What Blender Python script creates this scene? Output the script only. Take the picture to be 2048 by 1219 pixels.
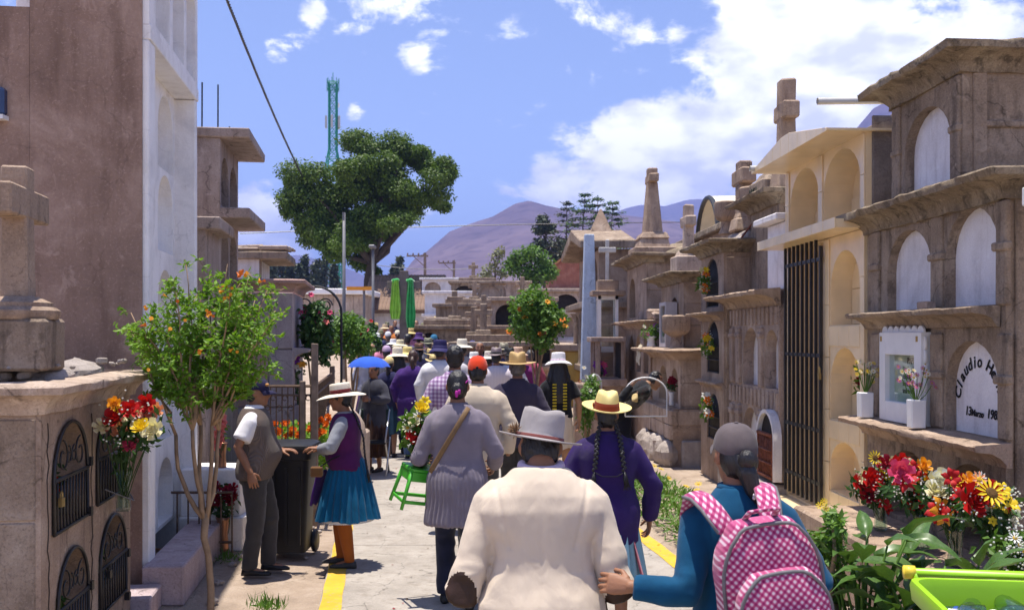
import bpy, bmesh, math, random
import numpy as np
from mathutils import Vector, Matrix, Quaternion
from mathutils.geometry import tessellate_polygon

R = math.radians
SC = bpy.context.scene
COL = SC.collection
for o in list(bpy.data.objects):
    bpy.data.objects.remove(o)

# ------------------------------------------------------------------ camera
H = 1.9            # camera height
FPX = 1991.0       # focal length in photo pixels (35 mm on a full frame)
HY = 672.0         # horizon row
cam = bpy.data.cameras.new('camera')
cam.lens = 35.0
cam.sensor_width = 36.0
cam.shift_y = (HY - 609.5) / 2048.0
cam.clip_end = 30000
cam.clip_start = 0.05
camo = bpy.data.objects.new('camera', cam)
camo.location = (0, 0, H)
camo.rotation_euler = (R(90), 0, 0)
COL.objects.link(camo)
SC.camera = camo
cam.dof.use_dof = True
cam.dof.focus_distance = 5.2
cam.dof.aperture_fstop = 7.0

# ------------------------------------------------------------------ sun direction
SUNV = Vector((-0.085, 0.035, 1.0)).normalized()     # points towards the sun
SUN_EL = math.asin(SUNV.z)
SUN_AZ = math.atan2(SUNV.x, SUNV.y)                # clockwise from +Y

# ------------------------------------------------------------------ world
world = bpy.data.worlds.new('World')
SC.world = world
world.use_nodes = True
nt = world.node_tree
nt.nodes.clear()
def wn(t, **k):
    n = nt.nodes.new(t)
    for a, b in k.items():
        setattr(n, a, b)
    return n
sky = wn('ShaderNodeTexSky', sky_type='NISHITA')
sky.sun_disc = False
sky.sun_elevation = SUN_EL
sky.sun_rotation = SUN_AZ
sky.altitude = 2800
sky.air_density = 1.0
sky.dust_density = 0.6
sky.ozone_density = 1.6
tc = wn('ShaderNodeTexCoord')
def pixdir(px, py):
    return Vector(((px - 1024) / FPX, 1.0, (HY - py) / FPX)).normalized()
# cloud noise in direction space, flattened so clouds lie in layers
mp = wn('ShaderNodeMapping')
mp.inputs['Scale'].default_value = (1.0, 1.0, 1.9)
mp.inputs['Location'].default_value = (3.1, 1.7, 0.4)
nt.links.new(tc.outputs['Generated'], mp.inputs['Vector'])
n1 = wn('ShaderNodeTexNoise'); n1.inputs['Scale'].default_value = 7.5
n1.inputs['Detail'].default_value = 9; n1.inputs['Roughness'].default_value = 0.64
n1.inputs['Distortion'].default_value = 0.25
nt.links.new(mp.outputs[0], n1.inputs['Vector'])
acc = n1.outputs['Fac']
def madd(a, b, op='ADD'):
    m = wn('ShaderNodeMath', operation=op)
    for i, v in enumerate((a, b)):
        if isinstance(v, (int, float)):
            m.inputs[i].default_value = v
        else:
            nt.links.new(v, m.inputs[i])
    return m.outputs[0]
# cumulus banks standing in the sky: (column, row, angular radius in photo pixels, weight)
CL = [(1180, 350, 120, .17), (1060, 380, 80, .13), (1330, 310, 130, .18), (1480, 300, 150, .17), (1640, 240, 160, .15),
      (1250, 60, 55, .13), (1330, 60, 45, .10), (1450, 50, 110, .16), (1620, 60, 150, .18), (1830, 60, 190, .19), (1700, 170, 130, .13),
      (1230, 235, 50, .10), (1500, 170, 60, .08), (870, 110, 48, .13), (820, 125, 40, .10), (740, 130, 36, .09),
      (552, 108, 30, .10), (622, 17, 32, .12), (714, 224, 26, .10), (540, 440, 80, .16), (610, 500, 70, .13), (480, 430, 60, .10), (800, 460, 40, .07),
      (2300, 150, 300, .17), (2700, 300, 250, .12), (-200, 250, 160, .12), (-700, 300, 260, .14), (1200, -700, 300, .12), (100, -900, 300, .10)]
for (px, py, rad, w) in CL:
    d = pixdir(px, py)
    vm = wn('ShaderNodeVectorMath', operation='DOT_PRODUCT')
    nrm = wn('ShaderNodeVectorMath', operation='NORMALIZE')
    nt.links.new(tc.outputs['Generated'], nrm.inputs[0])
    nt.links.new(nrm.outputs[0], vm.inputs[0])
    vm.inputs[1].default_value = d
    mr = wn('ShaderNodeMapRange', interpolation_type='SMOOTHSTEP')
    nt.links.new(vm.outputs['Value'], mr.inputs['Value'])
    mr.inputs['From Min'].default_value = math.cos(1.25 * rad / FPX)
    mr.inputs['From Max'].default_value = 1.0
    mr.inputs['To Min'].default_value = 0
    mr.inputs['To Max'].default_value = w * 1.02
    acc = madd(acc, mr.outputs[0])
cm = wn('ShaderNodeMapRange', interpolation_type='SMOOTHSTEP')
nt.links.new(acc, cm.inputs['Value'])
cm.inputs['From Min'].default_value = 0.565
cm.inputs['From Max'].default_value = 0.68
# billow shading inside the clouds
n2 = wn('ShaderNodeTexNoise'); n2.inputs['Scale'].default_value = 15
n2.inputs['Detail'].default_value = 6
nt.links.new(mp.outputs[0], n2.inputs['Vector'])
cr = wn('ShaderNodeValToRGB')
nt.links.new(n2.outputs['Fac'], cr.inputs['Fac'])
cr.color_ramp.elements[0].position = .40; cr.color_ramp.elements[0].color = (5.2, 5.3, 6.1, 1)
cr.color_ramp.elements[1].position = .60; cr.color_ramp.elements[1].color = (9.0, 8.9, 8.9, 1)
hs = wn('ShaderNodeMix', data_type='RGBA', blend_type='MULTIPLY')
hs.inputs[0].default_value = 1.0
nt.links.new(sky.outputs[0], hs.inputs[6])
hs.inputs[7].default_value = (1.16, 1.00, 0.97, 1)
mx = wn('ShaderNodeMix', data_type='RGBA')
nt.links.new(cm.outputs[0], mx.inputs[0])
nt.links.new(hs.outputs[2], mx.inputs[6])
nt.links.new(cr.outputs[0], mx.inputs[7])
bg = wn('ShaderNodeBackground')
nt.links.new(mx.outputs[2], bg.inputs['Color'])
bg.inputs['Strength'].default_value = 0.115
wo = wn('ShaderNodeOutputWorld')
nt.links.new(bg.outputs[0], wo.inputs['Surface'])

# ------------------------------------------------------------------ sun
sl = bpy.data.lights.new('sun', 'SUN')
sl.energy = 4.1
sl.angle = R(0.53)
sl.color = (1.0, 0.94, 0.84)
so = bpy.data.objects.new('sun', sl)
so.rotation_euler = (-SUNV).to_track_quat('-Z', 'Y').to_euler()
so.location = (0, 0, 30)
COL.objects.link(so)

# ------------------------------------------------------------------ exposure
SC.render.engine = 'CYCLES'
vs = SC.view_settings
vs.view_transform = 'Standard'
vs.look = 'None'
vs.exposure = 1.06
vs.gamma = 1.0
vs.use_curve_mapping = False
SC.cycles.max_bounces = 8
SC.cycles.diffuse_bounces = 4
SC.cycles.transparent_max_bounces = 12

# ------------------------------------------------------------------ pixel helpers (a pixel gives a direction; the distance comes from the ground or wall)
def W(px, py, Y):
    return Vector(((px - 1024) * Y / FPX, Y, H + (HY - py) * Y / FPX))
def G(px, py):
    Y = H * FPX / (py - HY)
    return Vector(((px - 1024) * Y / FPX, Y, 0))
def wx(px, Y): return (px - 1024) * Y / FPX
def wz(py, Y): return H + (HY - py) * Y / FPX

# ------------------------------------------------------------------ noise for shaping meshes
_rs = np.random.RandomState(5)
_perm = _rs.rand(64, 64, 64)
def vnoise(P, s=1.0, off=0.0):
    """smooth value noise in -1..1 for an (n,3) array"""
    Q = np.asarray(P, float) * s + off + 100.0
    i = np.floor(Q).astype(int); f = Q - i; f = f * f * (3 - 2 * f)
    r = np.zeros(len(Q))
    for dx in (0, 1):
        for dy in (0, 1):
            for dz in (0, 1):
                w = (f[:, 0] if dx else 1 - f[:, 0]) * (f[:, 1] if dy else 1 - f[:, 1]) * (f[:, 2] if dz else 1 - f[:, 2])
                r += w * _perm[(i[:, 0] + dx) % 64, (i[:, 1] + dy) % 64, (i[:, 2] + dz) % 64]
    return r * 2 - 1

# ------------------------------------------------------------------ materials
MATS = {}
def srgb(r, g, b):
    f = lambda c: (c / 255 / 12.92) if c / 255 <= .04045 else ((c / 255 + .055) / 1.055) ** 2.4
    return (f(r), f(g), f(b))
def newmat(name):
    m = bpy.data.materials.new(name); m.use_nodes = True
    t = m.node_tree
    return m, t, t.nodes['Principled BSDF']
def node(t, ty, **k):
    n = t.nodes.new(ty)
    for a, b in k.items():
        setattr(n, a, b)
    return n
def c4(c, k=1.0): return (min(c[0] * k, 1), min(c[1] * k, 1), min(c[2] * k, 1), 1)
def noise(t, scale, detail=5, rough=.55, vec=None, stretch=None, dist=0):
    tcn = node(t, 'ShaderNodeTexCoord')
    v = tcn.outputs['Object']
    if stretch:
        mpn = node(t, 'ShaderNodeMapping'); mpn.inputs['Scale'].default_value = stretch
        t.links.new(v, mpn.inputs['Vector']); v = mpn.outputs[0]
    n = node(t, 'ShaderNodeTexNoise'); n.inputs['Scale'].default_value = scale
    n.inputs['Detail'].default_value = detail; n.inputs['Roughness'].default_value = rough
    n.inputs['Distortion'].default_value = dist
    t.links.new(v, n.inputs['Vector'])
    return n.outputs['Fac']
def ramp(t, fac, stops):
    r = node(t, 'ShaderNodeValToRGB')
    t.links.new(fac, r.inputs['Fac'])
    e = r.color_ramp.elements
    while len(e) < len(stops): e.new(.5)
    for q, (p, c) in zip(e, stops):
        q.position = p; q.color = c if len(c) == 4 else (*c, 1)
    return r.outputs['Color']
def mixc(t, fac, a, b, mode='MIX'):
    m = node(t, 'ShaderNodeMix', data_type='RGBA', blend_type=mode)
    for i, v in ((0, fac), (6, a), (7, b)):
        if isinstance(v, (int, float)): m.inputs[i].default_value = v
        elif isinstance(v, tuple): m.inputs[i].default_value = v if len(v) == 4 else (*v, 1)
        else: t.links.new(v, m.inputs[i])
    return m.outputs[2]
def bumpn(t, bs, fac, strength, dist=.01):
    b = node(t, 'ShaderNodeBump'); b.inputs['Strength'].default_value = strength; b.inputs['Distance'].default_value = dist
    t.links.new(fac, b.inputs['Height']); t.links.new(b.outputs[0], bs.inputs['Normal'])
    return b
def mat(name, col, rough=.75, var=.18, scale=7, bump=.25, bscale=45, metal=0, sheen=0, bdist=.006, spec=.3, trans=0, col2=None, sub=0):
    if name in MATS: return MATS[name]
    m, t, b = newmat(name)
    f = noise(t, scale, 6)
    c2 = col2 or tuple(min(c * (1 + var), 1) for c in col)
    c1 = tuple(c * (1 - var) for c in col)
    t.links.new(ramp(t, f, [(.3, c1), (.7, c2)]), b.inputs['Base Color'])
    b.inputs['Roughness'].default_value = rough
    b.inputs['Metallic'].default_value = metal
    b.inputs['Specular IOR Level'].default_value = spec
    if sheen:
        b.inputs['Sheen Weight'].default_value = sheen; b.inputs['Sheen Roughness'].default_value = .4
    if trans: b.inputs['Transmission Weight'].default_value = trans
    if bump: bumpn(t, b, noise(t, bscale, 4), bump, bdist)
    MATS[name] = m
    return m
def stone(name, base, light=None, dark=None, streak=.5, scale=1.0, bump=.6, moss=0.0, patch=0.35, crack=.8, pore=.6):
    """weathered render or ashlar: blotches, rain streaks, pale worn patches, pores"""
    if name in MATS: return MATS[name]
    m, t, b = newmat(name)
    light = light or tuple(min(c * 1.45 + .02, 1) for c in base)
    dark = dark or tuple(c * .42 for c in base)
    f1 = noise(t, 2.2 * scale, 8, .62, dist=.4)
    c = ramp(t, f1, [(.30, tuple(x * .78 for x in base)), (.50, base), (.72, light)])
    f2 = noise(t, 3.0 * scale, 6, .6, stretch=(3.2, 3.2, .55))
    s = ramp(t, f2, [(.50, (0, 0, 0)), (.70, (streak,) * 3)])
    c = mixc(t, s, c, dark)
    f3 = noise(t, 5.5 * scale, 9, .7, dist=.8)
    p = ramp(t, f3, [(.60, (0, 0, 0)), (.66, (patch,) * 3)])
    c = mixc(t, p, c, tuple(min(x * 1.25 + .03, 1) for x in light))
    if moss:
        f5 = noise(t, 9 * scale, 7, .7)
        c = mixc(t, ramp(t, f5, [(.55, (0, 0, 0)), (.64, (moss,) * 3)]), c, (.030, .026, .020))
    f4 = noise(t, 70 * scale, 4, .75)
    c = mixc(t, ramp(t, f4, [(.32, (pore,) * 3), (.47, (0, 0, 0))]), c, tuple(x * .45 for x in base))
    c = mixc(t, ramp(t, f4, [(.56, (0, 0, 0)), (.70, (.35,) * 3)]), c, tuple(min(x * 1.3 + .02, 1) for x in light))
    if crack:
        tcn = node(t, 'ShaderNodeTexCoord'); dn = node(t, 'ShaderNodeTexNoise'); dn.inputs['Scale'].default_value = 3.0; dn.inputs['Detail'].default_value = 5
        t.links.new(tcn.outputs['Object'], dn.inputs['Vector'])
        va = node(t, 'ShaderNodeVectorMath', operation='MULTIPLY_ADD'); t.links.new(dn.outputs['Color'], va.inputs[0]); va.inputs[1].default_value = (.45, .45, .45); t.links.new(tcn.outputs['Object'], va.inputs[2])
        vo = node(t, 'ShaderNodeTexVoronoi', feature='DISTANCE_TO_EDGE'); vo.inputs['Scale'].default_value = 1.35; t.links.new(va.outputs[0], vo.inputs['Vector'])
        ln_ = ramp(t, vo.outputs['Distance'], [(.0, (1, 1, 1)), (.010, (0, 0, 0))])
        c = mixc(t, mixc(t, 1.0, ln_, ramp(t, f2, [(.42, (0, 0, 0)), (.55, (crack,) * 3)]), 'MULTIPLY'), c, tuple(x * .25 for x in base))
    t.links.new(c, b.inputs['Base Color'])
    b.inputs['Roughness'].default_value = .92
    b.inputs['Specular IOR Level'].default_value = .15
    f6 = noise(t, 30 * scale, 8, .75)
    b1 = node(t, 'ShaderNodeBump'); b1.inputs['Strength'].default_value = bump; b1.inputs['Distance'].default_value = .012
    t.links.new(f6, b1.inputs['Height'])
    b2 = node(t, 'ShaderNodeBump'); b2.inputs['Strength'].default_value = bump * .7; b2.inputs['Distance'].default_value = .03
    t.links.new(f3, b2.inputs['Height']); t.links.new(b1.outputs[0], b2.inputs['Normal'])
    t.links.new(b2.outputs[0], b.inputs['Normal'])
    MATS[name] = m
    return m
def cloth(name, col, var=.14, sheen=.06, weave=420, rib=None, rough=.9, bump=.35):
    if name in MATS: return MATS[name]
    m, t, b = newmat(name)
    f = noise(t, 9, 5)
    t.links.new(ramp(t, f, [(.3, tuple(c * (1 - var) for c in col)), (.7, tuple(min(c * (1 + var), 1) for c in col))]), b.inputs['Base Color'])
    b.inputs['Roughness'].default_value = rough
    b.inputs['Specular IOR Level'].default_value = .12
    b.inputs['Sheen Weight'].default_value = sheen; b.inputs['Sheen Roughness'].default_value = .5
    if rib:
        tcn = node(t, 'ShaderNodeTexCoord')
        mpn = node(t, 'ShaderNodeMapping'); mpn.inputs['Scale'].default_value = rib
        t.links.new(tcn.outputs['Object'], mpn.inputs['Vector'])
        wv = node(t, 'ShaderNodeTexWave'); wv.inputs['Scale'].default_value = 1.0
        wv.inputs['Distortion'].default_value = 1.2; wv.inputs['Detail'].default_value = 2
        t.links.new(mpn.outputs[0], wv.inputs['Vector'])
        bumpn(t, b, wv.outputs['Fac'], .8, .008)
    else:
        b1 = node(t, 'ShaderNodeBump'); b1.inputs['Strength'].default_value = bump; b1.inputs['Distance'].default_value = .002
        t.links.new(noise(t, weave, 2), b1.inputs['Height'])
        b2 = node(t, 'ShaderNodeBump'); b2.inputs['Strength'].default_value = .30; b2.inputs['Distance'].default_value = .02
        t.links.new(noise(t, 8, 2.5, .5, stretch=(1.4, 1.4, .9), dist=.8), b2.inputs['Height']); t.links.new(b1.outputs[0], b2.inputs['Normal'])
        t.links.new(b2.outputs[0], b.inputs['Normal'])
    MATS[name] = m
    return m
def leafmat(name, a, bcol, trans=.35, rough=.5):
    if name in MATS: return MATS[name]
    m, t, b = newmat(name)
    oi = noise(t, 3.5, 5, .65)
    f = noise(t, 30, 2)
    c = ramp(t, oi, [(.32, a), (.68, bcol)])
    c = mixc(t, ramp(t, f, [(.35, (.0,) * 3), (.7, (.5,) * 3)]), c, tuple(min(x * 1.3, 1) for x in bcol))
    t.links.new(c, b.inputs['Base Color'])
    b.inputs['Roughness'].default_value = rough
    b.inputs['Specular IOR Level'].default_value = .35
    tr = node(t, 'ShaderNodeBsdfTranslucent')
    t.links.new(mixc(t, 1.0, c, (1.0, 1.0, .45, 1), 'MULTIPLY'), tr.inputs['Color'])
    ms = node(t, 'ShaderNodeMixShader'); ms.inputs[0].default_value = trans
    t.links.new(b.outputs[0], ms.inputs[1]); t.links.new(tr.outputs[0], ms.inputs[2])
    out = [n for n in t.nodes if n.type == 'OUTPUT_MATERIAL'][0]
    t.links.new(ms.outputs[0], out.inputs['Surface'])
    MATS[name] = m
    return m
def glass(name, tint=(.9, .95, .95), alpha=.22, rough=.03):
    """a thin pane: mostly see-through with a sky reflection"""
    if name in MATS: return MATS[name]
    m, t, b = newmat(name)
    tp = node(t, 'ShaderNodeBsdfTransparent'); tp.inputs['Color'].default_value = (*tint, 1)
    gl = node(t, 'ShaderNodeBsdfGlossy'); gl.inputs['Roughness'].default_value = rough
    fr = node(t, 'ShaderNodeLayerWeight'); fr.inputs['Blend'].default_value = .5
    pw = node(t, 'ShaderNodeMath', operation='POWER'); pw.inputs[1].default_value = 5; t.links.new(fr.outputs['Facing'], pw.inputs[0])
    ad = node(t, 'ShaderNodeMath', operation='MULTIPLY_ADD'); ad.inputs[1].default_value = .9; ad.inputs[2].default_value = .04 + alpha * .1
    t.links.new(pw.outputs[0], ad.inputs[0])
    ms = node(t, 'ShaderNodeMixShader')
    t.links.new(ad.outputs[0], ms.inputs[0]); t.links.new(tp.outputs[0], ms.inputs[1]); t.links.new(gl.outputs[0], ms.inputs[2])
    out = [n for n in t.nodes if n.type == 'OUTPUT_MATERIAL'][0]
    t.links.new(ms.outputs[0], out.inputs['Surface'])
    MATS[name] = m
    return m

# ------------------------------------------------------------------ mesh builder
def V3(*a): return Vector(a)
def wloc(o):
    p = Vector((0, 0, 0))
    while o is not None:
        p += o.location; o = o.parent
    return p
class B:
    def __init__(s):
        s.v = []; s.f = []; s.m = []; s.mi = 0
    def add(s, vs, fs):
        o = len(s.v); s.v += [tuple(p) for p in vs]
        for f in fs:
            s.f.append(tuple(i + o for i in f)); s.m.append(s.mi)
        return s
    def box(s, c, d, rot=None, F=None, taper=1.0):
        """centre, full sizes; rot = 3x3; taper scales the top"""
        hx, hy, hz = d[0] / 2, d[1] / 2, d[2] / 2
        P = []
        for z in (-1, 1):
            k = taper if z > 0 else 1
            for (x, y) in ((-1, -1), (1, -1), (1, 1), (-1, 1)):
                p = V3(x * hx * k, y * hy * k, z * hz)
                if rot is not None: p = rot @ p
                p = p + Vector(c)
                P.append(F(*p) if F else p)
        return s.add(P, [(3, 2, 1, 0), (4, 5, 6, 7), (0, 1, 5, 4), (1, 2, 6, 5), (2, 3, 7, 6), (3, 0, 4, 7)])
    def bx(s, u0, u1, v0, v1, z0, z1, F=None):
        return s.box(((u0 + u1) / 2, (v0 + v1) / 2, (z0 + z1) / 2), (u1 - u0, v1 - v0, z1 - z0), F=F)
    def loft(s, rings, cap=True, closed=True):
        """rings: list of equal-length point lists"""
        n = len(rings[0]); P = [p for r in rings for p in r]; Fc = []
        for i in range(len(rings) - 1):
            for j in range(n if closed else n - 1):
                k = (j + 1) % n
                Fc.append((i * n + j, i * n + k, (i + 1) * n + k, (i + 1) * n + j))
        if cap and closed:
            Fc.append(tuple(range(n - 1, -1, -1))); Fc.append(tuple((len(rings) - 1) * n + j for j in range(n)))
        return s.add(P, Fc)
    def tube(s, pts, r, n=8, cap=True, flat=1.0, up=None):
        pts = [Vector(p) for p in pts]
        if not isinstance(r, (list, tuple)): r = [r] * len(pts)
        rings = []
        a = None
        for i, p in enumerate(pts):
            t = (pts[min(i + 1, len(pts) - 1)] - pts[max(i - 1, 0)])
            t = t.normalized() if t.length > 1e-9 else V3(0, 0, 1)
            if a is None:
                g = Vector(up) if up is not None else (V3(0, 0, 1) if abs(t.z) < .9 else V3(1, 0, 0))
                a = t.cross(g).normalized()
            else:
                a = (a - t * a.dot(t))
                a = a.normalized() if a.length > 1e-6 else t.orthogonal().normalized()
            b = t.cross(a)
            rings.append([p + a * (r[i] * math.cos(q)) + b * (r[i] * flat * math.sin(q)) for q in [2 * math.pi * k / n for k in range(n)]])
        return s.loft(rings, cap)
    def lathe(s, prof, c=(0, 0, 0), n=16, F=None, wob=None):
        rings = []
        for (r, z) in prof:
            rg = []
            for k in range(n):
                q = 2 * math.pi * k / n
                rr, zz = r, z
                if wob: rr, zz = wob(r, z, q)
                p = V3(c[0] + rr * math.cos(q), c[1] + rr * math.sin(q), c[2] + zz)
                rg.append(F(*p) if F else p)
            rings.append(rg)
        return s.loft(rings, True)
    def ell(s, c, r, n=12, m=8, rot=None):
        c = Vector(c); rings = []
        for i in range(1, m):
            th = math.pi * i / m
            rg = []
            for k in range(n):
                q = 2 * math.pi * k / n
                p = V3(r[0] * math.sin(th) * math.cos(q), r[1] * math.sin(th) * math.sin(q), -r[2] * math.cos(th))
                if rot is not None: p = rot @ p
                rg.append(c + p)
            rings.append(rg)
        return s.loft(rings, True)
    def prism(s, poly, d, F=None):
        """extrude polygon of 3D points by vector d"""
        d = Vector(d); a = [Vector(p) for p in poly]; n = len(a)
        P = a + [p + d for p in a]
        if F: P = [F(*p) for p in P]
        return s.add(P, [tuple(range(n - 1, -1, -1)), tuple(range(n, 2 * n))] + [(i, (i + 1) % n, n + (i + 1) % n, n + i) for i in range(n)])
    def sweep(s, path, prof, F, step=.12, jit=.0, seed=0):
        """path: open 2-D polyline (u,v); prof: list of (out,z), outward is to the right of travel; mitred"""
        pts = [Vector((p[0], p[1])) for p in path]
        q = [pts[0]]; nm = []
        segs = []
        for i in range(len(pts) - 1):
            L = (pts[i + 1] - pts[i]).length; k = max(1, int(L / step))
            for j in range(k):
                segs.append((pts[i].lerp(pts[i + 1], j / k), i, j == 0))
        segs.append((pts[-1], len(pts) - 2, True))
        rings = []
        def nrm(i):
            d = (pts[i + 1] - pts[i]).normalized()
            return Vector((d.y, -d.x))
        rnd = random.Random(seed)
        for (p, i, first) in segs:
            n = nrm(i)
            if first and i > 0 and p is not segs[-1][0]:
                n0 = nrm(i - 1); m = (n + n0); n = m / max(m.dot(n), .2)
            w = rnd.uniform(-jit, jit)
            ring = []
            for kk, (o, z) in enumerate(prof):
                j1 = w + rnd.uniform(-jit, jit) * .6 if jit else 0
                ring.append(F(p.x + n.x * (o + j1), p.y + n.y * (o + j1), z + (rnd.uniform(-jit, jit) * .5 if jit else 0)))
            rings.append(ring)
        return s.loft(rings, True)
    def mesh(s, name, origin=None):
        me = bpy.data.meshes.new(name)
        vv = s.v
        if origin is not None:
            o = Vector(origin); vv = [(a - o.x, b - o.y, c - o.z) for (a, b, c) in vv]
        me.from_pydata(vv, [], s.f)
        return me
    def obj(s, name, m, parent=None, smooth=False, loc=None, bevel=0, rec=True, auto=None, local=False):
        """mesh verts are in world space unless loc is given; they are stored relative to the parent (or loc)"""
        o0 = None
        if parent is not None and loc is None and not local: o0 = wloc(parent)
        if parent is None and loc is not None: o0 = loc
        me = s.mesh(name, o0)
        ms = m if isinstance(m, (list, tuple)) else [m]
        for x in ms: me.materials.append(x)
        if len(ms) > 1: me.polygons.foreach_set('material_index', s.m)
        if rec:
            bm = bmesh.new(); bm.from_mesh(me); bmesh.ops.recalc_face_normals(bm, faces=bm.faces)
            if bevel:
                bmesh.ops.remove_doubles(bm, verts=bm.verts, dist=1e-5)
                es = [e for e in bm.edges if len(e.link_faces) == 2 and e.calc_face_angle(0) > .6]
                bmesh.ops.bevel(bm, geom=es, offset=bevel, segments=1, affect='EDGES', clamp_overlap=True)
            bm.to_mesh(me); bm.free()
        if smooth or auto:
            me.polygons.foreach_set('use_smooth', [True] * len(me.polygons))
            if auto: me.set_sharp_from_angle(angle=R(auto))
        ob = bpy.data.objects.new(name, me)
        COL.objects.link(ob)
        if parent is not None: ob.parent = parent
        if loc is not None and parent is None: ob.location = loc
        return ob
def empty(name, loc, rz=0):
    o = bpy.data.objects.new(name, None); COL.objects.link(o)
    o.location = Vector(loc); o.rotation_euler = (0, 0, rz); o.empty_display_size = .2
    return o
def tag(o, label=None, cat=None, group=None, kind=None):
    if label: o['label'] = label
    if cat: o['category'] = cat
    if group: o['group'] = group
    if kind: o['kind'] = kind
    return o
def thing(name, loc, label, cat, group=None, rz=0):
    return tag(empty(name, loc, rz), label, cat, group)
def inst(src_me, name, loc, parent=None, rot=None, scale=None, m=None):
    """a cheap object sharing mesh data; loc is relative to the parent when there is one"""
    o = bpy.data.objects.new(name, src_me); COL.objects.link(o)
    o.location = loc
    if parent is not None: o.parent = parent
    if rot is not None:
        o.rotation_mode = 'QUATERNION'
        o.rotation_quaternion = rot if isinstance(rot, Quaternion) else rot.to_quaternion()
    if scale is not None: o.scale = scale if isinstance(scale, (tuple, Vector)) else (scale,) * 3
    if m is not None:
        if len(src_me.materials) == 0: src_me.materials.append(None)
        o.material_slots[0].link = 'OBJECT'; o.material_slots[0].material = m
    return o
def roughen(o, amp, s=6, off=0):
    """push the vertices of a mesh about so that edges are not clean"""
    me = o.data; n = len(me.vertices); a = np.zeros(n * 3); me.vertices.foreach_get('co', a); a = a.reshape(-1, 3)
    a[:, 0] += amp * vnoise(a, s, off); a[:, 1] += amp * vnoise(a, s, off + 17.3); a[:, 2] += amp * vnoise(a, s, off + 31.7)
    me.vertices.foreach_set('co', a.ravel()); me.update()
    return o
def textmesh(name, body, size, m, parent, M, extrude=.0015, align='LEFT', shear=0, bold=0, spacing=1.0):
    """flat lettering: M maps text x,y to the world"""
    cu = bpy.data.curves.new(name, 'FONT'); cu.body = body; cu.size = size; cu.extrude = extrude
    cu.align_x = align; cu.shear = shear; cu.offset = bold; cu.space_character = spacing; cu.resolution_u = 3
    ob = bpy.data.objects.new(name + '_tmp', cu); COL.objects.link(ob)
    dg = bpy.context.evaluated_depsgraph_get()
    me = bpy.data.meshes.new_from_object(ob.evaluated_get(dg))
    bpy.data.objects.remove(ob); bpy.data.curves.remove(cu)
    me.name = name
    me.transform(M)
    me.materials.clear(); me.materials.append(m)
    if parent is not None: me.transform(Matrix.Translation(-wloc(parent)))
    o = bpy.data.objects.new(name, me); COL.objects.link(o)
    if parent is not None: o.parent = parent
    return o
# ================================================================== setting: ground, path, hills
dirt = stone('dirt_ground', (.37, .285, .22), light=(.47, .375, .30), dark=(.19, .135, .10), streak=.0, scale=1.6, bump=.9, patch=.2)
conc = stone('path_concrete', (.335, .30, .265), light=(.41, .37, .33), dark=(.20, .165, .135), streak=.55, scale=.9, bump=.3, patch=.22, pore=.35)
yel, _t, _b = newmat('yellow_road_paint')
_c = ramp(_t, noise(_t, 5, 6, .6), [(.3, (.50, .30, .015)), (.7, (.64, .41, .03))])
_c = mixc(_t, ramp(_t, noise(_t, 22, 9, .75, dist=.5), [(.57, (0, 0, 0)), (.62, (.85,) * 3)]), _c, (.34, .29, .24))
_t.links.new(_c, _b.inputs['Base Color']); _b.inputs['Roughness'].default_value = .75
# ground sheet, finer near the camera
b = B()
xs = [-7000, -1500, -300, -80, -30, -12] + [-10 + .5 * i for i in range(41)] + [12, 30, 80, 300, 1500, 7000]
ys = [-900, -100, -20, -4] + [-2 + .5 * i for i in range(61)] + [34, 40, 45, 80, 160, 400, 1200, 3000, 7800]
P = []
for y in ys:
    for x in xs: P.append((x, y, 0))
n = len(xs)
b.add(P, [(j * n + i, j * n + i + 1, (j + 1) * n + i + 1, (j + 1) * n + i) for j in range(len(ys) - 1) for i in range(n - 1)])
go = b.obj('ground', dirt, rec=False); tag(go, kind='structure')
a = np.zeros(len(go.data.vertices) * 3); go.data.vertices.foreach_get('co', a); a = a.reshape(-1, 3)
PATHK = -.131
def path_left(Y): return -.44 + PATHK * Y
def gz(Y): return .055 * min(max(Y - 19.0, 0), 21.0)      # the far end of the cemetery lies a little higher
PW = 2.98
near = (np.abs(a[:, 0]) < 9) & (a[:, 1] < 26)
d_in = np.minimum(a[:, 0] - (-.44 + PATHK * a[:, 1]) + .35, (-.44 + PATHK * a[:, 1] + PW + .35) - a[:, 0])
amp = np.where(near & (d_in < 0), .03, 0)
a[:, 2] += amp * vnoise(a, 1.9) - np.where(near & (d_in > 0), .03, 0)
a[:, 2] += .055 * np.clip(a[:, 1] - 19.0, 0, 21.0)
go.data.vertices.foreach_set('co', a.ravel())

# path of cast concrete slabs with painted yellow edges
pth = empty('path', (0, 0, 0)); tag(pth, kind='structure')
y = .2; k = 0
while y < 46:
    L = 2.2
    b = B()
    g = .012
    q = lambda yy, t: V3(path_left(yy) + PW * t, yy, gz(yy))
    A = [q(y + g, 0), q(y + g, 1), q(y + L - g, 1), q(y + L - g, 0)]
    b.prism([p + V3(0, 0, -.06) for p in A], (0, 0, .075))
    s = b.obj('slab', conc, pth, bevel=.006)
    k += 1; y += L
for (t0, t1) in ((0.003, .053), (.947, .997)):
    b = B(); y = .2
    rings = []
    while y < 46:
        rings.append([V3(path_left(y) + PW * (t0 if i == 0 else t1) + .004 * math.sin(y * 9 + i * 2), y, .019 + gz(y)) for i in (0, 1)])
        y += .15
    b.loft(rings, cap=False, closed=False)
    o = b.obj('yellow_stripe', yel, pth, rec=False)

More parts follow.
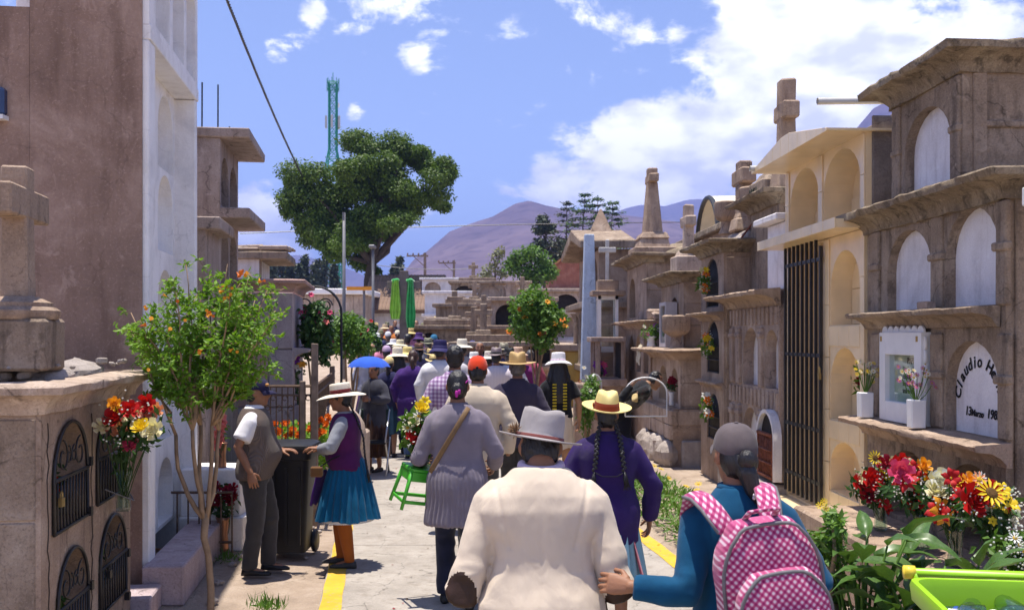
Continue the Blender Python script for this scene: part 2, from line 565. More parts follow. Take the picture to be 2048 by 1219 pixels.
# hills ------------------------------------------------------------
def ridge(name, m, prof, Y0, Y1, Y2, seed, rough_amp, nx=90, ny=40):
    """prof: (px,py) outline of the crest seen from the path, crest at distance Y1, foot Y0, back foot Y2"""
    px = np.linspace(prof[0][0], prof[-1][0], nx)
    py = np.interp(px, [p[0] for p in prof], [p[1] for p in prof])
    P = []; 
    ts = np.concatenate([np.linspace(-1, 0, ny), np.linspace(0, 1, 12)[1:]])
    for t in ts:
        Yc = Y1 + (Y1 - Y0) * t if t < 0 else Y1 + (Y2 - Y1) * t
        sh = (1 - abs(t)) ** (1.15 if t < 0 else 1.3)
        for i in range(nx):
            X = (px[i] - 1024) * Y1 / FPX
            Hc = max(H + (HY - py[i]) * Y1 / FPX, 0)
            P.append((X, Yc, Hc * sh))
    P = np.array(P)
    w = np.repeat(np.clip((1 - np.abs(ts)) * 1.0, 0, 1) * np.clip(np.abs(ts) * 6, 0.0, 1) + .06, nx)
    nz = vnoise(P, 1 / 150, seed) + .5 * vnoise(P, 1 / 62, seed + 9) + .35 * vnoise(P, 1 / 24, seed + 3)
    gl = np.abs(vnoise(P * np.array([1, .25, 0]), 1 / 85, seed + 5))
    P[:, 2] += rough_amp * w * (nz - gl * 1.2)
    P[:, 2] = np.maximum(P[:, 2], -2)
    b = B(); N = nx
    b.add(P.tolist(), [(j * N + i, j * N + i + 1, (j + 1) * N + i + 1, (j + 1) * N + i) for j in range(len(ts) - 1) for i in range(N - 1)])
    o = b.obj(name, m, smooth=True, rec=False); tag(o, kind='structure')
    return o
def hillmat(name, a, c, s):
    m, t, bs = newmat(name)
    f = noise(t, s, 9, .6, dist=.6)
    f2 = noise(t, s * 9, 6, .6)
    cc = ramp(t, f, [(.35, a), (.65, c)])
    cc = mixc(t, ramp(t, f2, [(.5, (0, 0, 0)), (.6, (.5,) * 3)]), cc, tuple(x * .6 for x in a))
    t.links.new(cc, bs.inputs['Base Color']); bs.inputs['Roughness'].default_value = 1
    bs.inputs['Specular IOR Level'].default_value = 0
    return m
hm = hillmat('dry_hillside', (.105, .075, .095), (.17, .122, .135), .006)
ridge('hill', hm, [(700, 672), (760, 610), (815, 548), (850, 505), (900, 462), (940, 447), (985, 432), (1030, 406), (1058, 400), (1095, 411), (1140, 420), (1180, 417), (1230, 428), (1300, 436), (1400, 450), (1500, 480), (1640, 560), (1760, 672)], 500, 1350, 2300, 3, 11, nx=150, ny=60)
ridge('hill', hm, [(1560, 500), (1650, 330), (1745, 218), (1790, 193), (1850, 186), (1950, 130), (2035, 74), (2120, 62), (2300, 90), (2600, 180), (3000, 360), (3400, 672)], 800, 1500, 2300, 8, 20, nx=90)
ridge('hill', hm, [(900, 600), (1050, 500), (1180, 440), (1250, 415), (1290, 408), (1330, 411), (1372, 399), (1405, 398), (1450, 404), (1520, 395), (1600, 380), (1750, 330), (1900, 300), (2200, 420), (2400, 672)], 2000, 3000, 3700, 12, 27, nx=120)
ridge('hill', hm, [(-600, 480), (-200, 440), (100, 470), (300, 490), (480, 505), (560, 512), (600, 508), (650, 522), (720, 545), (800, 600), (900, 672)], 1800, 2800, 3600, 21, 20, nx=90)

# ------------------------------------------------------------------ facade frames
X0R = 3.273; KR = .0387
def FR(u, v, z): return V3(X0R - KR * u + v, u + KR * v, z)          # right row: u runs away along the facade, v into the tombs
W0L = 1.63; KL = .1364
def FL(u, v, z): return V3(-W0L - KL * u - v, u - KL * v, z)         # left row
def uR(px, v=0): return (X0R + v) * FPX / (px - 947)
def uL(px, v=0): return (W0L + v) * FPX / (752.5 - px)

def outline(u0, u1, z0, z1, kind='arch', n=12, rise=None):
    w = (u1 - u0) / 2; c = (u0 + u1) / 2
    P = [(u0, z0)]
    if kind == 'rect':
        return [(u0, z0), (u0, z1), (u1, z1), (u1, z0)]
    rise = rise if rise is not None else min(w, (z1 - z0) * .5)
    zs = z1 - rise
    if kind == 'arch':
        for i in range(n + 1):
            q = math.pi - math.pi * i / n
            P.append((c + w * math.cos(q), zs + rise * math.sin(q)))
    elif kind == 'point':
        for i in range(n + 1):
            t = i / n
            x = -1 + 2 * t
            P.append((c + w * x, zs + rise * (1 - abs(x) ** 1.7)))
    P.append((u1, z0))
    return P
def niche_box(parent, F, u0, u1, v0, v1, z0, z1, holes, m, name='wall', sides=True):
    """a block whose front face (v=v0) has niche openings; holes: (u0,u1,z0,z1,kind,depth,panel material or None)"""
    b = B()
    outer = [(u0, z0), (u0, z1), (u1, z1), (u1, z0)]
    outs = [outline(*h[:4], h[4]) for h in holes]
    polys = [[Vector((p[0], p[1], 0)) for p in q] for q in [outer] + outs]
    flat = [p for q in polys for p in q]
    tri = tessellate_polygon(polys)
    b.add([F(p.x, v0, p.y) for p in flat], [tuple(t) for t in tri])
    for h, q in zip(holes, outs):
        d = v0 + h[5]; n = len(q)
        jit = lambda p: 0
        b.add([F(p[0], v0, p[1]) for p in q] + [F(p[0], d, p[1]) for p in q],
              [(i, (i + 1) % n, n + (i + 1) % n, n + i) for i in range(n)])
    if sides:
        b.add([F(u0, v0, z0), F(u0, v1, z0), F(u0, v1, z1), F(u0, v0, z1), F(u1, v0, z0), F(u1, v1, z0), F(u1, v1, z1), F(u1, v0, z1)],
              [(0, 1, 2, 3), (4, 7, 6, 5), (3, 2, 6, 7), (1, 5, 6, 2), (0, 4, 5, 1)])
    o = b.obj(name, m, parent, rec=True)
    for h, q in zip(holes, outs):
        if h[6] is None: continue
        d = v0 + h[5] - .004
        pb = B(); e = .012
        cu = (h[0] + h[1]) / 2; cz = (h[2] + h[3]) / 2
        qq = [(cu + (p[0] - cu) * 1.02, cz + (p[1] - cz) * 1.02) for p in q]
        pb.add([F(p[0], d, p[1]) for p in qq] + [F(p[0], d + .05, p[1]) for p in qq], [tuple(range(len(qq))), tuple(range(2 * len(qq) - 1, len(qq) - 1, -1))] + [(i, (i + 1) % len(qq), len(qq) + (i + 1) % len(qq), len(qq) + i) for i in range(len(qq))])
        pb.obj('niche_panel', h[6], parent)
    return o
COVE = [(0, -.16), (.03, -.16), (.035, -.13), (.06, -.085), (.11, -.055), (.17, -.045), (.19, -.04), (.20, 0.0), (.19, .012), (0, .03)]
def prof(pr, z, out=1.0, hh=1.0): return [(o * out, z + d * hh) for (o, d) in pr]
def shelf(parent, F, path, z, m, out=1.0, hh=1.0, name='cornice', jit=.006, seed=0, pr=COVE):
    b = B(); b.sweep(path, prof(pr, z, out, hh), F, .09, jit, seed)
    return b.obj(name, m, parent, auto=50)
def ashlar(parent, F, axis, const, a0, a1, z0, z1, cols, rows, m, seed=0, proud=.018, gap=.008):
    """squared stone blocks on a wall face. axis 'side': face at u=const seen from u<const, a = v; axis 'front': face at v=const, a = u"""
    rnd = random.Random(seed)
    zz = [z0]
    hs = rows if isinstance(rows, list) else [(z1 - z0) / rows] * rows
    for h in hs: zz.append(zz[-1] + h)
    for r in range(len(hs)):
        c = cols if isinstance(cols, int) else cols[r % len(cols)]
        cut = [a0 + (a1 - a0) * i / c for i in range(c + 1)]
        for i in range(1, c): cut[i] += rnd.uniform(-.15, .15) * (a1 - a0) / c + ((r % 2) * .18 - .09) * (a1 - a0) / c
        for i in range(c):
            p = proud * rnd.uniform(.5, 1.3)
            b = B()
            if axis == 'side': b.bx(const - p, const + .03, cut[i] + gap * .5, cut[i + 1] - gap * .5, zz[r] + gap * .5, zz[r + 1] - gap * .5, F)
            else: b.bx(cut[i] + gap * .5, cut[i + 1] - gap * .5, const - p, const + .03, zz[r] + gap * .5, zz[r + 1] - gap * .5, F)
            b.obj('stone_block', m, parent, bevel=.007)
def grille(parent, F, u0, u1, z0, z1, v, m, n=8, kind='arch', r=.006, scroll=True, rails=(.08, .5), name='grille'):
    b = B(); q = outline(u0, u1, z0, z1, kind, 14)
    q = q + [q[0]]
    b.tube([F(p[0], v, p[1]) for p in q], r * 1.7, 6)
    rise = min((u1 - u0) / 2, (z1 - z0) * .5)
    zt = z1 - rise if kind != 'rect' else z1
    w = (u1 - u0) / 2; c = (u0 + u1) / 2
    for i in range(1, n):
        u = u0 + (u1 - u0) * i / n
        top = zt if scroll else (zt + rise * math.sqrt(max(0, 1 - ((u - c) / w) ** 2)) if kind == 'arch' else z1)
        b.tube([F(u, v, z0), F(u, v, top)], r, 5)
    for t in rails:
        z = z0 + (zt - z0) * t
        b.tube([F(u0, v - r, z), F(u1, v - r, z)], r * 1.2, 5)
    b.tube([F(u0, v - r, zt), F(u1, v - r, zt)], r * 1.4, 5)
    if scroll and kind == 'arch':
        for s in (-1, 1):
            for (k, rad) in ((.5, .30), (.16, .17)):
                cc = (c + s * w * k, zt + rise * .36)
                pts = []
                for i in range(20):
                    a = i / 19 * 2.2 * math.pi * s + math.pi / 2
                    rr = rad * w * (1 - .7 * i / 19)
                    pts.append(F(cc[0] + rr * math.cos(a), v, cc[1] + rr * math.sin(a)))
                b.tube(pts, r * .9, 5)
    return b.obj(name, m, parent, smooth=True)
def cross_mesh(b, F, c, hgt, wid, thick, arm, arm_z, bevel=None, taper=1.0, depth=None):
    """latin cross standing at (u,v,z); arm half length along u"""
    u, v, z = c; d = depth or thick
    b.box((u, v, z + hgt / 2), (wid, d, hgt), F=F, taper=taper)
    b.box((u, v, z + arm_z), (arm * 2, d * 1.02, wid * 1.05), F=F)
# ================================================================== tombs and walls
S_GREY = stone('grey_brown_stone', (.30, .225, .165), light=(.44, .35, .27), dark=(.055, .042, .034), streak=.65, bump=.9, moss=.35)
S_TAN = stone('tan_stone', (.36, .26, .19), light=(.50, .385, .295), dark=(.10, .068, .05), streak=.55, bump=.7)
S_PINK = stone('pink_stone', (.375, .28, .225), light=(.51, .40, .335), dark=(.105, .073, .056), streak=.6, bump=.7)
S_PALE = stone('pale_stone', (.45, .345, .27), light=(.60, .49, .40), dark=(.15, .10, .075), streak=.5, bump=.6)
S_LICH = stone('lichen_stone', (.26, .20, .14), light=(.43, .36, .26), dark=(.045, .036, .028), streak=.7, bump=1.0, moss=.6)
S_RUB = stone('rubble_mortar', (.42, .36, .32), light=(.55, .48, .44), dark=(.17, .13, .11), streak=.3, bump=1.0, scale=2)
P_WHITE = stone('white_plaster', (.74, .70, .71), light=(.84, .81, .82), dark=(.34, .27, .25), streak=.35, bump=.5, patch=.2, crack=0, pore=.2)
P_PAINT = stone('white_paint_wall', (.87, .845, .83), light=(.90, .885, .875), dark=(.56, .51, .47), streak=.25, bump=.4, patch=.2, crack=.2, pore=.1)
P_BROWN = stone('brown_render', (.295, .195, .150), light=(.46, .33, .265), dark=(.14, .086, .062), streak=.55, scale=.7, bump=.6, patch=.3, crack=.3, pore=.22)
P_CONC = stone('raw_concrete', (.36, .285, .245), light=(.46, .38, .34), dark=(.14, .10, .085), streak=.6, bump=.6)
P_CEM = stone('dark_cement', (.20, .165, .145), light=(.29, .25, .22), dark=(.06, .05, .045), streak=.7, bump=.7)
P_YEL = stone('yellow_plaster', (.66, .46, .13), light=(.72, .54, .22), dark=(.25, .16, .06), streak=.5, bump=.4)
P_LILAC = stone('lilac_plinth', (.42, .33, .34), light=(.50, .42, .44), dark=(.22, .17, .16), streak=.5, bump=.5)
P_BLUE = stone('pale_blue_paint', (.47, .56, .68), light=(.62, .68, .75), dark=(.28, .30, .33), streak=.5, bump=.3)
TILE = mat('cream_tile', (.80, .62, .38), .28, .12, 3.2, .06, 30, spec=.5)
GROUT = mat('tile_grout', (.42, .30, .17), .9, .2, 14)
GRAN = stone('pink_grey_marble', (.40, .335, .345), light=(.50, .44, .45), dark=(.25, .20, .205), streak=.35, bump=.08, patch=.1)
GRAN2 = stone('rosy_marble', (.43, .285, .255), light=(.52, .37, .34), dark=(.27, .17, .15), streak=.35, bump=.08, patch=.1)
IRON = mat('black_iron', (.014, .013, .014), .45, .3, 20, .2, 90, spec=.5)
RUST = mat('rusty_iron', (.20, .062, .035), .8, .45, 26, .5, 80)
BROWNI = mat('brown_painted_iron', (.12, .075, .05), .7, .3, 18, .3, 80)
WOOD = mat('weathered_wood', (.20, .15, .115), .85, .35, 9, .5, 60)
WHITEP = mat('white_enamel', (.74, .73, .73), .4, .05, 8, .05, 40, spec=.45)
GLASS = glass('clear_glass')
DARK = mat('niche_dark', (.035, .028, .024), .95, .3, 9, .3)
BLACKINK = mat('black_ink', (.012, .011, .012), .8, .1, 20, 0)
ALU = mat('aluminium', (.62, .62, .63), .35, .08, 15, .05, metal=.9)
PIPE = mat('grey_pvc_pipe', (.52, .50, .47), .5, .12, 9, .1)

# ---------------------------------------------------------------- right row, tomb 1 (two storeys of grey stone)
t = thing('stone_tomb', FR(7.2, .9, 0), 'two storey weathered grey stone tomb with arched whitewashed niches and heavy cornices', 'tomb')
RT1 = t
n2u, n1u = (6.20, 6.90), (7.12, 7.87)
niche_box(t, FR, 6.12, 8.27, 0, 2.4, 0, 2.84,
          [(*n2u, 2.10, 2.75, 'arch', .075, P_WHITE), (*n1u, 2.10, 2.70, 'arch', .075, P_WHITE),
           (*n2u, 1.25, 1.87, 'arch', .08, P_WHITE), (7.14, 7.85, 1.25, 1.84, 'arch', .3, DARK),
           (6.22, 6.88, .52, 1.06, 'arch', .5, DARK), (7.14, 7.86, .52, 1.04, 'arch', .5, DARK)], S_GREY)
wrap = [(6.12, 2.4), (6.12, 0), (8.27, 0), (8.27, 1.0)]
shelf(t, FR, wrap, 2.90, S_LICH, 1.05, 1.0, seed=1, jit=.014)
shelf(t, FR, [(6.17, 0), (8.27, 0)], 2.075, S_GREY, .95, .72, 'shelf', .008, 2)
shelf(t, FR, [(6.05, 0), (8.29, 0)], 1.225, S_TAN, 1.2, .8, 'shelf', .008, 3)
for (u, z0, z1) in ((7.01, 2.09, 2.74), (8.08, 2.09, 2.74), (6.15, 2.09, 2.74), (7.01, 1.26, 1.92), (8.08, 1.26, 1.92), (6.13, 1.26, 1.92)):
    b = B(); w = .085 if u > 6.5 else .06
    b.bx(u - w, u + w, -.022, .02, z0, z1, FR)
    b.bx(u - w - .015, u + w + .015, -.04, .021, z0 + (z1 - z0) * .52, z0 + (z1 - z0) * .52 + .055, FR)
    roughen(b.obj('pilaster', S_GREY, t, bevel=.01), .006)
# upper storey
niche_box(t, FR, 6.66, 7.78, .0, 2.3, 2.885, 3.68, [(6.83, 7.56, 2.95, 3.55, 'arch', .08, P_WHITE)], S_GREY, 'upper_wall')
shelf(t, FR, [(6.66, 2.4), (6.66, 0), (7.78, 0), (7.78, 1.2)], 3.82, S_LICH, 1.05, 1.0, seed=4, jit=.014)
for u in (6.74, 7.68):
    b = B(); b.bx(u - .065, u + .065, -.022, .02, 2.92, 3.66, FR); b.bx(u - .075, u + .075, -.036, .021, 3.28, 3.33, FR)
    roughen(b.obj('pilaster', S_GREY, t, bevel=.01), .006)
b = B(); b.bx(6.635, 6.68, .1, 2.3, 3.30, 3.345, FR); b.bx(6.64, 6.68, .07, .16, 2.9, 3.67, FR); roughen(b.obj('band', S_GREY, t, bevel=.008), .006)
b = B(); b.bx(6.095, 6.15, .12, 2.3, 2.02, 2.10, FR); b.bx(6.10, 6.15, .05, .17, .4, 2.8, FR); roughen(b.obj('band', S_GREY, t, bevel=.008), .006)
# painted inscription on the plastered niche
def textM(F, u, v, z, rot=0.0, sgn=-1):
    o = F(u, v, z); ex = (F(u + sgn, v, z) - o).normalized(); ez = V3(0, 0, 1)
    nrm = ex.cross(ez)
    M = Matrix(((ex.x, ez.x, nrm.x, o.x), (ex.y, ez.y, nrm.y, o.y), (ex.z, ez.z, nrm.z, o.z), (0, 0, 0, 1)))
    return M @ Matrix.Rotation(rot, 4, 'Z')
word = 'Claudio Hermo'
cu, cz, rad = 6.585, 1.45, .25
for i, ch in enumerate(word):
    if ch == ' ': continue
    a = R(168 - i * 13.2)
    # the arc is seen from the front: x to the right is -u
    textmesh('lettering', ch, .115, BLACKINK, t, textM(FR, cu - rad * math.cos(a), .071, cz + rad * math.sin(a) * .98, a - math.pi / 2), .001, 'CENTER', .12, .002)
for j, (tx, ou) in enumerate((('13', .185), ('Marzo', .10), ('1985', -.10))):
    textmesh('lettering', tx, .085 if j != 1 else .062, BLACKINK, t, textM(FR, cu + ou, .071, 1.37, -.03), .001, 'LEFT', .15, .002)
# white glazed cabinet with a printed text, on the lower shelf
cb = thing('glazed_cabinet', FR(7.52, -.02, 1.25), 'white scalloped glass cabinet with printed verse on grey tomb shelf', 'cabinet')
b = B(); v0, v1 = -.075, .03
z0, z1 = 1.252, 1.93; ua, ub = 7.12, 7.85
b.bx(ua, ua + .11, v0, v1, z0, z1, FR); b.bx(ub - .11, ub, v0, v1, z0, z1, FR)
b.bx(ua + .11, ub - .11, v0, v1, z0, z0 + .15, FR); b.bx(ua + .11, ub - .11, v0, v1, z1 - .17, z1, FR)
for i in range(7):
    b.lathe([(0, -.0), (.055, 0), (.055, .02), (0, .02)], n=10, F=lambda x, y, z, i=i: FR(ua + .055 + i * (ub - ua - .11) / 6 + x, v0 + .02 + z, z1 - .005 + y))
for i in range(6):
    for uu in (ua, ub):
        b.lathe([(0, 0), (.05, 0), (.05, .02), (0, .02)], n=10, F=lambda x, y, z, i=i, uu=uu: FR(uu + x * .4, v0 + .022 + z, z0 + .1 + i * .1 + y))
b.obj('frame', WHITEP, cb, bevel=.004)
b = B(); b.bx(ua + .1, ub - .1, .005, .02, z0 + .1, z1 - .1, FR)
VERSE = mat('verse_plate', (.55, .55, .46), .5, .12, 4, 0)
b.obj('verse_plate', VERSE, cb)
b = B(); b.bx(ua + .105, ub - .105, -.040, -.037, z0 + .145, z1 - .165, FR); b.obj('pane', GLASS, cb)
for k, (tx, sz, zz) in enumerate((('PAPITO', .065, 1.695), ('Dios bendigo esta', .052, 1.635), ('con tu presencia', .052, 1.58), ('fue noble, tu c', .052, 1.525), ('toda tu vida', .052, 1.47))):
    textmesh('lettering', tx, sz, BLACKINK, cb, textM(FR, (7.52 if k == 0 else 7.60), .0035, zz), .0008, 'LEFT', 0, .002, .85)
for uu in (7.82, 7.78):
    b = B(); 
    for s in (0,): b.bx(uu - .02, uu + .01, v0 - .003, v0, 1.86, 1.90, FR)
    b.obj('gilt_stud', mat('gilt', (.45, .28, .06), .4, .1, 9, 0, metal=.6), cb) if uu > 7.8 else b.obj('gilt_stud', MATS['gilt'], cb).__setattr__('location', FR(7.18, 0, 0) - FR(7.77, 0, 0))

# ---------------------------------------------------------------- right row, tomb 2 (cream tiles, black gate)
t = thing('tiled_tomb', FR(9.3, .9, 0), 'cream tiled tomb with gabled roof edge and arched niches beside grey stone tomb', 'tomb')
U0, U1 = 8.31, 10.42
b = B(); b.bx(U0 + .004, U1, .62, 2.6, 0, 3.72, FR); b.obj('body', P_CEM, t)
b = B(); b.bx(U0 - .02, U0 + .003, .05, 2.6, 0, 3.74, FR); b.bx(U0 - .03, U1 + .05, .3, 2.65, 3.722, 3.80, FR); roughen(b.obj('cement_side', P_CEM, t, bevel=.01), .008, 4)
niche_box(t, FR, U0, U1, 0, .6, 2.88, 3.62, [(9.44, 10.28, 2.90, 3.56, 'arch', .28, TILE), (8.42, 9.30, 2.90, 3.56, 'arch', .28, TILE)], TILE, 'upper_front')
niche_box(t, FR, U0, U1, 0, .6, 0, 2.80, [(9.30, 10.34, .27, 2.78, 'rect', .55, TILE), (8.43, 9.12, 2.0, 2.66, 'arch', .22, TILE), (8.43, 9.12, 1.15, 1.80, 'arch', .22, TILE), (8.43, 9.12, .50, .96, 'arch', .22, TILE)], TILE, 'lower_front')
def gable(u): return 3.62 + .17 * (1 - abs(u - 9.36) / 1.08)
# gable slab + fascia tiles
b = B()
poly = [(U0 - .06, 3.605), (U0 - .06, gable(U0)), (9.36, gable(9.36)), (U1 + .06, gable(U1)), (U1 + .06, 3.605)]
b.prism([V3(u, -.34, z) for u, z in poly], (0, .95, 0), F=FR); b.obj('roof_slab', TILE, t)
rt = random.Random(3)
def tile_quad(parent, F, pts, v, th=.012, m=TILE, name='tile'):
    b = B(); b.prism([V3(u, v, z) for u, z in pts], (0, -th, 0), F=F)
    return b.obj(name, m, parent, bevel=.003)
k = 9
for i in range(k):
    a = U0 - .06 + (U1 - U0 + .12) * i / k + .003; c = U0 - .06 + (U1 - U0 + .12) * (i + 1) / k - .003
    tile_quad(t, FR, [(a, 3.60), (a, gable(a) + .012), (c, gable(c) + .012), (c, 3.60)], -.341)
# middle slab + fascia tiles
b = B(); b.bx(U0 - .03, U1 + .12, -.26, .3, 2.805, 2.879, FR); b.obj('slab', TILE, t)
for i in range(8):
    a = U0 - .03 + (U1 - U0 + .15) * i / 8 + .003; c = U0 - .03 + (U1 - U0 + .15) * (i + 1) / 8 - .003
    tile_quad(t, FR, [(a, 2.80), (a, 2.89), (c, 2.89), (c, 2.80)], -.261)
# pilaster and spandrel tiles
for (ua_, ub_) in ((U0 + .003, 8.40),):
    zz = [.27, .85, 1.42, 2.0, 2.4, 2.79]
    for a, c in zip(zz[:-1], zz[1:]): tile_quad(t, FR, [(ua_, a + .003), (ua_, c - .003), (ub_, c - .003), (ub_, a + .003)], -.001)
    for a, c in ((2.895, 3.25), (3.255, 3.59)): tile_quad(t, FR, [(ua_, a), (ua_, c), (ub_, c), (ub_, a)], -.001)
for (ua_, ub_) in ((9.315, 9.425), (10.30, 10.415)):
    for a, c in ((2.895, 3.25), (3.255, 3.59)): tile_quad(t, FR, [(ua_, a), (ua_, c), (ub_, c), (ub_, a)], -.001)
for (ua_, ub_) in ((9.14, 9.285),):
    zz = [.27, .75, 1.23, 1.71, 2.19, 2.79]
    for a, c in zip(zz[:-1], zz[1:]): tile_quad(t, FR, [(ua_, a + .003), (ua_, c - .003), (ub_, c - .003), (ub_, a + .003)], -.001)
for (a, c) in ((1.81, 1.99), (.97, 1.14), (.29, .49)):
    for i in range(3):
        x0 = 8.41 + i * .24; tile_quad(t, FR, [(x0 + .003, a), (x0 + .003, c), (x0 + .237, c), (x0 + .237, a)], -.001)
# back wall tiles of niches and gate alcove
for (x0, x1, z0, z1, d) in ((8.44, 9.11, 2.01, 2.33, .205), (8.44, 9.11, 2.335, 2.56, .205), (8.44, 9.11, 1.16, 1.47, .205), (8.44, 9.11, 1.475, 1.70, .205), (9.46, 10.26, 2.91, 3.18, .265), (8.44, 9.28, 2.91, 3.18, .265)):
    tile_quad(t, FR, [(x0, z0), (x0, z1), (x1, z1), (x1, z0)], d)
for r_ in range(6):
    for c_ in range(2):
        x0 = 9.31 + c_ * .515; z0 = .28 + r_ * .415
        tile_quad(t, FR, [(x0 + .003, z0 + .003), (x0 + .003, z0 + .412), (x0 + .512, z0 + .412), (x0 + .512, z0 + .003)], .535)
b = B(); b.bx(U0 - .1, U1 + .05, -.42, -.002, 0, .23, FR); b.obj('step', TILE, t, bevel=.008)
for i in range(5):
    x0 = U0 - .1 + i * .45
    b = B(); b.bx(x0 + .003, x0 + .447, -.43, -.01, .231, .246, FR); b.obj('tile', TILE, t, bevel=.003)
for i, (u, z) in enumerate(((8.33, 3.86), (10.36, 3.64))):
    b = B(); pts = [FR(u, -.40, z), FR(u, .6, z + .02)]
    b.tube(pts, .030, 12, cap=False); b.tube([p + V3(0, 0, 0) for p in reversed(pts)], .025, 12, cap=False); b.obj('drain_pipe', PIPE, t, smooth=True)
# tall black gate of square bars, slightly ajar
gt = B().box((0, 0, 0), (.03, .022, 1)).mesh('bar'); gt.materials.append(IRON)
gate = B(); gate.bx(9.24, 9.275, -.06, -.03, .34, 2.74, FR)
gpart = gate.obj('gate', IRON, t)
for i in range(9):
    u = 9.255 + i * .131
    ln = 2.5
    if i == 0: continue
    inst(gt, 'bar', FR(u, -.045, .32 + ln / 2) - t.location, gpart, scale=(.9, 1, ln))
for z in (.52, 1.02, 1.72, 2.62):
    b = B(); b.bx(9.24, 10.32, -.052, -.034, z - .018, z + .018, FR); b.obj('rail', IRON, gpart)
b = B(); c = FR(9.21, -.075, 1.50)
b.tube([c + V3(0, -.02, .06), c + V3(0, -.02, .10), c + V3(0, 0, .12), c + V3(0, .02, .10), c + V3(0, .02, .06)], .005, 6); b.box(c + V3(0, 0, .03), (.02, .05, .06))
b.obj('padlock', mat('brass', (.42, .30, .12), .4, .2, 20, 0, metal=.8), gpart)

# ---------------------------------------------------------------- right row, tomb 3 (fluted front, rusty grille)
t = thing('fluted_tomb', FR(11.4, .6, 0), 'low pinkish stone tomb with fluted front and rusty grille beside tiled tomb', 'tomb')
niche_box(t, FR, 10.46, 12.42, -.06, 1.6, .36, 2.24,
          [(11.22, 11.86, 1.33, 2.0, 'arch', .13, P_WHITE), (10.50, 10.98, 1.33, 1.97, 'arch', .13, P_WHITE), (11.25, 11.86, .42, 1.08, 'arch', .10, P_WHITE)], S_PINK)
shelf(t, FR, [(10.44, -.06), (12.42, -.06), (12.42, 1.5)], 2.38, S_TAN, 1.4, .9, seed=7, jit=.012)
rr = random.Random(8)
u = 10.50
while u < 12.4:                                   # raised flutes above and between the niches
    for (a, c) in ((2.02, 2.22), (1.10, 1.31)):
        b = B(); w = rr.uniform(.05, .085)
        b.bx(u, u + w, -.082, -.05, a + .01, c - .005, FR); roughen(b.obj('flute', S_PINK, t, bevel=.008), .006, 9)
    u += .155
for u in (11.08, 11.99, 12.3):
    for (a, c) in ((1.34, 2.0), (.40, 1.08)):
        b = B(); b.bx(u - .06, u + .06, -.10, -.05, a, c, FR); b.bx(u - .08, u + .08, -.115, -.05, c - .12, c - .06, FR)
        roughen(b.obj('pilaster', S_PINK, t, bevel=.01), .006, 9)
# rusty grille with white arch frame
b = B(); q = outline(10.40, 10.98, .38, 1.08, 'arch', 14)
c0 = (10.69, .7)
rg = []
for (k_, v) in ((1.0, -.15), (1.10, -.15), (1.10, -.06), (1.0, -.06)):
    rg.append([FR(c0[0] + (p[0] - c0[0]) * (k_ if p[0] != c0[0] else 1), v, max(.38, c0[1] + (p[1] - c0[1]) * k_)) for p in q])
P_ = []
for i in range(len(q)): P_.append([r_[i] for r_ in rg])
b.loft(P_, True); fr = b.obj('arch_frame', P_WHITE, t, auto=40)
grille(t, FR, 10.42, 10.96, .40, .86, -.138, RUST, 9, 'rect', .011, False, (.03, .33, .63, .97), 'rusty_grille')
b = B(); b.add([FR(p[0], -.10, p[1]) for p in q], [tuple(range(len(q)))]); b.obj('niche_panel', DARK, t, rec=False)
rr = random.Random(4)
x = 10.42
while x < 12.5:
    w = rr.uniform(.3, .55); b = B(); b.bx(x, min(x + w, 12.5) - .02, -.22 + rr.uniform(-.05, .03), .1, 0, .355 + rr.uniform(-.03, .005), FR)
    roughen(b.obj('stone_block', S_RUB, t, bevel=.025), .02, 5, rr.random() * 9); x += w
b = B(); b.bx(10.5, 11.15, .02, 1.2, 2.4, 3.12, FR); b.obj('whitewashed_top', P_WHITE, t, bevel=.01)
b = B(); b.bx(10.46, 11.3, -.10, 1.25, 3.125, 3.20, FR); roughen(b.obj('cap_slab', P_WHITE, t, bevel=.012), .012, 5)

# ---------------------------------------------------------------- right row, tomb 4 (three black grilles, cross and urns)
t = thing('grille_tomb', FR(13.1, .6, 0), 'tall brown stone tomb with three black arched grilles under cross and urns', 'tomb')
vv = -.13
g4 = [(12.78, 13.46, 2.28, 2.92, 'arch', .13, P_YEL), (12.74, 13.42, 1.42, 2.10, 'arch', .13, P_YEL), (12.72, 13.38, .55, 1.15, 'arch', .13, P_YEL)]
niche_box(t, FR, 12.5, 13.75, vv, 1.8, 0, 2.98, g4, S_TAN)
for g in g4:
    grille(t, FR, g[0], g[1], g[2], g[3], vv + .03, IRON, 10, 'arch', .010, False, (.02, .5))
shelf(t, FR, [(12.5, 1.8), (12.5, vv), (13.75, vv), (13.75, 1)], 3.10, S_LICH, 1.3, .9, seed=11, jit=.012)
shelf(t, FR, [(12.52, vv), (13.72, vv)], 2.20, S_TAN, 1.1, .6, 'shelf', .01, 12)
shelf(t, FR, [(12.52, vv), (13.72, vv)], 1.30, S_TAN, .5, .5, 'shelf', .01, 13)
ashlar(t, FR, 'side', 12.5, vv + .02, 1.0, .1, 2.9, [2, 2, 1], 6, S_TAN, 5, .012)
b = B(); b.box((13.1, .55, 3.2), (1.0, .9, .2), F=FR, taper=.7); roughen(b.obj('mortar_mound', S_RUB, t, bevel=.05), .05, 5)
b = B(); c = (13.15, .30)
b.box((c[0], c[1], 3.37), (.34, .34, .18), F=FR, taper=.8); b.box((c[0], c[1], 3.50), (.24, .24, .10), F=FR, taper=.7)
b.box((c[0], c[1], 3.85), (.19, .19, .72), F=FR, taper=.95); b.box((c[0], c[1], 4.0), (.52, .2, .2), F=FR)
roughen(b.obj('cross', S_TAN, t, bevel=.02), .008, 7)
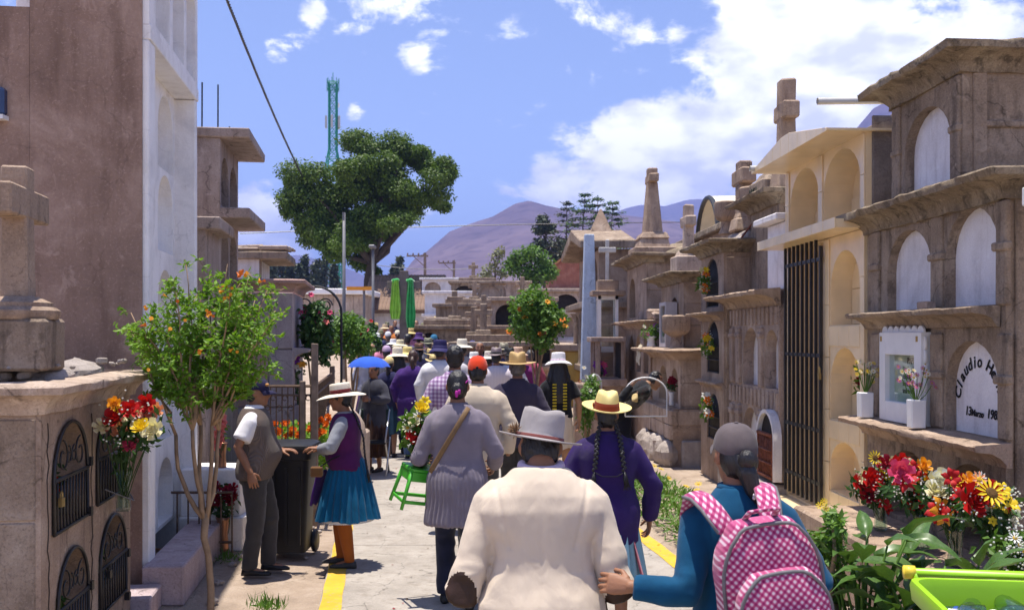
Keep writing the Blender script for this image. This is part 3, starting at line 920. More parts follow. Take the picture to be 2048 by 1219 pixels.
urn = [(0, 0), (.12, 0), (.10, .06), (.075, .10), (.08, .20), (.15, .24), (.18, .30), (.185, .50), (.165, .52), (.0, .50)]
for (u, v, k_) in ((13.5, .15, .85), (12.72, .30, 1.0)):
    b = B(); b.lathe([(r * k_, z * k_ + 3.28) for r, z in urn], (0, 0, 0), 16, F=lambda x, y, z, u=u, v=v: FR(u + x, v + y, z)); b.obj('urn', S_TAN, t, auto=40)
b = B(); b.tube([FR(12.6, .1, 3.12), FR(12.2, .35, 3.55), FR(11.9, .5, 3.9)], .012, 5); b.obj('iron_rod', RUST, t)

# pale tomb between tomb 3 and 4, rear, with dated block and tall cross rising behind the tiled tomb
t = thing('rear_tomb', FR(12.0, 1.6, 0), 'rear stone tomb with dated block and tall stone cross behind tiled tomb', 'tomb')
b = B(); b.bx(11.3, 12.45, .2, 2.2, 2.0, 3.42, FR); b.obj('wall', S_GREY, t)
shelf(t, FR, [(11.3, 2.0), (11.3, .2), (12.45, .2), (12.45, 1.5)], 3.55, S_LICH, 1.3, .9, seed=15, jit=.012)
b = B(); b.box((12.08, .36, 3.66), (.62, .42, .24), F=FR); b.box((12.08, .36, 3.83), (.5, .34, .12), F=FR, taper=.6); roughen(b.obj('date_block', S_GREY, t, bevel=.03), .01)
textmesh('lettering', '1951', .17, mat('dark_letter', (.03, .035, .02), .9, .1, 9, 0), t, textM(FR, 12.36, .145, 3.585), .004, 'LEFT', 0, .004, 1.1)
b = B(); b.box((12.36, .9, 3.8), (.2, .2, .6), F=FR); b.box((12.36, .9, 3.9), (.46, .19, .22), F=FR); roughen(b.obj('cross', S_TAN, t, bevel=.02), .01)
b = B(); cc = (11.55, .36)
b.box((*cc, 3.72), (.34, .34, .36), F=FR, taper=.7); b.box((*cc, 4.25), (.19, .19, .9), F=FR, taper=.9); b.box((*cc, 4.50), (.44, .19, .19), F=FR); b.box((*cc, 4.72), (.17, .19, .32), F=FR)
roughen(b.obj('tall_cross', S_TAN, t, bevel=.02), .012, 6)

# ---------------------------------------------------------------- right row, tomb 5 (bowed shelf, cross on pedestal)
t = thing('shelf_tomb', FR(15.5, .5, 0), 'brown stone tomb with wide ledge, square block side and small cross', 'tomb')
vv = -.27
niche_box(t, FR, 14.45, 16.7, vv, 1.2, .85, 1.58, [(14.62, 15.15, .90, 1.42, 'arch', .16, S_PALE), (15.45, 16.1, .90, 1.44, 'arch', .2, DARK)], S_PALE)
shelf(t, FR, [(14.45, 1.2), (14.45, vv), (16.7, vv), (16.7, 1.0)], 1.70, S_TAN, 1.6, .95, seed=21, jit=.012)
ashlar(t, FR, 'side', 14.45, vv + .02, 1.0, .88, 1.56, [1, 1], 2, S_PALE, 6, .014)
ashlar(t, FR, 'side', 14.40, vv - .16, 1.0, .40, .83, [2, 2], 2, S_PALE, 7, .03)
ashlar(t, FR, 'front', vv - .14, 14.40, 16.6, .40, .83, [4, 4], 2, S_PALE, 8, .03)
b = B(); b.bx(14.38, 16.7, vv - .12, 1.2, 0, .845, FR); b.obj('base', S_TAN, t)
b = B()
for i in range(5): b.ell(FR(14.55 + i * .45, vv - .16, .18), (.17, .3, .24), 10, 7)
b.box(FR(14.42, .1, .2), (.7, .25, .42)); roughen(b.obj('rubble_base', S_RUB, t, bevel=.02), .05, 5)
niche_box(t, FR, 14.75, 16.5, -.16, 1.2, 1.70, 2.74, [(15.1, 15.75, 1.75, 2.5, 'arch', .2, DARK)], S_TAN, 'upper_wall')
ashlar(t, FR, 'side', 14.75, -.14, .9, 1.74, 2.7, [1, 2], 3, S_TAN, 9, .014)
shelf(t, FR, [(14.75, 1.2), (14.75, -.16), (16.5, -.16), (16.5, 1)], 2.84, S_LICH, 1.4, .85, seed=22, jit=.012)
b = B(); c = (15.35, .04)
b.box((*c, 2.98), (.52, .46, .30), F=FR); b.box((*c, 3.17), (.40, .36, .10), F=FR, taper=.75); b.box((*c, 3.55), (.16, .16, .74), F=FR, taper=.94); b.box((*c, 3.66), (.44, .165, .16), F=FR)
roughen(b.obj('cross', S_PALE, t, bevel=.02), .01, 7)
b = B(); b.lathe([(0, 0), (.11, 0), (.09, .05), (.07, .16), (.18, .22), (.21, .27), (.21, .46), (.18, .48), (0, .46)], FR(14.62, -.30, 1.73), 16); b.obj('urn', S_TAN, t, auto=40)
# glazed case with pink flowers leaning on the ledge
cs = thing('glazed_case', FR(15.35, -.27, 1.73), 'narrow white framed glass case with pink flowers on stone ledge', 'cabinet')
b = B(); u0, u1, v0, v1, z0, z1 = 15.12, 15.62, -.36, -.18, 1.735, 2.42
for (a, c_) in ((u0, u0 + .05), (u1 - .05, u1)): b.bx(a, c_, v0, v1, z0, z1, FR)
b.bx(u0 + .05, u1 - .05, v0, v1, z0, z0 + .06, FR); b.bx(u0 + .05, u1 - .05, v0, v1, z1 - .05, z1, FR); b.obj('frame', mat('pale_frame', (.50, .46, .47), .5, .1), cs)
b = B(); b.bx(u0 + .05, u1 - .05, v1 - .02, v1 - .01, z0 + .06, z1 - .05, FR); b.obj('back', mat('pale_lilac', (.5, .48, .55), .7, .1), cs)
b = B(); b.bx(u0 + .05, u1 - .05, v0 + .02, v0 + .023, z0 + .06, z1 - .05, FR); b.obj('pane', GLASS, cs)

# ---------------------------------------------------------------- right row, tomb 6 (obelisk with cross)
t = thing('obelisk_tomb', FR(18.3, .5, 0), 'stone tomb under a tall tapering obelisk topped by a cross', 'tomb')
vv = -.25
niche_box(t, FR, 17.0, 19.8, vv, 1.6, 0, 2.06, [(18.0, 18.55, 1.25, 1.93, 'point', .12, S_PINK), (18.75, 19.3, 1.25, 1.93, 'point', .12, S_PINK), (17.2, 17.7, 1.25, 1.9, 'rect', .25, DARK)], S_TAN)
shelf(t, FR, [(17.0, 1.6), (17.0, vv), (19.8, vv), (19.8, 1)], 2.16, S_TAN, 1.3, .8, seed=31, jit=.012)
niche_box(t, FR, 17.4, 19.6, -.25, 1.6, 2.16, 3.22, [(18.6, 19.3, 2.25, 3.0, 'arch', .25, DARK)], S_TAN, 'upper_wall')
ashlar(t, FR, 'side', 17.4, -.23, 1.2, 2.25, 3.15, [2, 1], 2, S_TAN, 31, .02)
shelf(t, FR, [(17.4, 1.6), (17.4, -.25), (19.6, -.25), (19.6, 1)], 3.33, S_LICH, 1.5, .9, seed=32, jit=.012)
b = B(); b.ell(FR(18.4, .8, 3.33), (1.0, 1.0, .28), 20, 8); roughen(b.obj('domed_roof', S_LICH, t, smooth=True), .03, 4)
b = B(); c = (18.15, -.02)
b.box((*c, 3.42), (.85, .75, .16), F=FR); b.box((*c, 3.57), (.66, .58, .18), F=FR, taper=.85); b.box((*c, 3.71), (.62, .55, .12), F=FR, taper=.8)
b.box((*c, 4.22), (.36, .34, 0.96), F=FR, taper=.55); b.box((*c, 4.82), (.19, .18, .28), F=FR); b.box((*c, 4.76), (.46, .19, .16), F=FR)
roughen(b.obj('obelisk_cross', S_TAN, t, bevel=.02), .012, 5)
b = B(); b.box(FR(17.2, -.05, 2.27), (.5, .5, .2)); b.box(FR(17.6, -.15, 2.24), (.4, .3, .14)); b.box(FR(16.9, -.1, 2.24), (.25, .3, .16)); roughen(b.obj('loose_stones', S_PINK, t, bevel=.03), .04, 7)

# lantern shrine with thin cross standing before the obelisk tomb
t = thing('lantern_shrine', FR(19.9, -.6, 0), 'white framed lantern shrine with thin metal cross by obelisk tomb', 'shrine')
b = B(); b.box(FR(19.9, -.6, .75), (.44, .44, 1.5)); b.box(FR(19.9, -.6, 1.53), (.62, .62, .10)); b.obj('plinth', S_TAN, t, bevel=.01); b = B(); b.box(FR(19.9, -.6, 2.75), (.66, .66, .10)); b.box(FR(19.9, -.6, 2.9), (.42, .42, .22)); b.obj('cap_stone', S_TAN, t, bevel=.01)
b = B()
for sx in (-1, 1):
    for sy in (-1, 1): b.box(FR(19.9, -.6, 2.15) + V3(sx * .17, sy * .17, 0), (.06, .06, 1.12))
b.box(FR(19.9, -.6, 1.64), (.4, .4, .1)); b.box(FR(19.9, -.6, 2.67), (.4, .4, .08)); b.obj('frame', P_PAINT, t)
b = B(); b.box(FR(19.9, -.6, 2.15), (.30, .30, .98)); b.obj('pane', GLASS, t)
b = B(); b.box(FR(19.9, -.6, 3.4), (.07, .07, .85)); b.box(FR(19.9, -.6, 3.62), (.34, .09, .10)); b.obj('thin_cross', PIPE, t, bevel=.008)
# second small glazed shrine
t = thing('small_shrine', FR(19.0, -.75, 0), 'small stone framed glass shrine with purple flowers below the lantern shrine', 'shrine')
b = B()
for (du, dv) in ((-.4, -.2), (.4, -.2), (-.4, .25), (.4, .25), (0, -.2)): b.box(FR(19.0 + du, -.75 + dv, 1.45), (.09, .09, .7))
b.box(FR(19.0, -.75, 1.84), (.65, 1.05, .09)); b.box(FR(19.0, -.75, 1.04), (.70, 1.1, .14)); b.box(FR(19.0, -.75, .5), (.5, .9, .98)); b.obj('frame', S_PINK, t, bevel=.01)
b = B(); b.box(FR(19.0, -.52, 1.45), (.02, .9, .66)); b.obj('back', DARK, t)

# ---------------------------------------------------------------- right row, tomb 7 (pediment, columns) and long wall
t = thing('pediment_tomb', FR(23.5, .3, 0), 'stone tomb with small gable roof and paired columns beside blue obelisk', 'tomb')
vv = -.80
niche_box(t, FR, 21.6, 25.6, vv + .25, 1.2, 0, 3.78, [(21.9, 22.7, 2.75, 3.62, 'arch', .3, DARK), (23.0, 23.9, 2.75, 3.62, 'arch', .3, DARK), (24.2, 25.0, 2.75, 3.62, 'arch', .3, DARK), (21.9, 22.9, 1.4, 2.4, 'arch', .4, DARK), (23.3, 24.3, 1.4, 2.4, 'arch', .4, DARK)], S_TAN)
for z in (2.6, 1.2):
    b = B(); b.bx(21.5, 25.7, vv - .10, .1, z - .09, z + .06, FR); roughen(b.obj('slab', S_GREY, t, bevel=.02), .012)
for u in (21.8, 22.85, 24.0):
    b = B(); b.lathe([(.11, 0), (.09, .05), (.085, 1.0), (.12, 1.08), (.16, 1.16)], FR(u, vv + .02, 1.28), 12); b.obj('column', S_GREY, t, auto=40)
b = B(); pz = [(21.3, 3.78), (21.3, 3.96), (23.3, 4.38), (25.8, 3.96), (25.8, 3.78), (23.3, 4.12)]
b.prism([V3(u, vv - .2, z) for u, z in pz], (0, 1.2, 0), F=FR); roughen(b.obj('gable_roof', S_GREY, t, bevel=.02), .015)
b = B(); b.box(FR(23.3, -.3, 4.56), (.56, .56, .62), taper=.08); b.obj('pyramid_finial', S_TAN, t)
t = thing('blue_obelisk', W(1178, 700, 20.6) * 1, 'pale blue painted obelisk pillar before the gabled tomb', 'obelisk')
t.location.z = 0
b = B(); c = t.location.copy(); b.box(c + V3(0, 0, 2.0), (.40, .40, 4.0), taper=.5); b.obj('shaft', P_BLUE, t, bevel=.012)
b = B(); b.box(c + V3(0, 0, .2), (.62, .62, .4)); b.obj('plinth', S_PINK, t, bevel=.02)
t = thing('stone_wall', FR(23, 1.9, 0), 'long brown stone cemetery wall with coping behind the obelisk tomb', 'wall')
b = B(); b.bx(17.5, 27, 1.7, 2.1, 0, 4.0, FR); b.obj('wall_body', S_TAN, t)
b = B(); b.bx(17.4, 27.1, 1.55, 2.2, 4.0, 4.14, FR); roughen(b.obj('coping', S_LICH, t, bevel=.02), .012)
b = B(); b.bx(17.4, 17.5, 1.7, 9.0, 0, 3.95, FR); b.bx(17.3, 17.6, 1.6, 9.0, 3.95, 4.08, FR); b.obj('return_wall', S_TAN, t)

# red stone pillar and stacked hoops by the small shrine
t = W(1172, 760, 15.8)
o = tag(roughen(B().box((t.x, t.y, .58), (.40, .4, 1.16)).obj('stone_pillar', S_PINK, None, loc=(t.x, t.y, 0), bevel=.02), .01), 'short reddish square stone pillar beside the planting', 'pillar')

# yellow tomb wall in the middle distance
t = thing('yellow_wall', (2.3, 24.5, 0), 'long low yellow plastered tomb behind the hibiscus', 'tomb')
b = B(); b.bx(1.05, 3.4, 23.5, 26.5, 0, 1.55); b.obj('wall', P_YEL, t, bevel=.02)
b = B(); b.bx(.95, 3.5, 23.4, 26.6, 1.55, 1.72); roughen(b.obj('coping', S_PALE, t, bevel=.02), .015)
b = B(); b.bx(.98, 3.5, 23.42, 23.5, .62, .70); b.obj('band', P_YEL, t)

# ---------------------------------------------------------------- arched translucent canopy on the right
t = thing('arched_canopy', (5.6, 25.5, 0), 'cream barrel vault canopy on dark posts behind the tombs', 'canopy')
cx, cy, rr_, L_ = 6.0, 25.0, 1.35, 4.5
b = B(); rings = []
for (x, r_) in ((0, rr_), (0, rr_ - .05), (L_, rr_ - .05), (L_, rr_)):
    rings.append([V3(cx - 1.05 + x * .95, cy + r_ * math.cos(q) - x * .12, 4.25 + r_ * .85 * math.sin(q)) for q in [math.pi * k / 18 for k in range(19)]])
b.loft(rings + [rings[0]], cap=False, closed=False); b.obj('vault', mat('cream_sheet', (.72, .66, .52), .5, .08, 3, .05), t, auto=40)
b = B(); b.tube([V3(cx - 1.1, cy + rr_ * math.cos(q), 4.22 + rr_ * .85 * math.sin(q)) for q in [math.pi * k / 18 for k in range(19)]], .06, 6); b.obj('arch_rib', IRON, t)
for y in (-rr_, rr_):
    for x in (0, L_ - .2):
        b = B(); b.box((cx - 1.08 + x * .95, cy + y - x * .12, 2.15), (.12, .12, 4.3)); b.obj('post', IRON, t)
for k in range(4):
    b = B(); b.box((cx - 1.6, cy - .2 - .0, 3.6 + k * .16), (1.3, .1, .12)); b.obj('timber', WOOD, t)
b = B(); b.lathe([(.42, 3.6), (.42, 4.1), (.3, 4.4), (.0, 4.55)], (cx - 2.2, cy + .6, -.25), 12); b.obj('blue_tarp', mat('turquoise_tarp', (.05, .33, .42), .5, .15), t, auto=50)

# ================================================================== left row
# tomb with iron grilles and cross
t = thing('grille_niche_tomb', FL(5.7, .8, 0), 'cracked tan stone tomb with four small black arched grilles and broken top', 'tomb')
LT1 = t
h1 = [(5.0, 5.58, .90, 1.45, 'arch', .3, DARK), (5.78, 6.42, .92, 1.45, 'arch', .3, DARK), (5.06, 5.60, .20, .77, 'arch', .3, DARK), (5.84, 6.44, .26, .80, 'arch', .3, DARK)]
niche_box(t, FL, 4.84, 6.6, 0, 1.9, 0, 1.54, h1, S_TAN)
for k, g in enumerate(h1): grille(t, FL, *g[:4], -.012, IRON, 11, 'arch', .0058, True, (.02, .97))
shelf(t, FL, [(4.84, 1.9), (4.84, 0), (6.6, 0), (6.6, 1.6)], 1.655, S_PALE, .72, .85, seed=41, jit=.008)
ashlar(t, FL, 'side', 4.84, .02, 1.7, 0.02, 1.5, [1, 1, 1], [.5, .48, .5], S_GREY, 4, .012)
b = B()
for (u, v, z, s_) in ((5.5, .35, 1.70, .5), (6.05, .3, 1.69, .42), (5.1, .6, 1.71, .6), (5.9, .8, 1.71, .6), (6.3, .5, 1.68, .3), (5.3, .15, 1.675, .25)):
    b.ell(FL(u, v, z), (s_ * .62, s_ * .7, .075), 14, 7)
roughen(b.obj('mortar_rubble', S_RUB, t, smooth=False), .035, 7)
rr = random.Random(77)
for i in range(26):
    b = B(); s_ = rr.uniform(.02, .055); b.box(FL(rr.uniform(4.9, 6.5), rr.uniform(-.05, .6), 1.70 + rr.uniform(0, .05)), (s_, s_ * 1.4, s_ * .8), Matrix.Rotation(rr.random() * 6, 3, 'Z')); roughen(b.obj('rubble_stone', S_RUB, t, bevel=.008), .012, 20, i)
for g in ((5.58, 1.2), (6.42, 1.15), (5.6, .5), (6.44, .5)):
    b = B(); b.box(FL(g[0] + .01, -.02, g[1]), (.03, .03, .05)); b.box(FL(g[0] + .01, -.02, g[1] - .28), (.03, .03, .05)); b.obj('hinge', IRON, t)
for (u, z, m_) in ((5.04, 1.06, 'brass'), (5.95, .48, 'black_iron')):
    b = B(); c = FL(u, -.035, z); b.box(c, (.02, .035, .045)); b.tube([c + V3(0, -.012, .02), c + V3(0, -.012, .045), c + V3(0, 0, .055), c + V3(0, .012, .045), c + V3(0, .012, .02)], .004, 5); b.obj('padlock', MATS[m_], t)
b = B()                                          # cracks as raised plaster edges
for (u, z, du) in ((4.93, 0, .03), (5.70, .2, .02)):
    pts = []
    zz = z
    while zz < 1.5: pts.append(FL(u + rr.uniform(-du, du), -.001, zz)); zz += .07
    b.tube(pts, .0045, 4)
b.obj('crack', mat('crack_dark', (.06, .045, .035), 1, .2), t)
# stone cross on pedestal on top of it
t = thing('stone_cross', FL(5.12, .2, 1.74), 'squared stone cross on moulded pedestal on top of tan grille tomb', 'cross')
F2 = lambda u, v, z: FL(5.12 + u, .2 + v, z)
b = B(); b.box((0, 0, 1.86), (.36, .36, .26), F=F2); roughen(b.obj('pedestal', S_GREY, t, bevel=.015), .01)
b = B(); b.lathe([(0, 1.985), (.185, 1.985), (.20, 2.005), (.20, 2.03), (.18, 2.045), (.165, 2.05), (.165, 2.07), (.13, 2.085), (.10, 2.10), (0, 2.11)], (0, 0, 0), 20, F=F2); b.obj('moulding', S_TAN, t, auto=40)
b = B(); b.box((0, 0, 2.32), (.135, .135, .46), F=F2, taper=.92); b.box((0, 0, 2.575), (.56, .13, .155), F=F2); b.box((0, 0, 2.70), (.125, .128, .13), F=F2)
roughen(b.obj('shaft', S_TAN, t, bevel=.01), .005, 9)

# tall columbarium: brown rendered end wall, white niche front
t = thing('columbarium', FL(8.1, 1.2, 0), 'tall white niche block with brown rendered end wall', 'building')
b = B(); b.bx(7.13, 7.15, .045, .80, 0, 6.2, FL); b.bx(7.13, 7.15, .80, 4.2, 0, 4.22, FL); roughen(b.obj('end_wall', P_BROWN, t), .004)
b = B(); b.bx(7.151, 9.06, .55, .80, 0, 6.2, FL); b.bx(7.151, 9.06, .80, 4.2, 0, 4.20, FL); b.obj('core', P_BROWN, t)
b = B(); b.bx(7.3, 7.7, .802, .95, 4.2, 4.5, FL); b.obj('parapet_block', P_PAINT, t, bevel=.01)
cells = []
for (u0, u1) in ((7.45, 8.06), (8.29, 8.90)):
    for zt, hh in ((3.96, .64), (3.28, .66), (2.47, .66), (1.66, .64), (.86, .55)):
        cells.append((u0, u1, zt - hh, zt, 'arch', .24, P_PAINT))
niche_box(t, FL, 7.3, 9.0, .18, .54, .28, 4.03, cells, P_PAINT, 'niche_wall')
b = B(); b.bx(7.151, 7.34, 0, .54, 0, 4.03, FL); b.bx(8.97, 9.08, 0, .54, 0, 4.03, FL); roughen(b.obj('pier', P_PAINT, t, bevel=.008), .004)
b = B(); b.bx(7.152, 9.081, -.012, .54, 4.031, 4.14, FL); roughen(b.obj('slab', P_PAINT, t, bevel=.006), .004)
niche_box(t, FL, 7.152, 9.08, 0, .54, 4.141, 6.2, [(7.36, 7.86, 4.19, 5.0, 'arch', .4, P_PAINT), (7.98, 8.44, 4.19, 5.0, 'arch', .4, P_PAINT), (8.55, 8.98, 4.19, 5.0, 'arch', .4, P_PAINT)], P_PAINT, 'upper_niche_wall')
b = B(); b.bx(7.0, 9.35, -.27, .02, 0, .275, FL); roughen(b.obj('plinth', P_LILAC, t, bevel=.01), .008); b = B(); b.bx(6.62, 6.99, -.12, .5, 0, .16, FL); roughen(b.obj('plinth', P_LILAC, t, bevel=.01), .008)
# small glazed wall box on the brown wall
wb = W(-8, 205, 7.0)
t = thing('wall_box', wb, 'dark glass wall box with white sill on brown wall', 'wall box')
b = B(); b.box(wb, (.16, .12, .20)); b.obj('case', mat('blue_glass_dark', (.02, .035, .09), .08, .1, 3, 0, spec=.8), t, bevel=.02)
b = B(); b.box(wb + V3(0, -.01, -.115), (.18, .15, .03)); b.obj('sill', WHITEP, t)

# unfinished concrete niche tower
t = thing('niche_tower', FL(11.1, .8, 0), 'unfinished raw concrete niche tower with projecting slabs and bare rebar', 'building')
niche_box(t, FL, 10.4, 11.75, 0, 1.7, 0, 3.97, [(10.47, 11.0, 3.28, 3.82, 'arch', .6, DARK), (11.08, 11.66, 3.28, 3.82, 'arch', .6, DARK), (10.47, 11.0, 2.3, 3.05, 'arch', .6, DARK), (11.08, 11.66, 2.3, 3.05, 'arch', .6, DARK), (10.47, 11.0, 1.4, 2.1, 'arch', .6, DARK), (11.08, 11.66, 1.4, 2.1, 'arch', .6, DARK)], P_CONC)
for (u0, u1, v0, z, th) in ((10.36, 11.85, -.30, 3.97, .10), (10.41, 11.85, -.30, 3.14, .11), (10.41, 11.8, -.22, 2.14, .11)):
    b = B(); b.bx(u0, u1, v0, 1.75 if z > 3.5 else .02, z, z + th, FL); roughen(b.obj('slab', P_CONC, t, bevel=.01), .01)
b = B(); b.bx(9.5, 10.398, .0, 1.5, 0, 2.92, FL); b.obj('lower_block', P_CONC, t)
b = B(); b.bx(9.42, 10.399, -.14, 1.5, 2.92, 3.03, FL); roughen(b.obj('slab', P_CONC, t, bevel=.01), .012)
for (u, v, h_) in ((10.5, .2, .5), (10.9, .1, .58), (11.55, .02, .1), (11.75, .1, .3), (11.0, .5, .2), (10.6, .5, .42)):
    b = B(); b.tube([FL(u, v, 4.05), FL(u + .01, v, 4.07 + h_)], .009, 5); b.obj('rebar', IRON, t)

# whitewashed tomb with stone slab roof
t = thing('slab_roof_tomb', FL(15.0, .6, 0), 'whitewashed tomb with flat stone slabs laid on its roof', 'tomb')
b = B(); b.bx(14.3, 15.7, .05, 1.6, 0, 3.0, FL); b.obj('wall', P_WHITE, t)
b = B(); b.bx(14.2, 15.75, -.34, 1.7, 3.0, 3.12, FL); roughen(b.obj('roof_slab', S_GREY, t, bevel=.015), .015)
rr = random.Random(2)
for i in range(5):
    for j in range(3):
        b = B(); u = 14.2 + j * .5; v = -.36 + i * .4
        b.bx(u + .02, u + .49, v + .01, v + .39, 3.13 + .05 * j, 3.17 + .05 * j + rr.uniform(0, .03), FL); roughen(b.obj('roof_stone', S_PALE, t, bevel=.015), .025, 4, i + j * 3)
b = B(); b.bx(14.31, 14.36, .02, .1, 2.3, 3.0, FL); b.obj('jamb', S_GREY, t)

# marble-clad tomb
t = thing('marble_tomb', FL(12.4, -.1, 0), 'tomb clad in large pink and grey marble panels under a moulded cap', 'tomb')
b = B(); b.bx(11.83, 13.4, -.60, .6, 0, 2.42, FL); b.obj('core', GRAN, t)
pan = [(-.62, -.12, 1.75, 2.42, GRAN), (-.11, .55, 1.75, 2.42, GRAN2), (-.62, -.34, 1.06, 1.74, GRAN), (-.33, .55, 1.06, 1.74, GRAN2), (-.62, -.05, .4, 1.05, GRAN), (-.04, .55, .4, 1.05, GRAN)]
for (v0, v1, z0, z1, m_) in pan:
    b = B(); b.bx(11.80, 11.829, v0, v1 - .008, z0 + .004, z1 - .004, FL); b.obj('marble_panel', m_, t, bevel=.004)
for (u0, u1) in ((11.83, 12.6), (12.61, 13.4)):
    for (z0, z1) in ((.4, 1.05), (1.06, 1.74), (1.75, 2.42)):
        b = B(); b.bx(u0 + .004, u1 - .004, -.625, -.601, z0 + .004, z1 - .004, FL); b.obj('marble_panel', GRAN, t, bevel=.004)
shelf(t, FL, [(11.80, .6), (11.80, -.62), (13.4, -.62), (13.4, .4)], 2.56, GRAN2, .8, .8, 'cap', .0, 3)
shelf(t, FL, [(11.83, -.61), (13.4, -.61)], 1.74, GRAN, 1.0, .8, 'bracket', .0, 3)

# far structures seen over the planting on the left
t = thing('flat_roof_house', (-8.5, 44, 0), 'long low block house with flat pale concrete roof edge', 'house')
b = B(); b.bx(-10.3, -6.4, 43, 49, 0, 3.7); b.obj('wall', S_PALE, t)
b = B(); b.bx(-10.6, -6.2, 42.7, 49.3, 3.7, 3.95); b.obj('roof', P_PAINT, t, bevel=.03)
b = B(); b.bx(-10.5, -6.3, 42.5, 42.95, 2.55, 2.7); b.obj('awning', P_PAINT, t)
for i in range(9):
    b = B(); b.bx(-10.28 + i * .43, -10.28 + i * .43 + .41, 42.95, 43.02, 2.9, 3.65); b.obj('block', S_PALE, t, bevel=.01)
t = thing('tile_roof_house', (-4.4, 47, 0), 'low white house with brown clay tile roof behind the cross', 'house')
b = B(); b.bx(-6.6, -3.4, 46, 51, 0, 3.0); b.obj('wall', P_WHITE, t)
ctile = mat('clay_tile', (.19, .125, .09), .9, .35, 3, .4)
cyl = B(); cyl.tube([(0, 0, 0), (0, 1.85, 1.0)], .1, 8, flat=.7); cme = cyl.mesh('roof_tile'); cme.materials.append(ctile)
rf = B(); rf.prism([V3(-6.9, 45.6, 2.95), V3(-3.2, 45.6, 2.95), V3(-3.2, 48.5, 4.55), V3(-6.9, 48.5, 4.55)], (0, 0, .1)); rf = rf.obj('roof', ctile, t)
for i in range(23):
    for j in range(2): inst(cme, 'roof_tile', V3(-6.85 + i * .16, 45.55 + j * 1.45, 3.06 + j * .8) - t.location, rf)
for (x0, x1) in ((-6.1, -5.2), (-4.9, -4.3), (-4.1, -3.6)):
    b = B(); b.bx(x0, x1, 45.96, 46.0, 0, 2.0); b.obj('doorway', DARK, t)
# red house on the right with orange roof
t = thing('red_gable_house', (4.3, 63, 0), 'red plastered gable house with orange roof below the mountain', 'house')
REDP = stone('red_plaster', (.36, .145, .10), light=(.45, .22, .16), dark=(.2, .09, .07), streak=.4)
b = B(); b.prism([V3(2.3, 62, 0), V3(4.75, 62, 0), V3(4.75, 62, 6.0), V3(3.65, 62, 7.0), V3(2.3, 62, 6.0)], (0, 6, 0)); b.obj('wall', REDP, t)
for (xa, za, xb, zb) in ((2.15, 5.9, 3.65, 7.05), (3.65, 7.05, 4.95, 5.9)):
    b = B(); b.prism([V3(xa, 61.7, za), V3(xb, 61.7, zb), V3(xb, 61.7, zb + .15), V3(xa, 61.7, za + .15)], (0, 6.6, 0)); b.obj('roof', mat('orange_tile', (.48, .22, .10), .9, .2), t)
b = B(); q = outline(2.85, 4.1, 3.4, 4.55, 'arch', 12); b.prism([V3(u, 61.93, z) for u, z in q], (0, .06, 0)); b.obj('arch_window', DARK, t)
b = B(); b.bx(2.2, 4.9, 61.6, 61.9, 4.75, 4.9); b.obj('band', S_PINK, t)

# ---------------------------------------------------------------- stepped tombs filling the middle distance
FIELD = [  # px centre, Y, width, top row(py), kind
 (895, 27.0, 1.7, 655, 0), (945, 30.0, 2.4, 640, 1), (1000, 26.5, 1.5, 655, 2), (935, 34.0, 2.0, 612, 0), (985, 37.0, 2.6, 600, 1),
 (900, 40.0, 1.9, 586, 3), (955, 43, 2.2, 566, 0), (1012, 33.0, 1.8, 612, 2), (1045, 29.0, 1.8, 600, 1), (925, 23.5, 1.2, 690, 2), (985, 22.5, 1.6, 688, 0),
 (910, 48, 3.0, 560, 3), (975, 50, 4.2, 566, 1), (1070, 40, 2.6, 600, 1), (1130, 36, 3.2, 582, 1), (1105, 30, 2.4, 625, 3)]
KINDN = ['stepped grey brown tomb with stone crosses in the crowded grave field', 'flat topped stone tomb with projecting slabs in the crowded grave field', 'small stone tomb with a cross on its pedestal in the grave field', 'whitewashed tomb block with grass on its roof in the grave field']
rr = random.Random(12)
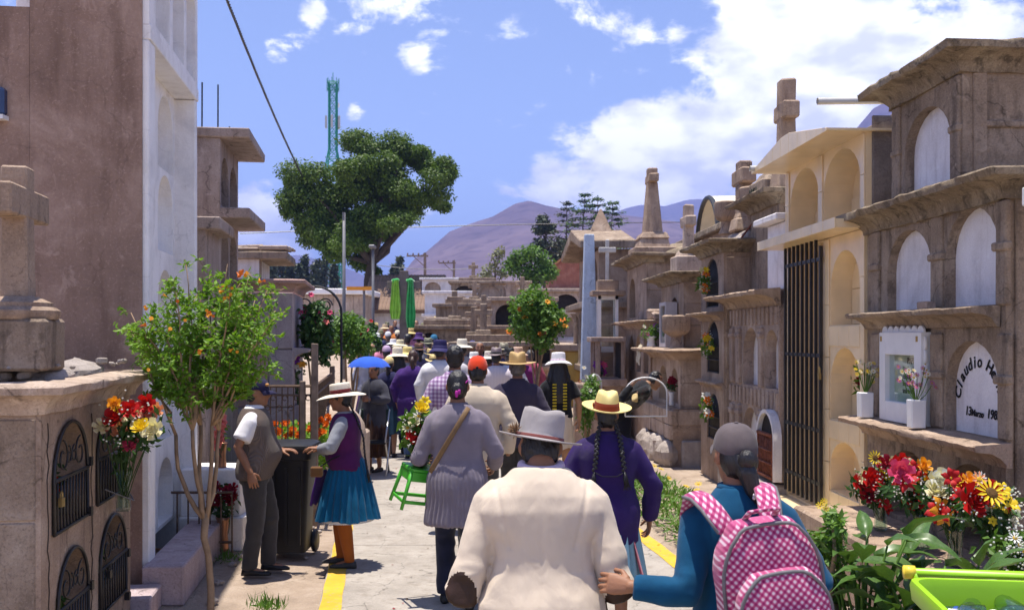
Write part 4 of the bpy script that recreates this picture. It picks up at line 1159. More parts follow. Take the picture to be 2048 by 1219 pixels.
for k, (px, Y, w, py, kd) in enumerate(FIELD):
    x = wx(px, Y); zt = max(wz(py, Y), .7)
    t = thing(['stepped_tomb', 'slab_tomb', 'cross_tomb', 'whitewashed_tomb'][kd], (x, Y, 0), KINDN[kd], 'tomb', ['stepped tombs of the grave field', 'slab tombs of the grave field', 'cross tombs of the grave field', 'whitewashed tombs of the grave field'][kd])
    m_ = [S_GREY, S_PALE, S_TAN, P_WHITE][kd]
    d = rr.uniform(1.2, 2.2)
    F3 = lambda u, v, z, x=x, Y=Y, w=w: V3(x + u, Y + v, z)
    hs = []; nz = max(1, int(zt / .85)); nw = max(1, int(w / .85))
    for i in range(nw):
        for j in range(nz):
            u0 = -w / 2 + w * i / nw + .12; u1 = -w / 2 + w * (i + 1) / nw - .12
            z0 = zt * j / nz + .14; z1 = zt * (j + 1) / nz - .14
            if rr.random() < .75: hs.append((u0, u1, z0, z1, 'arch', .18, DARK if rr.random() < .4 else S_PALE))
    niche_box(t, F3, -w / 2, w / 2, -d / 2, d / 2, 0, zt, hs, m_)
    for j in range(1, nz + 1):
        b = B(); b.bx(-w / 2 - .12, w / 2 + .12, -d / 2 - .16, d / 2 + .1, zt * j / nz - .05, zt * j / nz + .06, F3); roughen(b.obj('slab', S_PALE if kd == 1 else m_, t, bevel=.015), .015, 3, k)
    if kd in (0, 2):
        n_ = 1
        for i in range(n_):
            cx_ = rr.uniform(-.3, .3) * w; hh = rr.uniform(.55, .8)
            b = B(); b.box((cx_, 0, zt + .18), (.42, .42, .3), F=F3, taper=.8); b.box((cx_, 0, zt + .3 + hh / 2), (.15, .15, hh), F=F3); b.box((cx_, 0, zt + .3 + hh * .68), (.42, .15, .14), F=F3); roughen(b.obj('cross', S_GREY, t, bevel=.015), .012, 5, k)
        if kd == 0: b = B(); b.bx(-w * .36, w * .36, -d * .3, d * .3, zt + .06, zt + .22, F3); b.obj('step', m_, t, bevel=.015)
# ================================================================== vegetation helpers
def leafcloud(b, P, N, L, W_, rnd, droop=.3, fold=.25, jitter=.7):
    """one folded four-point leaf per point; N = preferred normals"""
    P = np.asarray(P, float); n = len(P)
    rs = np.random.RandomState(rnd)
    N = np.asarray(N, float) + rs.normal(0, jitter, (n, 3)); N /= np.linalg.norm(N, axis=1)[:, None] + 1e-9
    D = rs.normal(0, 1, (n, 3)); D[:, 2] -= droop
    D -= N * (D * N).sum(1)[:, None]; D /= np.linalg.norm(D, axis=1)[:, None] + 1e-9
    S = np.cross(N, D)
    l = L * rs.uniform(.6, 1.25, n)[:, None]; w = W_ * rs.uniform(.7, 1.2, n)[:, None]
    A = P; T = P + D * l
    M1 = P + D * l * .45 + S * w + N * w * fold; M2 = P + D * l * .45 - S * w + N * w * fold
    o = len(b.v)
    Q = np.stack([A, M1, T, M2], 1).reshape(-1, 3)
    b.v += [tuple(q) for q in Q.tolist()]
    for i in range(n):
        k = o + 4 * i
        b.f.append((k, k + 1, k + 2)); b.f.append((k, k + 2, k + 3)); b.m += [b.mi, b.mi]
def blobpts(c, r, n, rs, inner=.35):
    d = rs.normal(0, 1, (n, 3)); d /= np.linalg.norm(d, axis=1)[:, None]
    rad = inner + (1 - inner) * rs.rand(n) ** .55
    rad *= 1 + .10 * rs.normal(0, 1, n)
    rad *= 1 + .22 * vnoise(d * 2.1 + np.array(c) * 3.7, 1.0)
    return np.array(c) + d * rad[:, None] * np.array(r), d
def wob(p0, p1, k, amp, rnd, bow=None):
    p0, p1 = Vector(p0), Vector(p1); o = []
    for i in range(k + 1):
        t = i / k; p = p0.lerp(p1, t)
        if bow is not None: p = p + Vector(bow) * (4 * t * (1 - t))
        if 0 < i < k: p = p + V3(rnd.uniform(-amp, amp), rnd.uniform(-amp, amp), rnd.uniform(-amp, amp))
        o.append(p)
    return o
BARK = mat('bark_tan', (.30, .20, .12), .9, .3, 12, .6, 60)
BARKD = mat('bark_dark', (.075, .055, .04), .95, .3, 5, .6, 30)
LEAF_A = leafmat('leaf_bright', (.08, .19, .014), (.20, .36, .03), .45)
LEAF_D = leafmat('leaf_deep', (.018, .052, .010), (.045, .11, .02), .28)
LEAF_T = leafmat('leaf_tree', (.034, .075, .009), (.105, .175, .018), .36)
LEAF_E = leafmat('leaf_eucalyptus', (.030, .045, .028), (.065, .085, .05), .2)
LEAF_G = leafmat('leaf_fresh', (.05, .12, .012), (.12, .23, .03), .35)
LEAF_W = leafmat('leaf_pale', (.14, .16, .085), (.24, .25, .15), .3)
LEAF_C = leafmat('leaf_broad', (.035, .085, .018), (.085, .16, .035), .22, .35)
PET = {}
def petal(name, c, sub=.25):
    if name in PET: return PET[name]
    m = leafmat('petal_' + name, tuple(x * .72 for x in c), c, sub, .6); PET[name] = m
    return m
RED = petal('red', (.52, .012, .012)); PINK = petal('pink', (.70, .075, .20)); CRM = petal('cream', (.80, .74, .50)); YLW = petal('yellow', (.80, .58, .02))
PCH = petal('peach', (.82, .36, .20)); ORG = petal('orange', (.80, .20, .015)); WHT = petal('white', (.80, .80, .76)); PUR = petal('purple', (.20, .03, .35)); SAL = petal('salmon', (.78, .20, .17)); CRI = petal('crimson', (.30, .008, .03)); ORY = petal('amber', (.85, .36, .02)); MAG = petal('magenta', (.5, .03, .35))

# ---------------------------------------------------------------- flower heads (shared meshes)
def rose_mesh():
    b = B(); rnd = random.Random(1)
    for (lay, k, r, hh, tilt) in ((0, 3, .30, .62, .05), (1, 4, .52, .66, .22), (2, 5, .78, .60, .50), (3, 6, 1.0, .46, .95)):
        for i in range(k):
            a0 = 2 * math.pi * (i + lay * .37) / k; wd = 2 * math.pi / k * .72
            rings = []
            for s in range(4):
                t = s / 3
                rr = r * (.35 + .65 * t ** .6) + tilt * .22 * t * t
                zz = -.35 + (hh + .35) * t - tilt * .18 * t * t
                rings.append([V3(rr * math.cos(a0 + wd * (j / 3 - .5) * (1 - .25 * (t > .9))), rr * math.sin(a0 + wd * (j / 3 - .5) * (1 - .25 * (t > .9))), zz - (.10 if j in (0, 3) else 0) * t) for j in range(4)])
            b.loft(rings, cap=False, closed=False)
    b.ell((0, 0, -.3), (.5, .5, .25), 8, 5)
    me = b.mesh('rose'); me.materials.append(None); me.polygons.foreach_set('use_smooth', [True] * len(me.polygons)); return me
def daisy_mesh(k=13, disc=.36, cup=.1):
    b = B()
    for i in range(k):
        a = 2 * math.pi * i / k; w = 2 * math.pi / k * .62
        P_ = [V3(.25 * math.cos(a - w * .4), .25 * math.sin(a - w * .4), 0), V3(.7 * math.cos(a - w * .5), .7 * math.sin(a - w * .5), cup), V3(1.0 * math.cos(a), 1.0 * math.sin(a), cup * .8), V3(.7 * math.cos(a + w * .5), .7 * math.sin(a + w * .5), cup), V3(.25 * math.cos(a + w * .4), .25 * math.sin(a + w * .4), 0)]
        b.add(P_, [(0, 1, 2), (0, 2, 4), (4, 2, 3)])
    b.mi = 1; b.ell((0, 0, .02), (disc, disc, .14), 10, 5)
    me = b.mesh('daisy'); me.materials.append(None); me.materials.append(mat('flower_disc', (.09, .045, .01), .9, .3)); me.polygons.foreach_set('material_index', b.m); return me
def lily_mesh():
    b = B()
    for i in range(6):
        a = 2 * math.pi * i / 6; rings = []
        for s in range(4):
            t = s / 3; r = .12 + .9 * t; z = .9 * t - .7 * t ** 3; w = .32 * math.sin(math.pi * (t * .85 + .12))
            rings.append([V3(r * math.cos(a) - q * w * math.sin(a), r * math.sin(a) + q * w * math.cos(a), z - abs(q) * .08) for q in (-1, 0, 1)])
        b.loft(rings, cap=False, closed=False)
    me = b.mesh('lily'); me.materials.append(None); me.polygons.foreach_set('use_smooth', [True] * len(me.polygons)); return me
ROSE, DAISY, LILY = rose_mesh(), daisy_mesh(), lily_mesh()
DAISY2 = daisy_mesh(9, .3, .15)
DAISY2.materials[1] = mat('yellow_disc', (.5, .3, .02), .9, .2)
def head(parent, kind, p, s, m, rnd, toward=(0, -1, .55)):
    me = {'rose': ROSE, 'daisy': DAISY, 'lily': LILY, 'blossom': DAISY2}[kind]
    d = (Vector(toward) + V3(rnd.uniform(-.5, .5), rnd.uniform(-.3, .3), rnd.uniform(-.3, .4))).normalized()
    q = d.to_track_quat('Z', 'Y') @ Quaternion((0, 0, 1), rnd.random() * 6)
    return inst(me, kind if kind != 'daisy' else 'sunflower', Vector(p) - wloc(parent), parent, q, s * rnd.uniform(.88, 1.12), m)
VGL = glass('vase_glass', (.75, .85, .80), .5)
def vase_at(parent, p, r, h, m, name='vase'):
    b = B(); b.lathe([(0, 0), (r * .75, 0), (r * .8, h * .1), (r * .62, h * .5), (r * .85, h * .9), (r, h), (r * .9, h), (r * .72, h * .85), (r * .5, h * .5), (r * .6, .02), (0, .02)], p, 14)
    return b.obj(name, m, parent, smooth=True)
def bouquet(label, base, heads, vr=.05, vh=.22, vm=None, seed=0, foliage=90, fr=(.14, .10, .12), fmat=None, filler=60, group=None, fillm=None, stems=True, leafL=.07, name='bouquet'):
    """base: foot of the vase; heads: (pos, kind, size, material)"""
    rnd = random.Random(seed); rs = np.random.RandomState(seed + 3)
    t = thing(name, base, label, 'flowers', group)
    if vm is not None: vase_at(t, base, vr, vh, vm)
    top = Vector(base) + V3(0, 0, vh)
    b = B(); c = Vector((0, 0, 0))
    for (p, k, s, m_) in heads:
        c += Vector(p)
        b.tube(wob(top - V3(0, 0, vh * .7) + V3(rnd.uniform(-1, 1) * vr * .4, rnd.uniform(-1, 1) * vr * .4, 0), Vector(p) + V3(0, .02, -.01), 4, .006, rnd), .0032, 4)
    b.obj('stems', LEAF_D, t)
    c = c / max(1, len(heads))
    if foliage:
        b = B(); P_, N_ = blobpts(tuple(c + V3(0, .085, -.06)), fr, foliage, rs, .1); leafcloud(b, P_, N_, leafL, leafL * .28, seed, .5)
        k = foliage // 3
        P2 = np.array([list(top.lerp(c, rs.rand()) + Vector(rs.normal(0, .025, 3))) for _ in range(k)]); leafcloud(b, P2, rs.normal(0, 1, (k, 3)), leafL, leafL * .3, seed + 1, .2)
        b.obj('foliage', fmat or LEAF_D, t, rec=False)
    if filler:
        b = B(); P_, N_ = blobpts(tuple(c + V3(0, -.02, -.02)), tuple(x * 1.08 for x in fr), filler, rs, .5)
        for p in P_: b.ell(p, (.006, .006, .006), 5, 4)
        f = b.obj('filler_blossom', fillm or WHT, t, rec=False); f['kind'] = 'stuff'
    for (p, k, s, m_) in heads: head(t, k, p, s, m_, rnd)
    return t

# ================================================================== trees and shrubs
def crown(name, blobs, m, parent, per, L, W_, seed, inner=.35, jitter=.7):
    b = B(); rs = np.random.RandomState(seed)
    for i, (c, r) in enumerate(blobs):
        k = int(per * max(.35, (r[0] * r[2]) ** .5 / max(1e-6, blobs[0][1][0]))) if per > 0 else -per
        P_, N_ = blobpts(c, r, k, rs, inner); N_ = N_ + np.array([0, 0, .6])
        leafcloud(b, P_, N_, L, W_, seed + i, .3, .2, jitter)
    return b.obj(name, m, parent, rec=False)
# big spreading tree
TY = 50.0
t = thing('spreading_tree', W(742, 672, TY) - V3(0, 0, H), 'large spreading dark green tree rising above the crowd', 'tree')
rnd = random.Random(9)
cl = [(620, 355, 48, 32), (597, 385, 34, 30), (645, 395, 52, 36), (600, 425, 30, 28), (690, 345, 40, 30), (735, 300, 45, 28), (788, 305, 42, 30), (770, 340, 50, 34), (835, 325, 38, 26), (868, 345, 36, 26), (893, 352, 22, 18), (855, 385, 42, 26), (805, 375, 48, 36), (745, 365, 50, 36), (700, 390, 48, 36), (655, 440, 48, 30), (622, 450, 30, 22), (690, 460, 42, 36), (725, 425, 42, 34), (772, 425, 46, 30), (825, 420, 34, 22), (690, 500, 40, 26), (735, 490, 34, 26), (660, 480, 28, 20), (880, 405, 20, 14), (715, 520, 26, 16), (750, 548, 16, 12), (780, 385, 40, 30), (735, 455, 40, 26), (765, 465, 26, 16), (715, 345, 40, 28), (655, 425, 40, 26), (640, 470, 34, 22), (710, 480, 40, 24), (800, 440, 34, 18), (575, 370, 16, 16), (850, 305, 20, 14)]
blobs = []
for (px, py, rx, ry) in cl:
    y = TY + rnd.uniform(-2.0, 2.0); c = W(px, py, y)
    for q in range(3):
        k = rnd.uniform(.55, .95)
        o = V3(rnd.uniform(-.6, .6) * rx, rnd.uniform(-.9, .9) * rx, rnd.uniform(-.6, .6) * ry) * (TY / FPX)
        blobs.append((tuple(c + o), (rx * k * TY / FPX, rx * k * 1.1 * TY / FPX, ry * k * TY / FPX)))
crown('crown', blobs, LEAF_T, t, 1500, .17, .05, 40, .25)
b = B(); p0 = t.location.copy()
fork = W(745, 520, TY)
b.tube([p0 + V3(0, 0, -.2), W(738, 600, TY), W(738, 560, TY), fork], [.34, .29, .26, .24], 10)
for (px, py, r0) in ((640, 400, .2), (700, 370, .2), (770, 350, .22), (850, 370, .2), (620, 440, .14), (800, 430, .16), (690, 470, .15), (880, 350, .12), (735, 310, .14), (800, 320, .12)):
    e = W(px, py, TY + rnd.uniform(-1.5, 1.5)); mid = fork.lerp(e, .4) + V3((px - 745) * .004, 0, -.5 if py > 400 else .2)
    b.tube([fork + V3(0, 0, -.15), mid, fork.lerp(e, .75) + V3(0, 0, .1), e], [r0, r0 * .7, r0 * .45, .04], 7)
b.obj('trunk', BARKD, t, smooth=True)

# flowering sapling in the left foreground
TY = 6.3
base = V3(wx(418, TY), TY, 0)
t = thing('flowering_sapling', base, 'slender multi stemmed sapling with bright leaves and orange trumpet flowers', 'tree')
rnd = random.Random(21); rs = np.random.RandomState(21)
fork = W(412, 1025, TY)
b = B(); b.tube([base + V3(0.01, 0, -.1), W(422, 1180, TY), W(417, 1110, TY), W(408, 1075, TY), fork], [.024, .022, .020, .022, .024], 10)
tw = B(); lp = []; ln = []
TG = [(262, 625), (300, 605), (345, 560), (372, 528), (420, 548), (455, 528), (500, 545), (535, 580), (556, 605), (290, 675), (330, 640), (380, 612), (430, 600), (480, 598), (520, 645), (300, 735), (340, 722), (390, 690), (440, 680), (480, 690), (520, 705), (350, 785), (400, 765), (440, 775), (482, 770), (312, 700), (262, 660), (545, 640), (400, 650), (465, 640), (365, 745), (425, 725), (500, 740), (280, 640), (460, 570), (510, 600), (345, 600), (405, 580), (540, 735), (330, 770)]
mains = [W(352, 870, TY + .05), W(385, 860, TY - .1), W(402, 850, TY + .15), W(424, 850, TY - .05), W(438, 860, TY + .1)]
for i, mn in enumerate(mains):
    b.tube(wob(fork - V3(0, 0, .05), mn, 6, .006, rnd, bow=((mn.x - fork.x) * .25, 0, -.03)), [.018, .016, .015, .014, .013, .012, .012], 7)
for (px, py) in TG:
    y = TY + rnd.uniform(-.38, .38); e = W(px, py, y)
    mn = min(mains, key=lambda q: abs(q.x - (fork.x + (e.x - fork.x) * .35)))
    pts = wob(mn, e, 7, .014, rnd, bow=(0, 0, .02)); b.tube(pts, [.011 - .0012 * i for i in range(8)], 5)
    for s_ in range(17):
        t_ = rnd.uniform(.42, 1.0); i = min(int(t_ * 7), 6); p = pts[i].lerp(pts[i + 1], t_ * 7 - i)
        d = V3(rnd.gauss(0, 1), rnd.gauss(0, 1), rnd.gauss(.35, .7)).normalized(); L_ = rnd.uniform(.05, .13)
        tw.tube([p, p + d * L_ * .6, p + d * L_ + V3(0, 0, .01)], .0022, 3)
        for k in range(17):
            q = p + d * L_ * rnd.uniform(.15, 1.1); lp.append(q + V3(rnd.gauss(0, .009), rnd.gauss(0, .009), rnd.gauss(0, .009))); ln.append((d.x * .4, d.y * .4 - .1, .9))
trk = b.obj('trunk', BARK, t, smooth=True); tw.obj('twigs', BARK, t)['kind'] = 'stuff'
b = B(); leafcloud(b, [tuple(p) for p in lp], ln, .046, .0105, 5, .15, .3, .6); b.obj('crown', LEAF_A, t, rec=False)
fl = B()
tr = B()
for i in range(7):
    a = 2 * math.pi * i / 7
tr.lathe([(.004, 0), (.006, .02), (.011, .035), (.018, .043)], (0, 0, 0), 7); trm = tr.mesh('trumpet_flower'); trm.materials.append(None)
FLW = [(440, 575), (450, 582), (462, 578), (455, 592), (420, 628), (430, 632), (412, 622), (480, 540), (486, 548), (475, 545), (290, 612), (285, 655), (300, 745), (300, 640), (450, 600), (405, 700), (360, 600), (520, 560), (372, 640), (340, 660), (470, 700), (290, 610), (330, 590)]
for (px, py) in FLW:
    for k in range(1 + (px > 400)):
        d = V3(rnd.gauss(0, 1), rnd.gauss(-.8, .6), rnd.gauss(-.1, .6)).normalized()
        inst(trm, 'trumpet_flower', W(px + rnd.uniform(-4, 4), py + rnd.uniform(-4, 4), TY - .3 + rnd.uniform(-.08, .05)) - base, t, d.to_track_quat('Z', 'Y'), rnd.uniform(.5, .8), ORY if rnd.random() < .7 else ORG)

def bush(name, label, px0, px1, py0, py1, Y, m, nblob, per, L, W_, seed, flowers=(), stem=None, depth=.5, cat='shrub', fl_size=.035):
    g = V3(wx((px0 + px1) / 2, Y), Y, 0); t = thing(name, g, label, cat)
    rnd = random.Random(seed); bl = []
    rx = (px1 - px0) / 2 * Y / FPX; rz = (py1 - py0) / 2 * Y / FPX; c = W((px0 + px1) / 2, (py0 + py1) / 2, Y)
    for i in range(nblob):
        a = rnd.random() * 6.28; rr = math.sqrt(rnd.random()) * .68
        bl.append((tuple(c + V3(math.cos(a) * rr * rx, rnd.uniform(-.6, .6) * depth, math.sin(a) * rr * rz)), (rx * .42, depth * .5, rz * .38)))
    crown('crown', bl, m, t, -per, L, W_, seed)
    b = B()
    for i in range(stem or 3):
        e = Vector(bl[i % nblob][0]); b.tube(wob(g + V3(rnd.uniform(-.06, .06), rnd.uniform(-.06, .06), -.05), e, 5, .03, rnd, bow=((e.x - g.x) * -.2, 0, .1)), [.028, .024, .02, .016, .012, .008], 6)
    b.obj('trunk', BARK, t, smooth=True)
    for (px, py, k, m_) in flowers:
        head(t, k, W(px, py, Y - depth * .55), fl_size, m_, rnd)
    return t
bush('hibiscus_bush', 'round leafy hibiscus bush with large orange flowers beside the path', 1008, 1136, 562, 705, 16.2, LEAF_G, 24, 210, .085, .028, 50,
     [(1095, 604, 'lily', ORY), (1040, 618, 'lily', ORG), (1125, 640, 'lily', ORG), (1130, 652, 'lily', ORY), (1110, 648, 'lily', ORY), (1018, 664, 'lily', ORG), (1080, 668, 'lily', ORG), (1050, 635, 'lily', ORY), (1062, 605, 'lily', ORY), (1092, 665, 'lily', SAL)], 5, .45, fl_size=.055)
bush('pink_flower_bush', 'dense dark bush with pink flowers behind the iron fence', 597, 668, 592, 735, 12.6, LEAF_D, 18, 190, .075, .026, 61,
     [(608, 640, 'lily', PINK), (625, 632, 'lily', PINK), (640, 628, 'lily', PINK), (652, 645, 'lily', SAL), (615, 625, 'lily', PINK), (632, 640, 'lily', PINK), (645, 640, 'lily', PINK), (602, 625, 'lily', PINK), (660, 625, 'lily', PINK), (622, 590, 'lily', PINK)], 4, .4, fl_size=.045)
bush('leafy_bush', 'bright leafy bush between the fence and the crowd', 655, 746, 612, 735, 15.2, LEAF_G, 20, 170, .075, .026, 62,
     [(722, 668, 'lily', RED), (735, 660, 'lily', PINK), (742, 642, 'lily', RED), (715, 690, 'lily', SAL)], 4, .45)
bush('low_bush', 'low bush with small red flowers near the marble tomb', 722, 760, 640, 720, 19, LEAF_D, 8, 150, .08, .028, 63, [(735, 668, 'lily', RED), (745, 690, 'lily', PINK), (728, 655, 'lily', SAL)], 3, .4)
bush('white_flower_plant', 'tall thin plant with small white and red blossoms by the pillar', 1150, 1205, 745, 880, 11.9, LEAF_G, 12, 130, .055, .014, 64, [(1168, 735, 'blossom', WHT), (1172, 752, 'blossom', WHT), (1160, 762, 'blossom', CRI), (1180, 780, 'blossom', WHT), (1158, 815, 'blossom', CRI), (1190, 800, 'blossom', WHT)], 3, .3, 'plant', .03)
# far trees
def far_tree(name, label, Y, blobs, m, per, L, seed, trunk, group=None, tm=BARKD, tw=.25):
    t = thing(name, V3(wx(trunk[0], Y), Y, 0), label, 'tree', group); rnd = random.Random(seed); bl = []
    for (px, py, rx, ry) in blobs:
        c = W(px, py, Y) + V3(0, rnd.uniform(-.5, .5) * rx * Y / FPX, 0); bl.append((tuple(c), (rx * Y / FPX, rx * Y / FPX, ry * Y / FPX)))
    crown('crown', bl, m, t, -per, L, L * .3, seed, .2)
    b = B(); top = W(trunk[0], trunk[1], Y); b.tube(wob(t.location, top, 5, .15, rnd), [tw, tw * .85, tw * .7, tw * .5, tw * .35, .04], 7)
    for (c, r) in bl: b.tube([Vector(c) - (Vector(c) - V3(t.location.x, Y, c[2] - r[2] * 2.2)), Vector(c)], [tw * .3, .03], 5)
    b.obj('trunk', tm, t, smooth=True)
    return t
rnd = random.Random(31)
for i, (px, top) in enumerate(((542, 515), (565, 505), (582, 522), (610, 512), (632, 520), (650, 505), (668, 528), (790, 530), (800, 515), (552, 530), (598, 530))):
    Y = 105 + rnd.uniform(-8, 8); bl = []
    for k in range(9):
        t_ = k / 8; bl.append((px + rnd.uniform(-9, 9) * (.3 + t_), top + 6 + t_ * 75, 5 + 8 * t_ * rnd.uniform(.6, 1.1), 8 + 4 * t_))
    lone = px > 700
    far_tree('eucalyptus_tree', 'eucalyptus of a thin pair behind the tile roof house' if lone else 'slim grey green eucalyptus in the far row behind the flat roof', Y, bl, LEAF_E, 75, .55, 70 + i, (px, top + 8), 'far pair of eucalyptus' if lone else 'far row of eucalyptus')
far_tree('round_tree', 'bright green rounded tree in front of the mountain', 55, [(1040, 515, 22, 18), (1065, 508, 26, 18), (1085, 525, 24, 20), (1050, 540, 28, 22), (1025, 530, 20, 18), (1075, 550, 28, 20), (1100, 545, 16, 16), (1060, 565, 30, 16)], LEAF_G, 420, .22, 90, (1060, 520))
far_tree('wispy_tree', 'pale wispy bush left of the rounded green tree', 60, [(990, 520, 16, 22), (1000, 505, 12, 14), (980, 540, 18, 14), (970, 550, 16, 10), (1005, 545, 12, 14)], LEAF_W, 130, .22, 91, (992, 515), tw=.1)
far_tree('dark_eucalyptus', 'dark layered eucalyptus below the mountain slope', 72, [(1085, 440, 13, 12), (1080, 458, 14, 9), (1100, 455, 12, 10), (1085, 485, 22, 14), (1110, 500, 18, 16), (1070, 500, 18, 10), (1125, 492, 14, 18), (1120, 515, 22, 16)], LEAF_E, 260, .33, 92, (1090, 440))
# tall feathery trees with layered sprays
for (nm, cx, tops) in (('feathery_tree', 1140, [(1133, 408)]), ('feathery_tree', 1165, [(1170, 392)]), ('feathery_tree', 1192, [(1195, 400)]), ('feathery_tree', 1222, [(1226, 408)])):
    Y = 60 + (cx % 7); t = thing(nm, V3(wx(cx, Y), Y, 0), 'tall thin tree with layered feathery sprays behind gabled tomb', 'tree', 'feathery trees behind the gabled tomb')
    rnd = random.Random(cx); b = B(); pts = []; nn = []
    px, py = tops[0]; top = W(px, py, Y); b.tube(wob(t.location, top, 6, .12, rnd), [.14, .12, .1, .08, .06, .04, .02], 6)
    z = top.z; lay = 0
    while z > top.z - 3.6:
        for k in range(6):
            a = rnd.random() * 6.28; L_ = (.35 + .16 * min(lay, 5)) * rnd.uniform(.7, 1.15)
            c0 = V3(t.location.x + (top.x - t.location.x) * (z / top.z), Y, z); d = V3(math.cos(a), math.sin(a), .12)
            b.tube([c0, c0 + d * L_ * .6 + V3(0, 0, .08), c0 + d * L_], .016, 4)
            for s_ in range(26):
                p = c0 + d * L_ * rnd.uniform(.3, 1.1) + V3(-d.y, d.x, 0) * rnd.gauss(0, .11) + V3(0, 0, rnd.gauss(.03, .05)); pts.append(tuple(p)); nn.append((0, -.2, 1))
        z -= rnd.uniform(.32, .46); lay += 1
    b.obj('trunk', BARKD, t); b = B(); leafcloud(b, pts, nn, .22, .05, cx, .4, .2, .35); b.obj('crown', LEAF_E if cx < 1150 else LEAF_D, t, rec=False)

# ================================================================== poles, wires, tower
STEEL = mat('galvanised_steel', (.17, .17, .18), .6, .12, 6, .1, metal=.4)
for (px, top, Y, lab, lamp) in ((688, 425, 30, 'plain grey steel pole before the spreading tree', 0), (746, 497, 36, 'grey steel lamp post beside the tree trunk', 1)):
    c = V3(wx(px, Y), Y, 0); t = thing('lamp_post' if lamp else 'steel_pole', c, lab, 'lamp post' if lamp else 'pole')
    zt = wz(top, Y); b = B(); b.tube([c, c + V3(0, 0, zt)], [.06, .045], 10); b.obj('pole', STEEL, t, smooth=True)
    b = B()
    if lamp: b.box(c + V3(0, -.15, zt + .05), (.22, .5, .12)); b.obj('lamp_head', STEEL, t, bevel=.03)
    else: b.tube([c + V3(0, -.08, zt - .25), c + V3(0, -.08, zt)], .03, 6); b.obj('bracket', STEEL, t)
for (px, top, Y, lab) in ((850, 505, 92, 'wooden utility pole with double cross arms below the mountain slope'), (908, 520, 104, 'smaller far utility pole with one cross arm below the mountain slope')):
    c = V3(wx(px, Y), Y, 0); t = thing('utility_pole', c, lab, 'utility pole'); zt = wz(top, Y)
    b = B(); b.tube([c, c + V3(0, 0, zt)], [.17, .12], 8); b.obj('pole', WOOD, t)
    for (dz, L_) in ((.3, 2.0), (2.8, 2.3)) if px == 850 else ((.3, 1.8),):
        b = B(); b.box(c + V3(-.7, 0, zt - dz), (L_, .12, .14)); b.tube([c + V3(-1.1, 0, zt - dz), c + V3(0, 0, zt - dz - 1)], .035, 5); b.obj('cross_arm', WOOD, t)
        for k in range(4): b = B(); b.lathe([(0, 0), (.06, 0), (.08, .1), (.03, .2), (0, .2)], c + V3(-1.6 + k * .5, 0, zt - dz + .07), 8); b.obj('insulator', BROWNI, t)
def wire(label, pts, r, sag, tw=False, m=None):
    pts = [Vector(p) for p in pts]; t = pts[0]
    b = B(); n = 60
    path = [pts[0].lerp(pts[1], i / n) + V3(0, 0, -4 * sag * (i / n) * (1 - i / n)) for i in range(n + 1)]
    if tw:
        L_ = (pts[1] - pts[0]).length; nn = int(L_ / .12)
        for ph in (0, math.pi):
            pp = []
            for i in range(nn * 2):
                u = i / (nn * 2 - 1); q = path[min(int(u * n), n - 1)].lerp(path[min(int(u * n), n - 1) + 1], u * n - min(int(u * n), n - 1)); a = u * nn * 2.0 + ph
                pp.append(q + V3(math.cos(a), 0, math.sin(a)) * r * .8)
            b.tube(pp, r, 4)
    else: b.tube(path, r, 4)
    o = b.obj('overhead_wire', m or IRON, None, loc=t); return tag(o, label, 'wire')
wire('thick twisted black cable running down into the spreading tree', [W(449, -14, 24), W(612, 365, 51)], .026, .25, True)
wire('thin dark wire crossing in front of the mountain', [W(480, 467, 62), W(1420, 444, 66)], .028, -.15)
wire('thin pale wire sagging above the tile roof house', [W(740, 528, 80), W(1010, 530, 84)], .03, .4, m=STEEL)
# telecom tower
Y = 150.0; c = V3(wx(666, Y), Y, 0); t = thing('telecom_tower', c, 'green lattice telecom tower behind the spreading tree', 'tower')
GRN = mat('tower_green', (.01, .24, .16), .5, .1, 3, 0)
def hw(z):
    z1 = wz(300, Y); z2 = wz(335, Y)
    return .55 if z > z1 else (.55 + (z1 - z) / (z1 - z2) * .45 if z > z2 else 1.0 + (z2 - z) * .01)
zt = wz(163, Y); b = B(); z = 0; prev = None
lv = []
while z < zt: lv.append(z); z += 1.25
for z0, z1 in zip(lv[:-1], lv[1:]):
    a, d = hw(z0), hw(z1)
    q0 = [c + V3(sx * a, sy * a, z0) for sx, sy in ((-1, -1), (1, -1), (1, 1), (-1, 1))]; q1 = [c + V3(sx * d, sy * d, z1) for sx, sy in ((-1, -1), (1, -1), (1, 1), (-1, 1))]
    for i in range(4):
        b.tube([q0[i], q1[i]], .10, 4); b.tube([q0[i], q1[(i + 1) % 4]], .05, 4); b.tube([q0[(i + 1) % 4], q1[i]], .05, 4); b.tube([q1[i], q1[(i + 1) % 4]], .05, 4)
b.obj('lattice', GRN, t)
b = B(); b.tube([c + V3(0, 0, zt - 1), c + V3(0, 0, wz(145, Y))], .05, 5); b.obj('mast', GRN, t)
for zz in (wz(165, Y), wz(178, Y)):
    b = B()
    for k in range(8):
        a = k * .785; b.tube([c + V3(math.cos(a) * .9, math.sin(a) * .9, zz), c + V3(math.cos(a + .785) * .9, math.sin(a + .785) * .9, zz)], .06, 4); b.tube([c + V3(math.cos(a) * .9, math.sin(a) * .9, zz - .4), c + V3(math.cos(a) * .9, math.sin(a) * .9, zz + .6)], .05, 4)
    b.obj('platform', GRN, t)
for k, (dx, dy) in enumerate(((-1, -.3), (1, -.3), (-.7, .6), (.8, .5), (0, -1.0))):
    b = B(); b.box(c + V3(dx, dy, wz(245, Y)), (.28, .16, 1.9)); b.obj('antenna_panel', mat('grey_antenna', (.45, .46, .47), .5, .1), t)
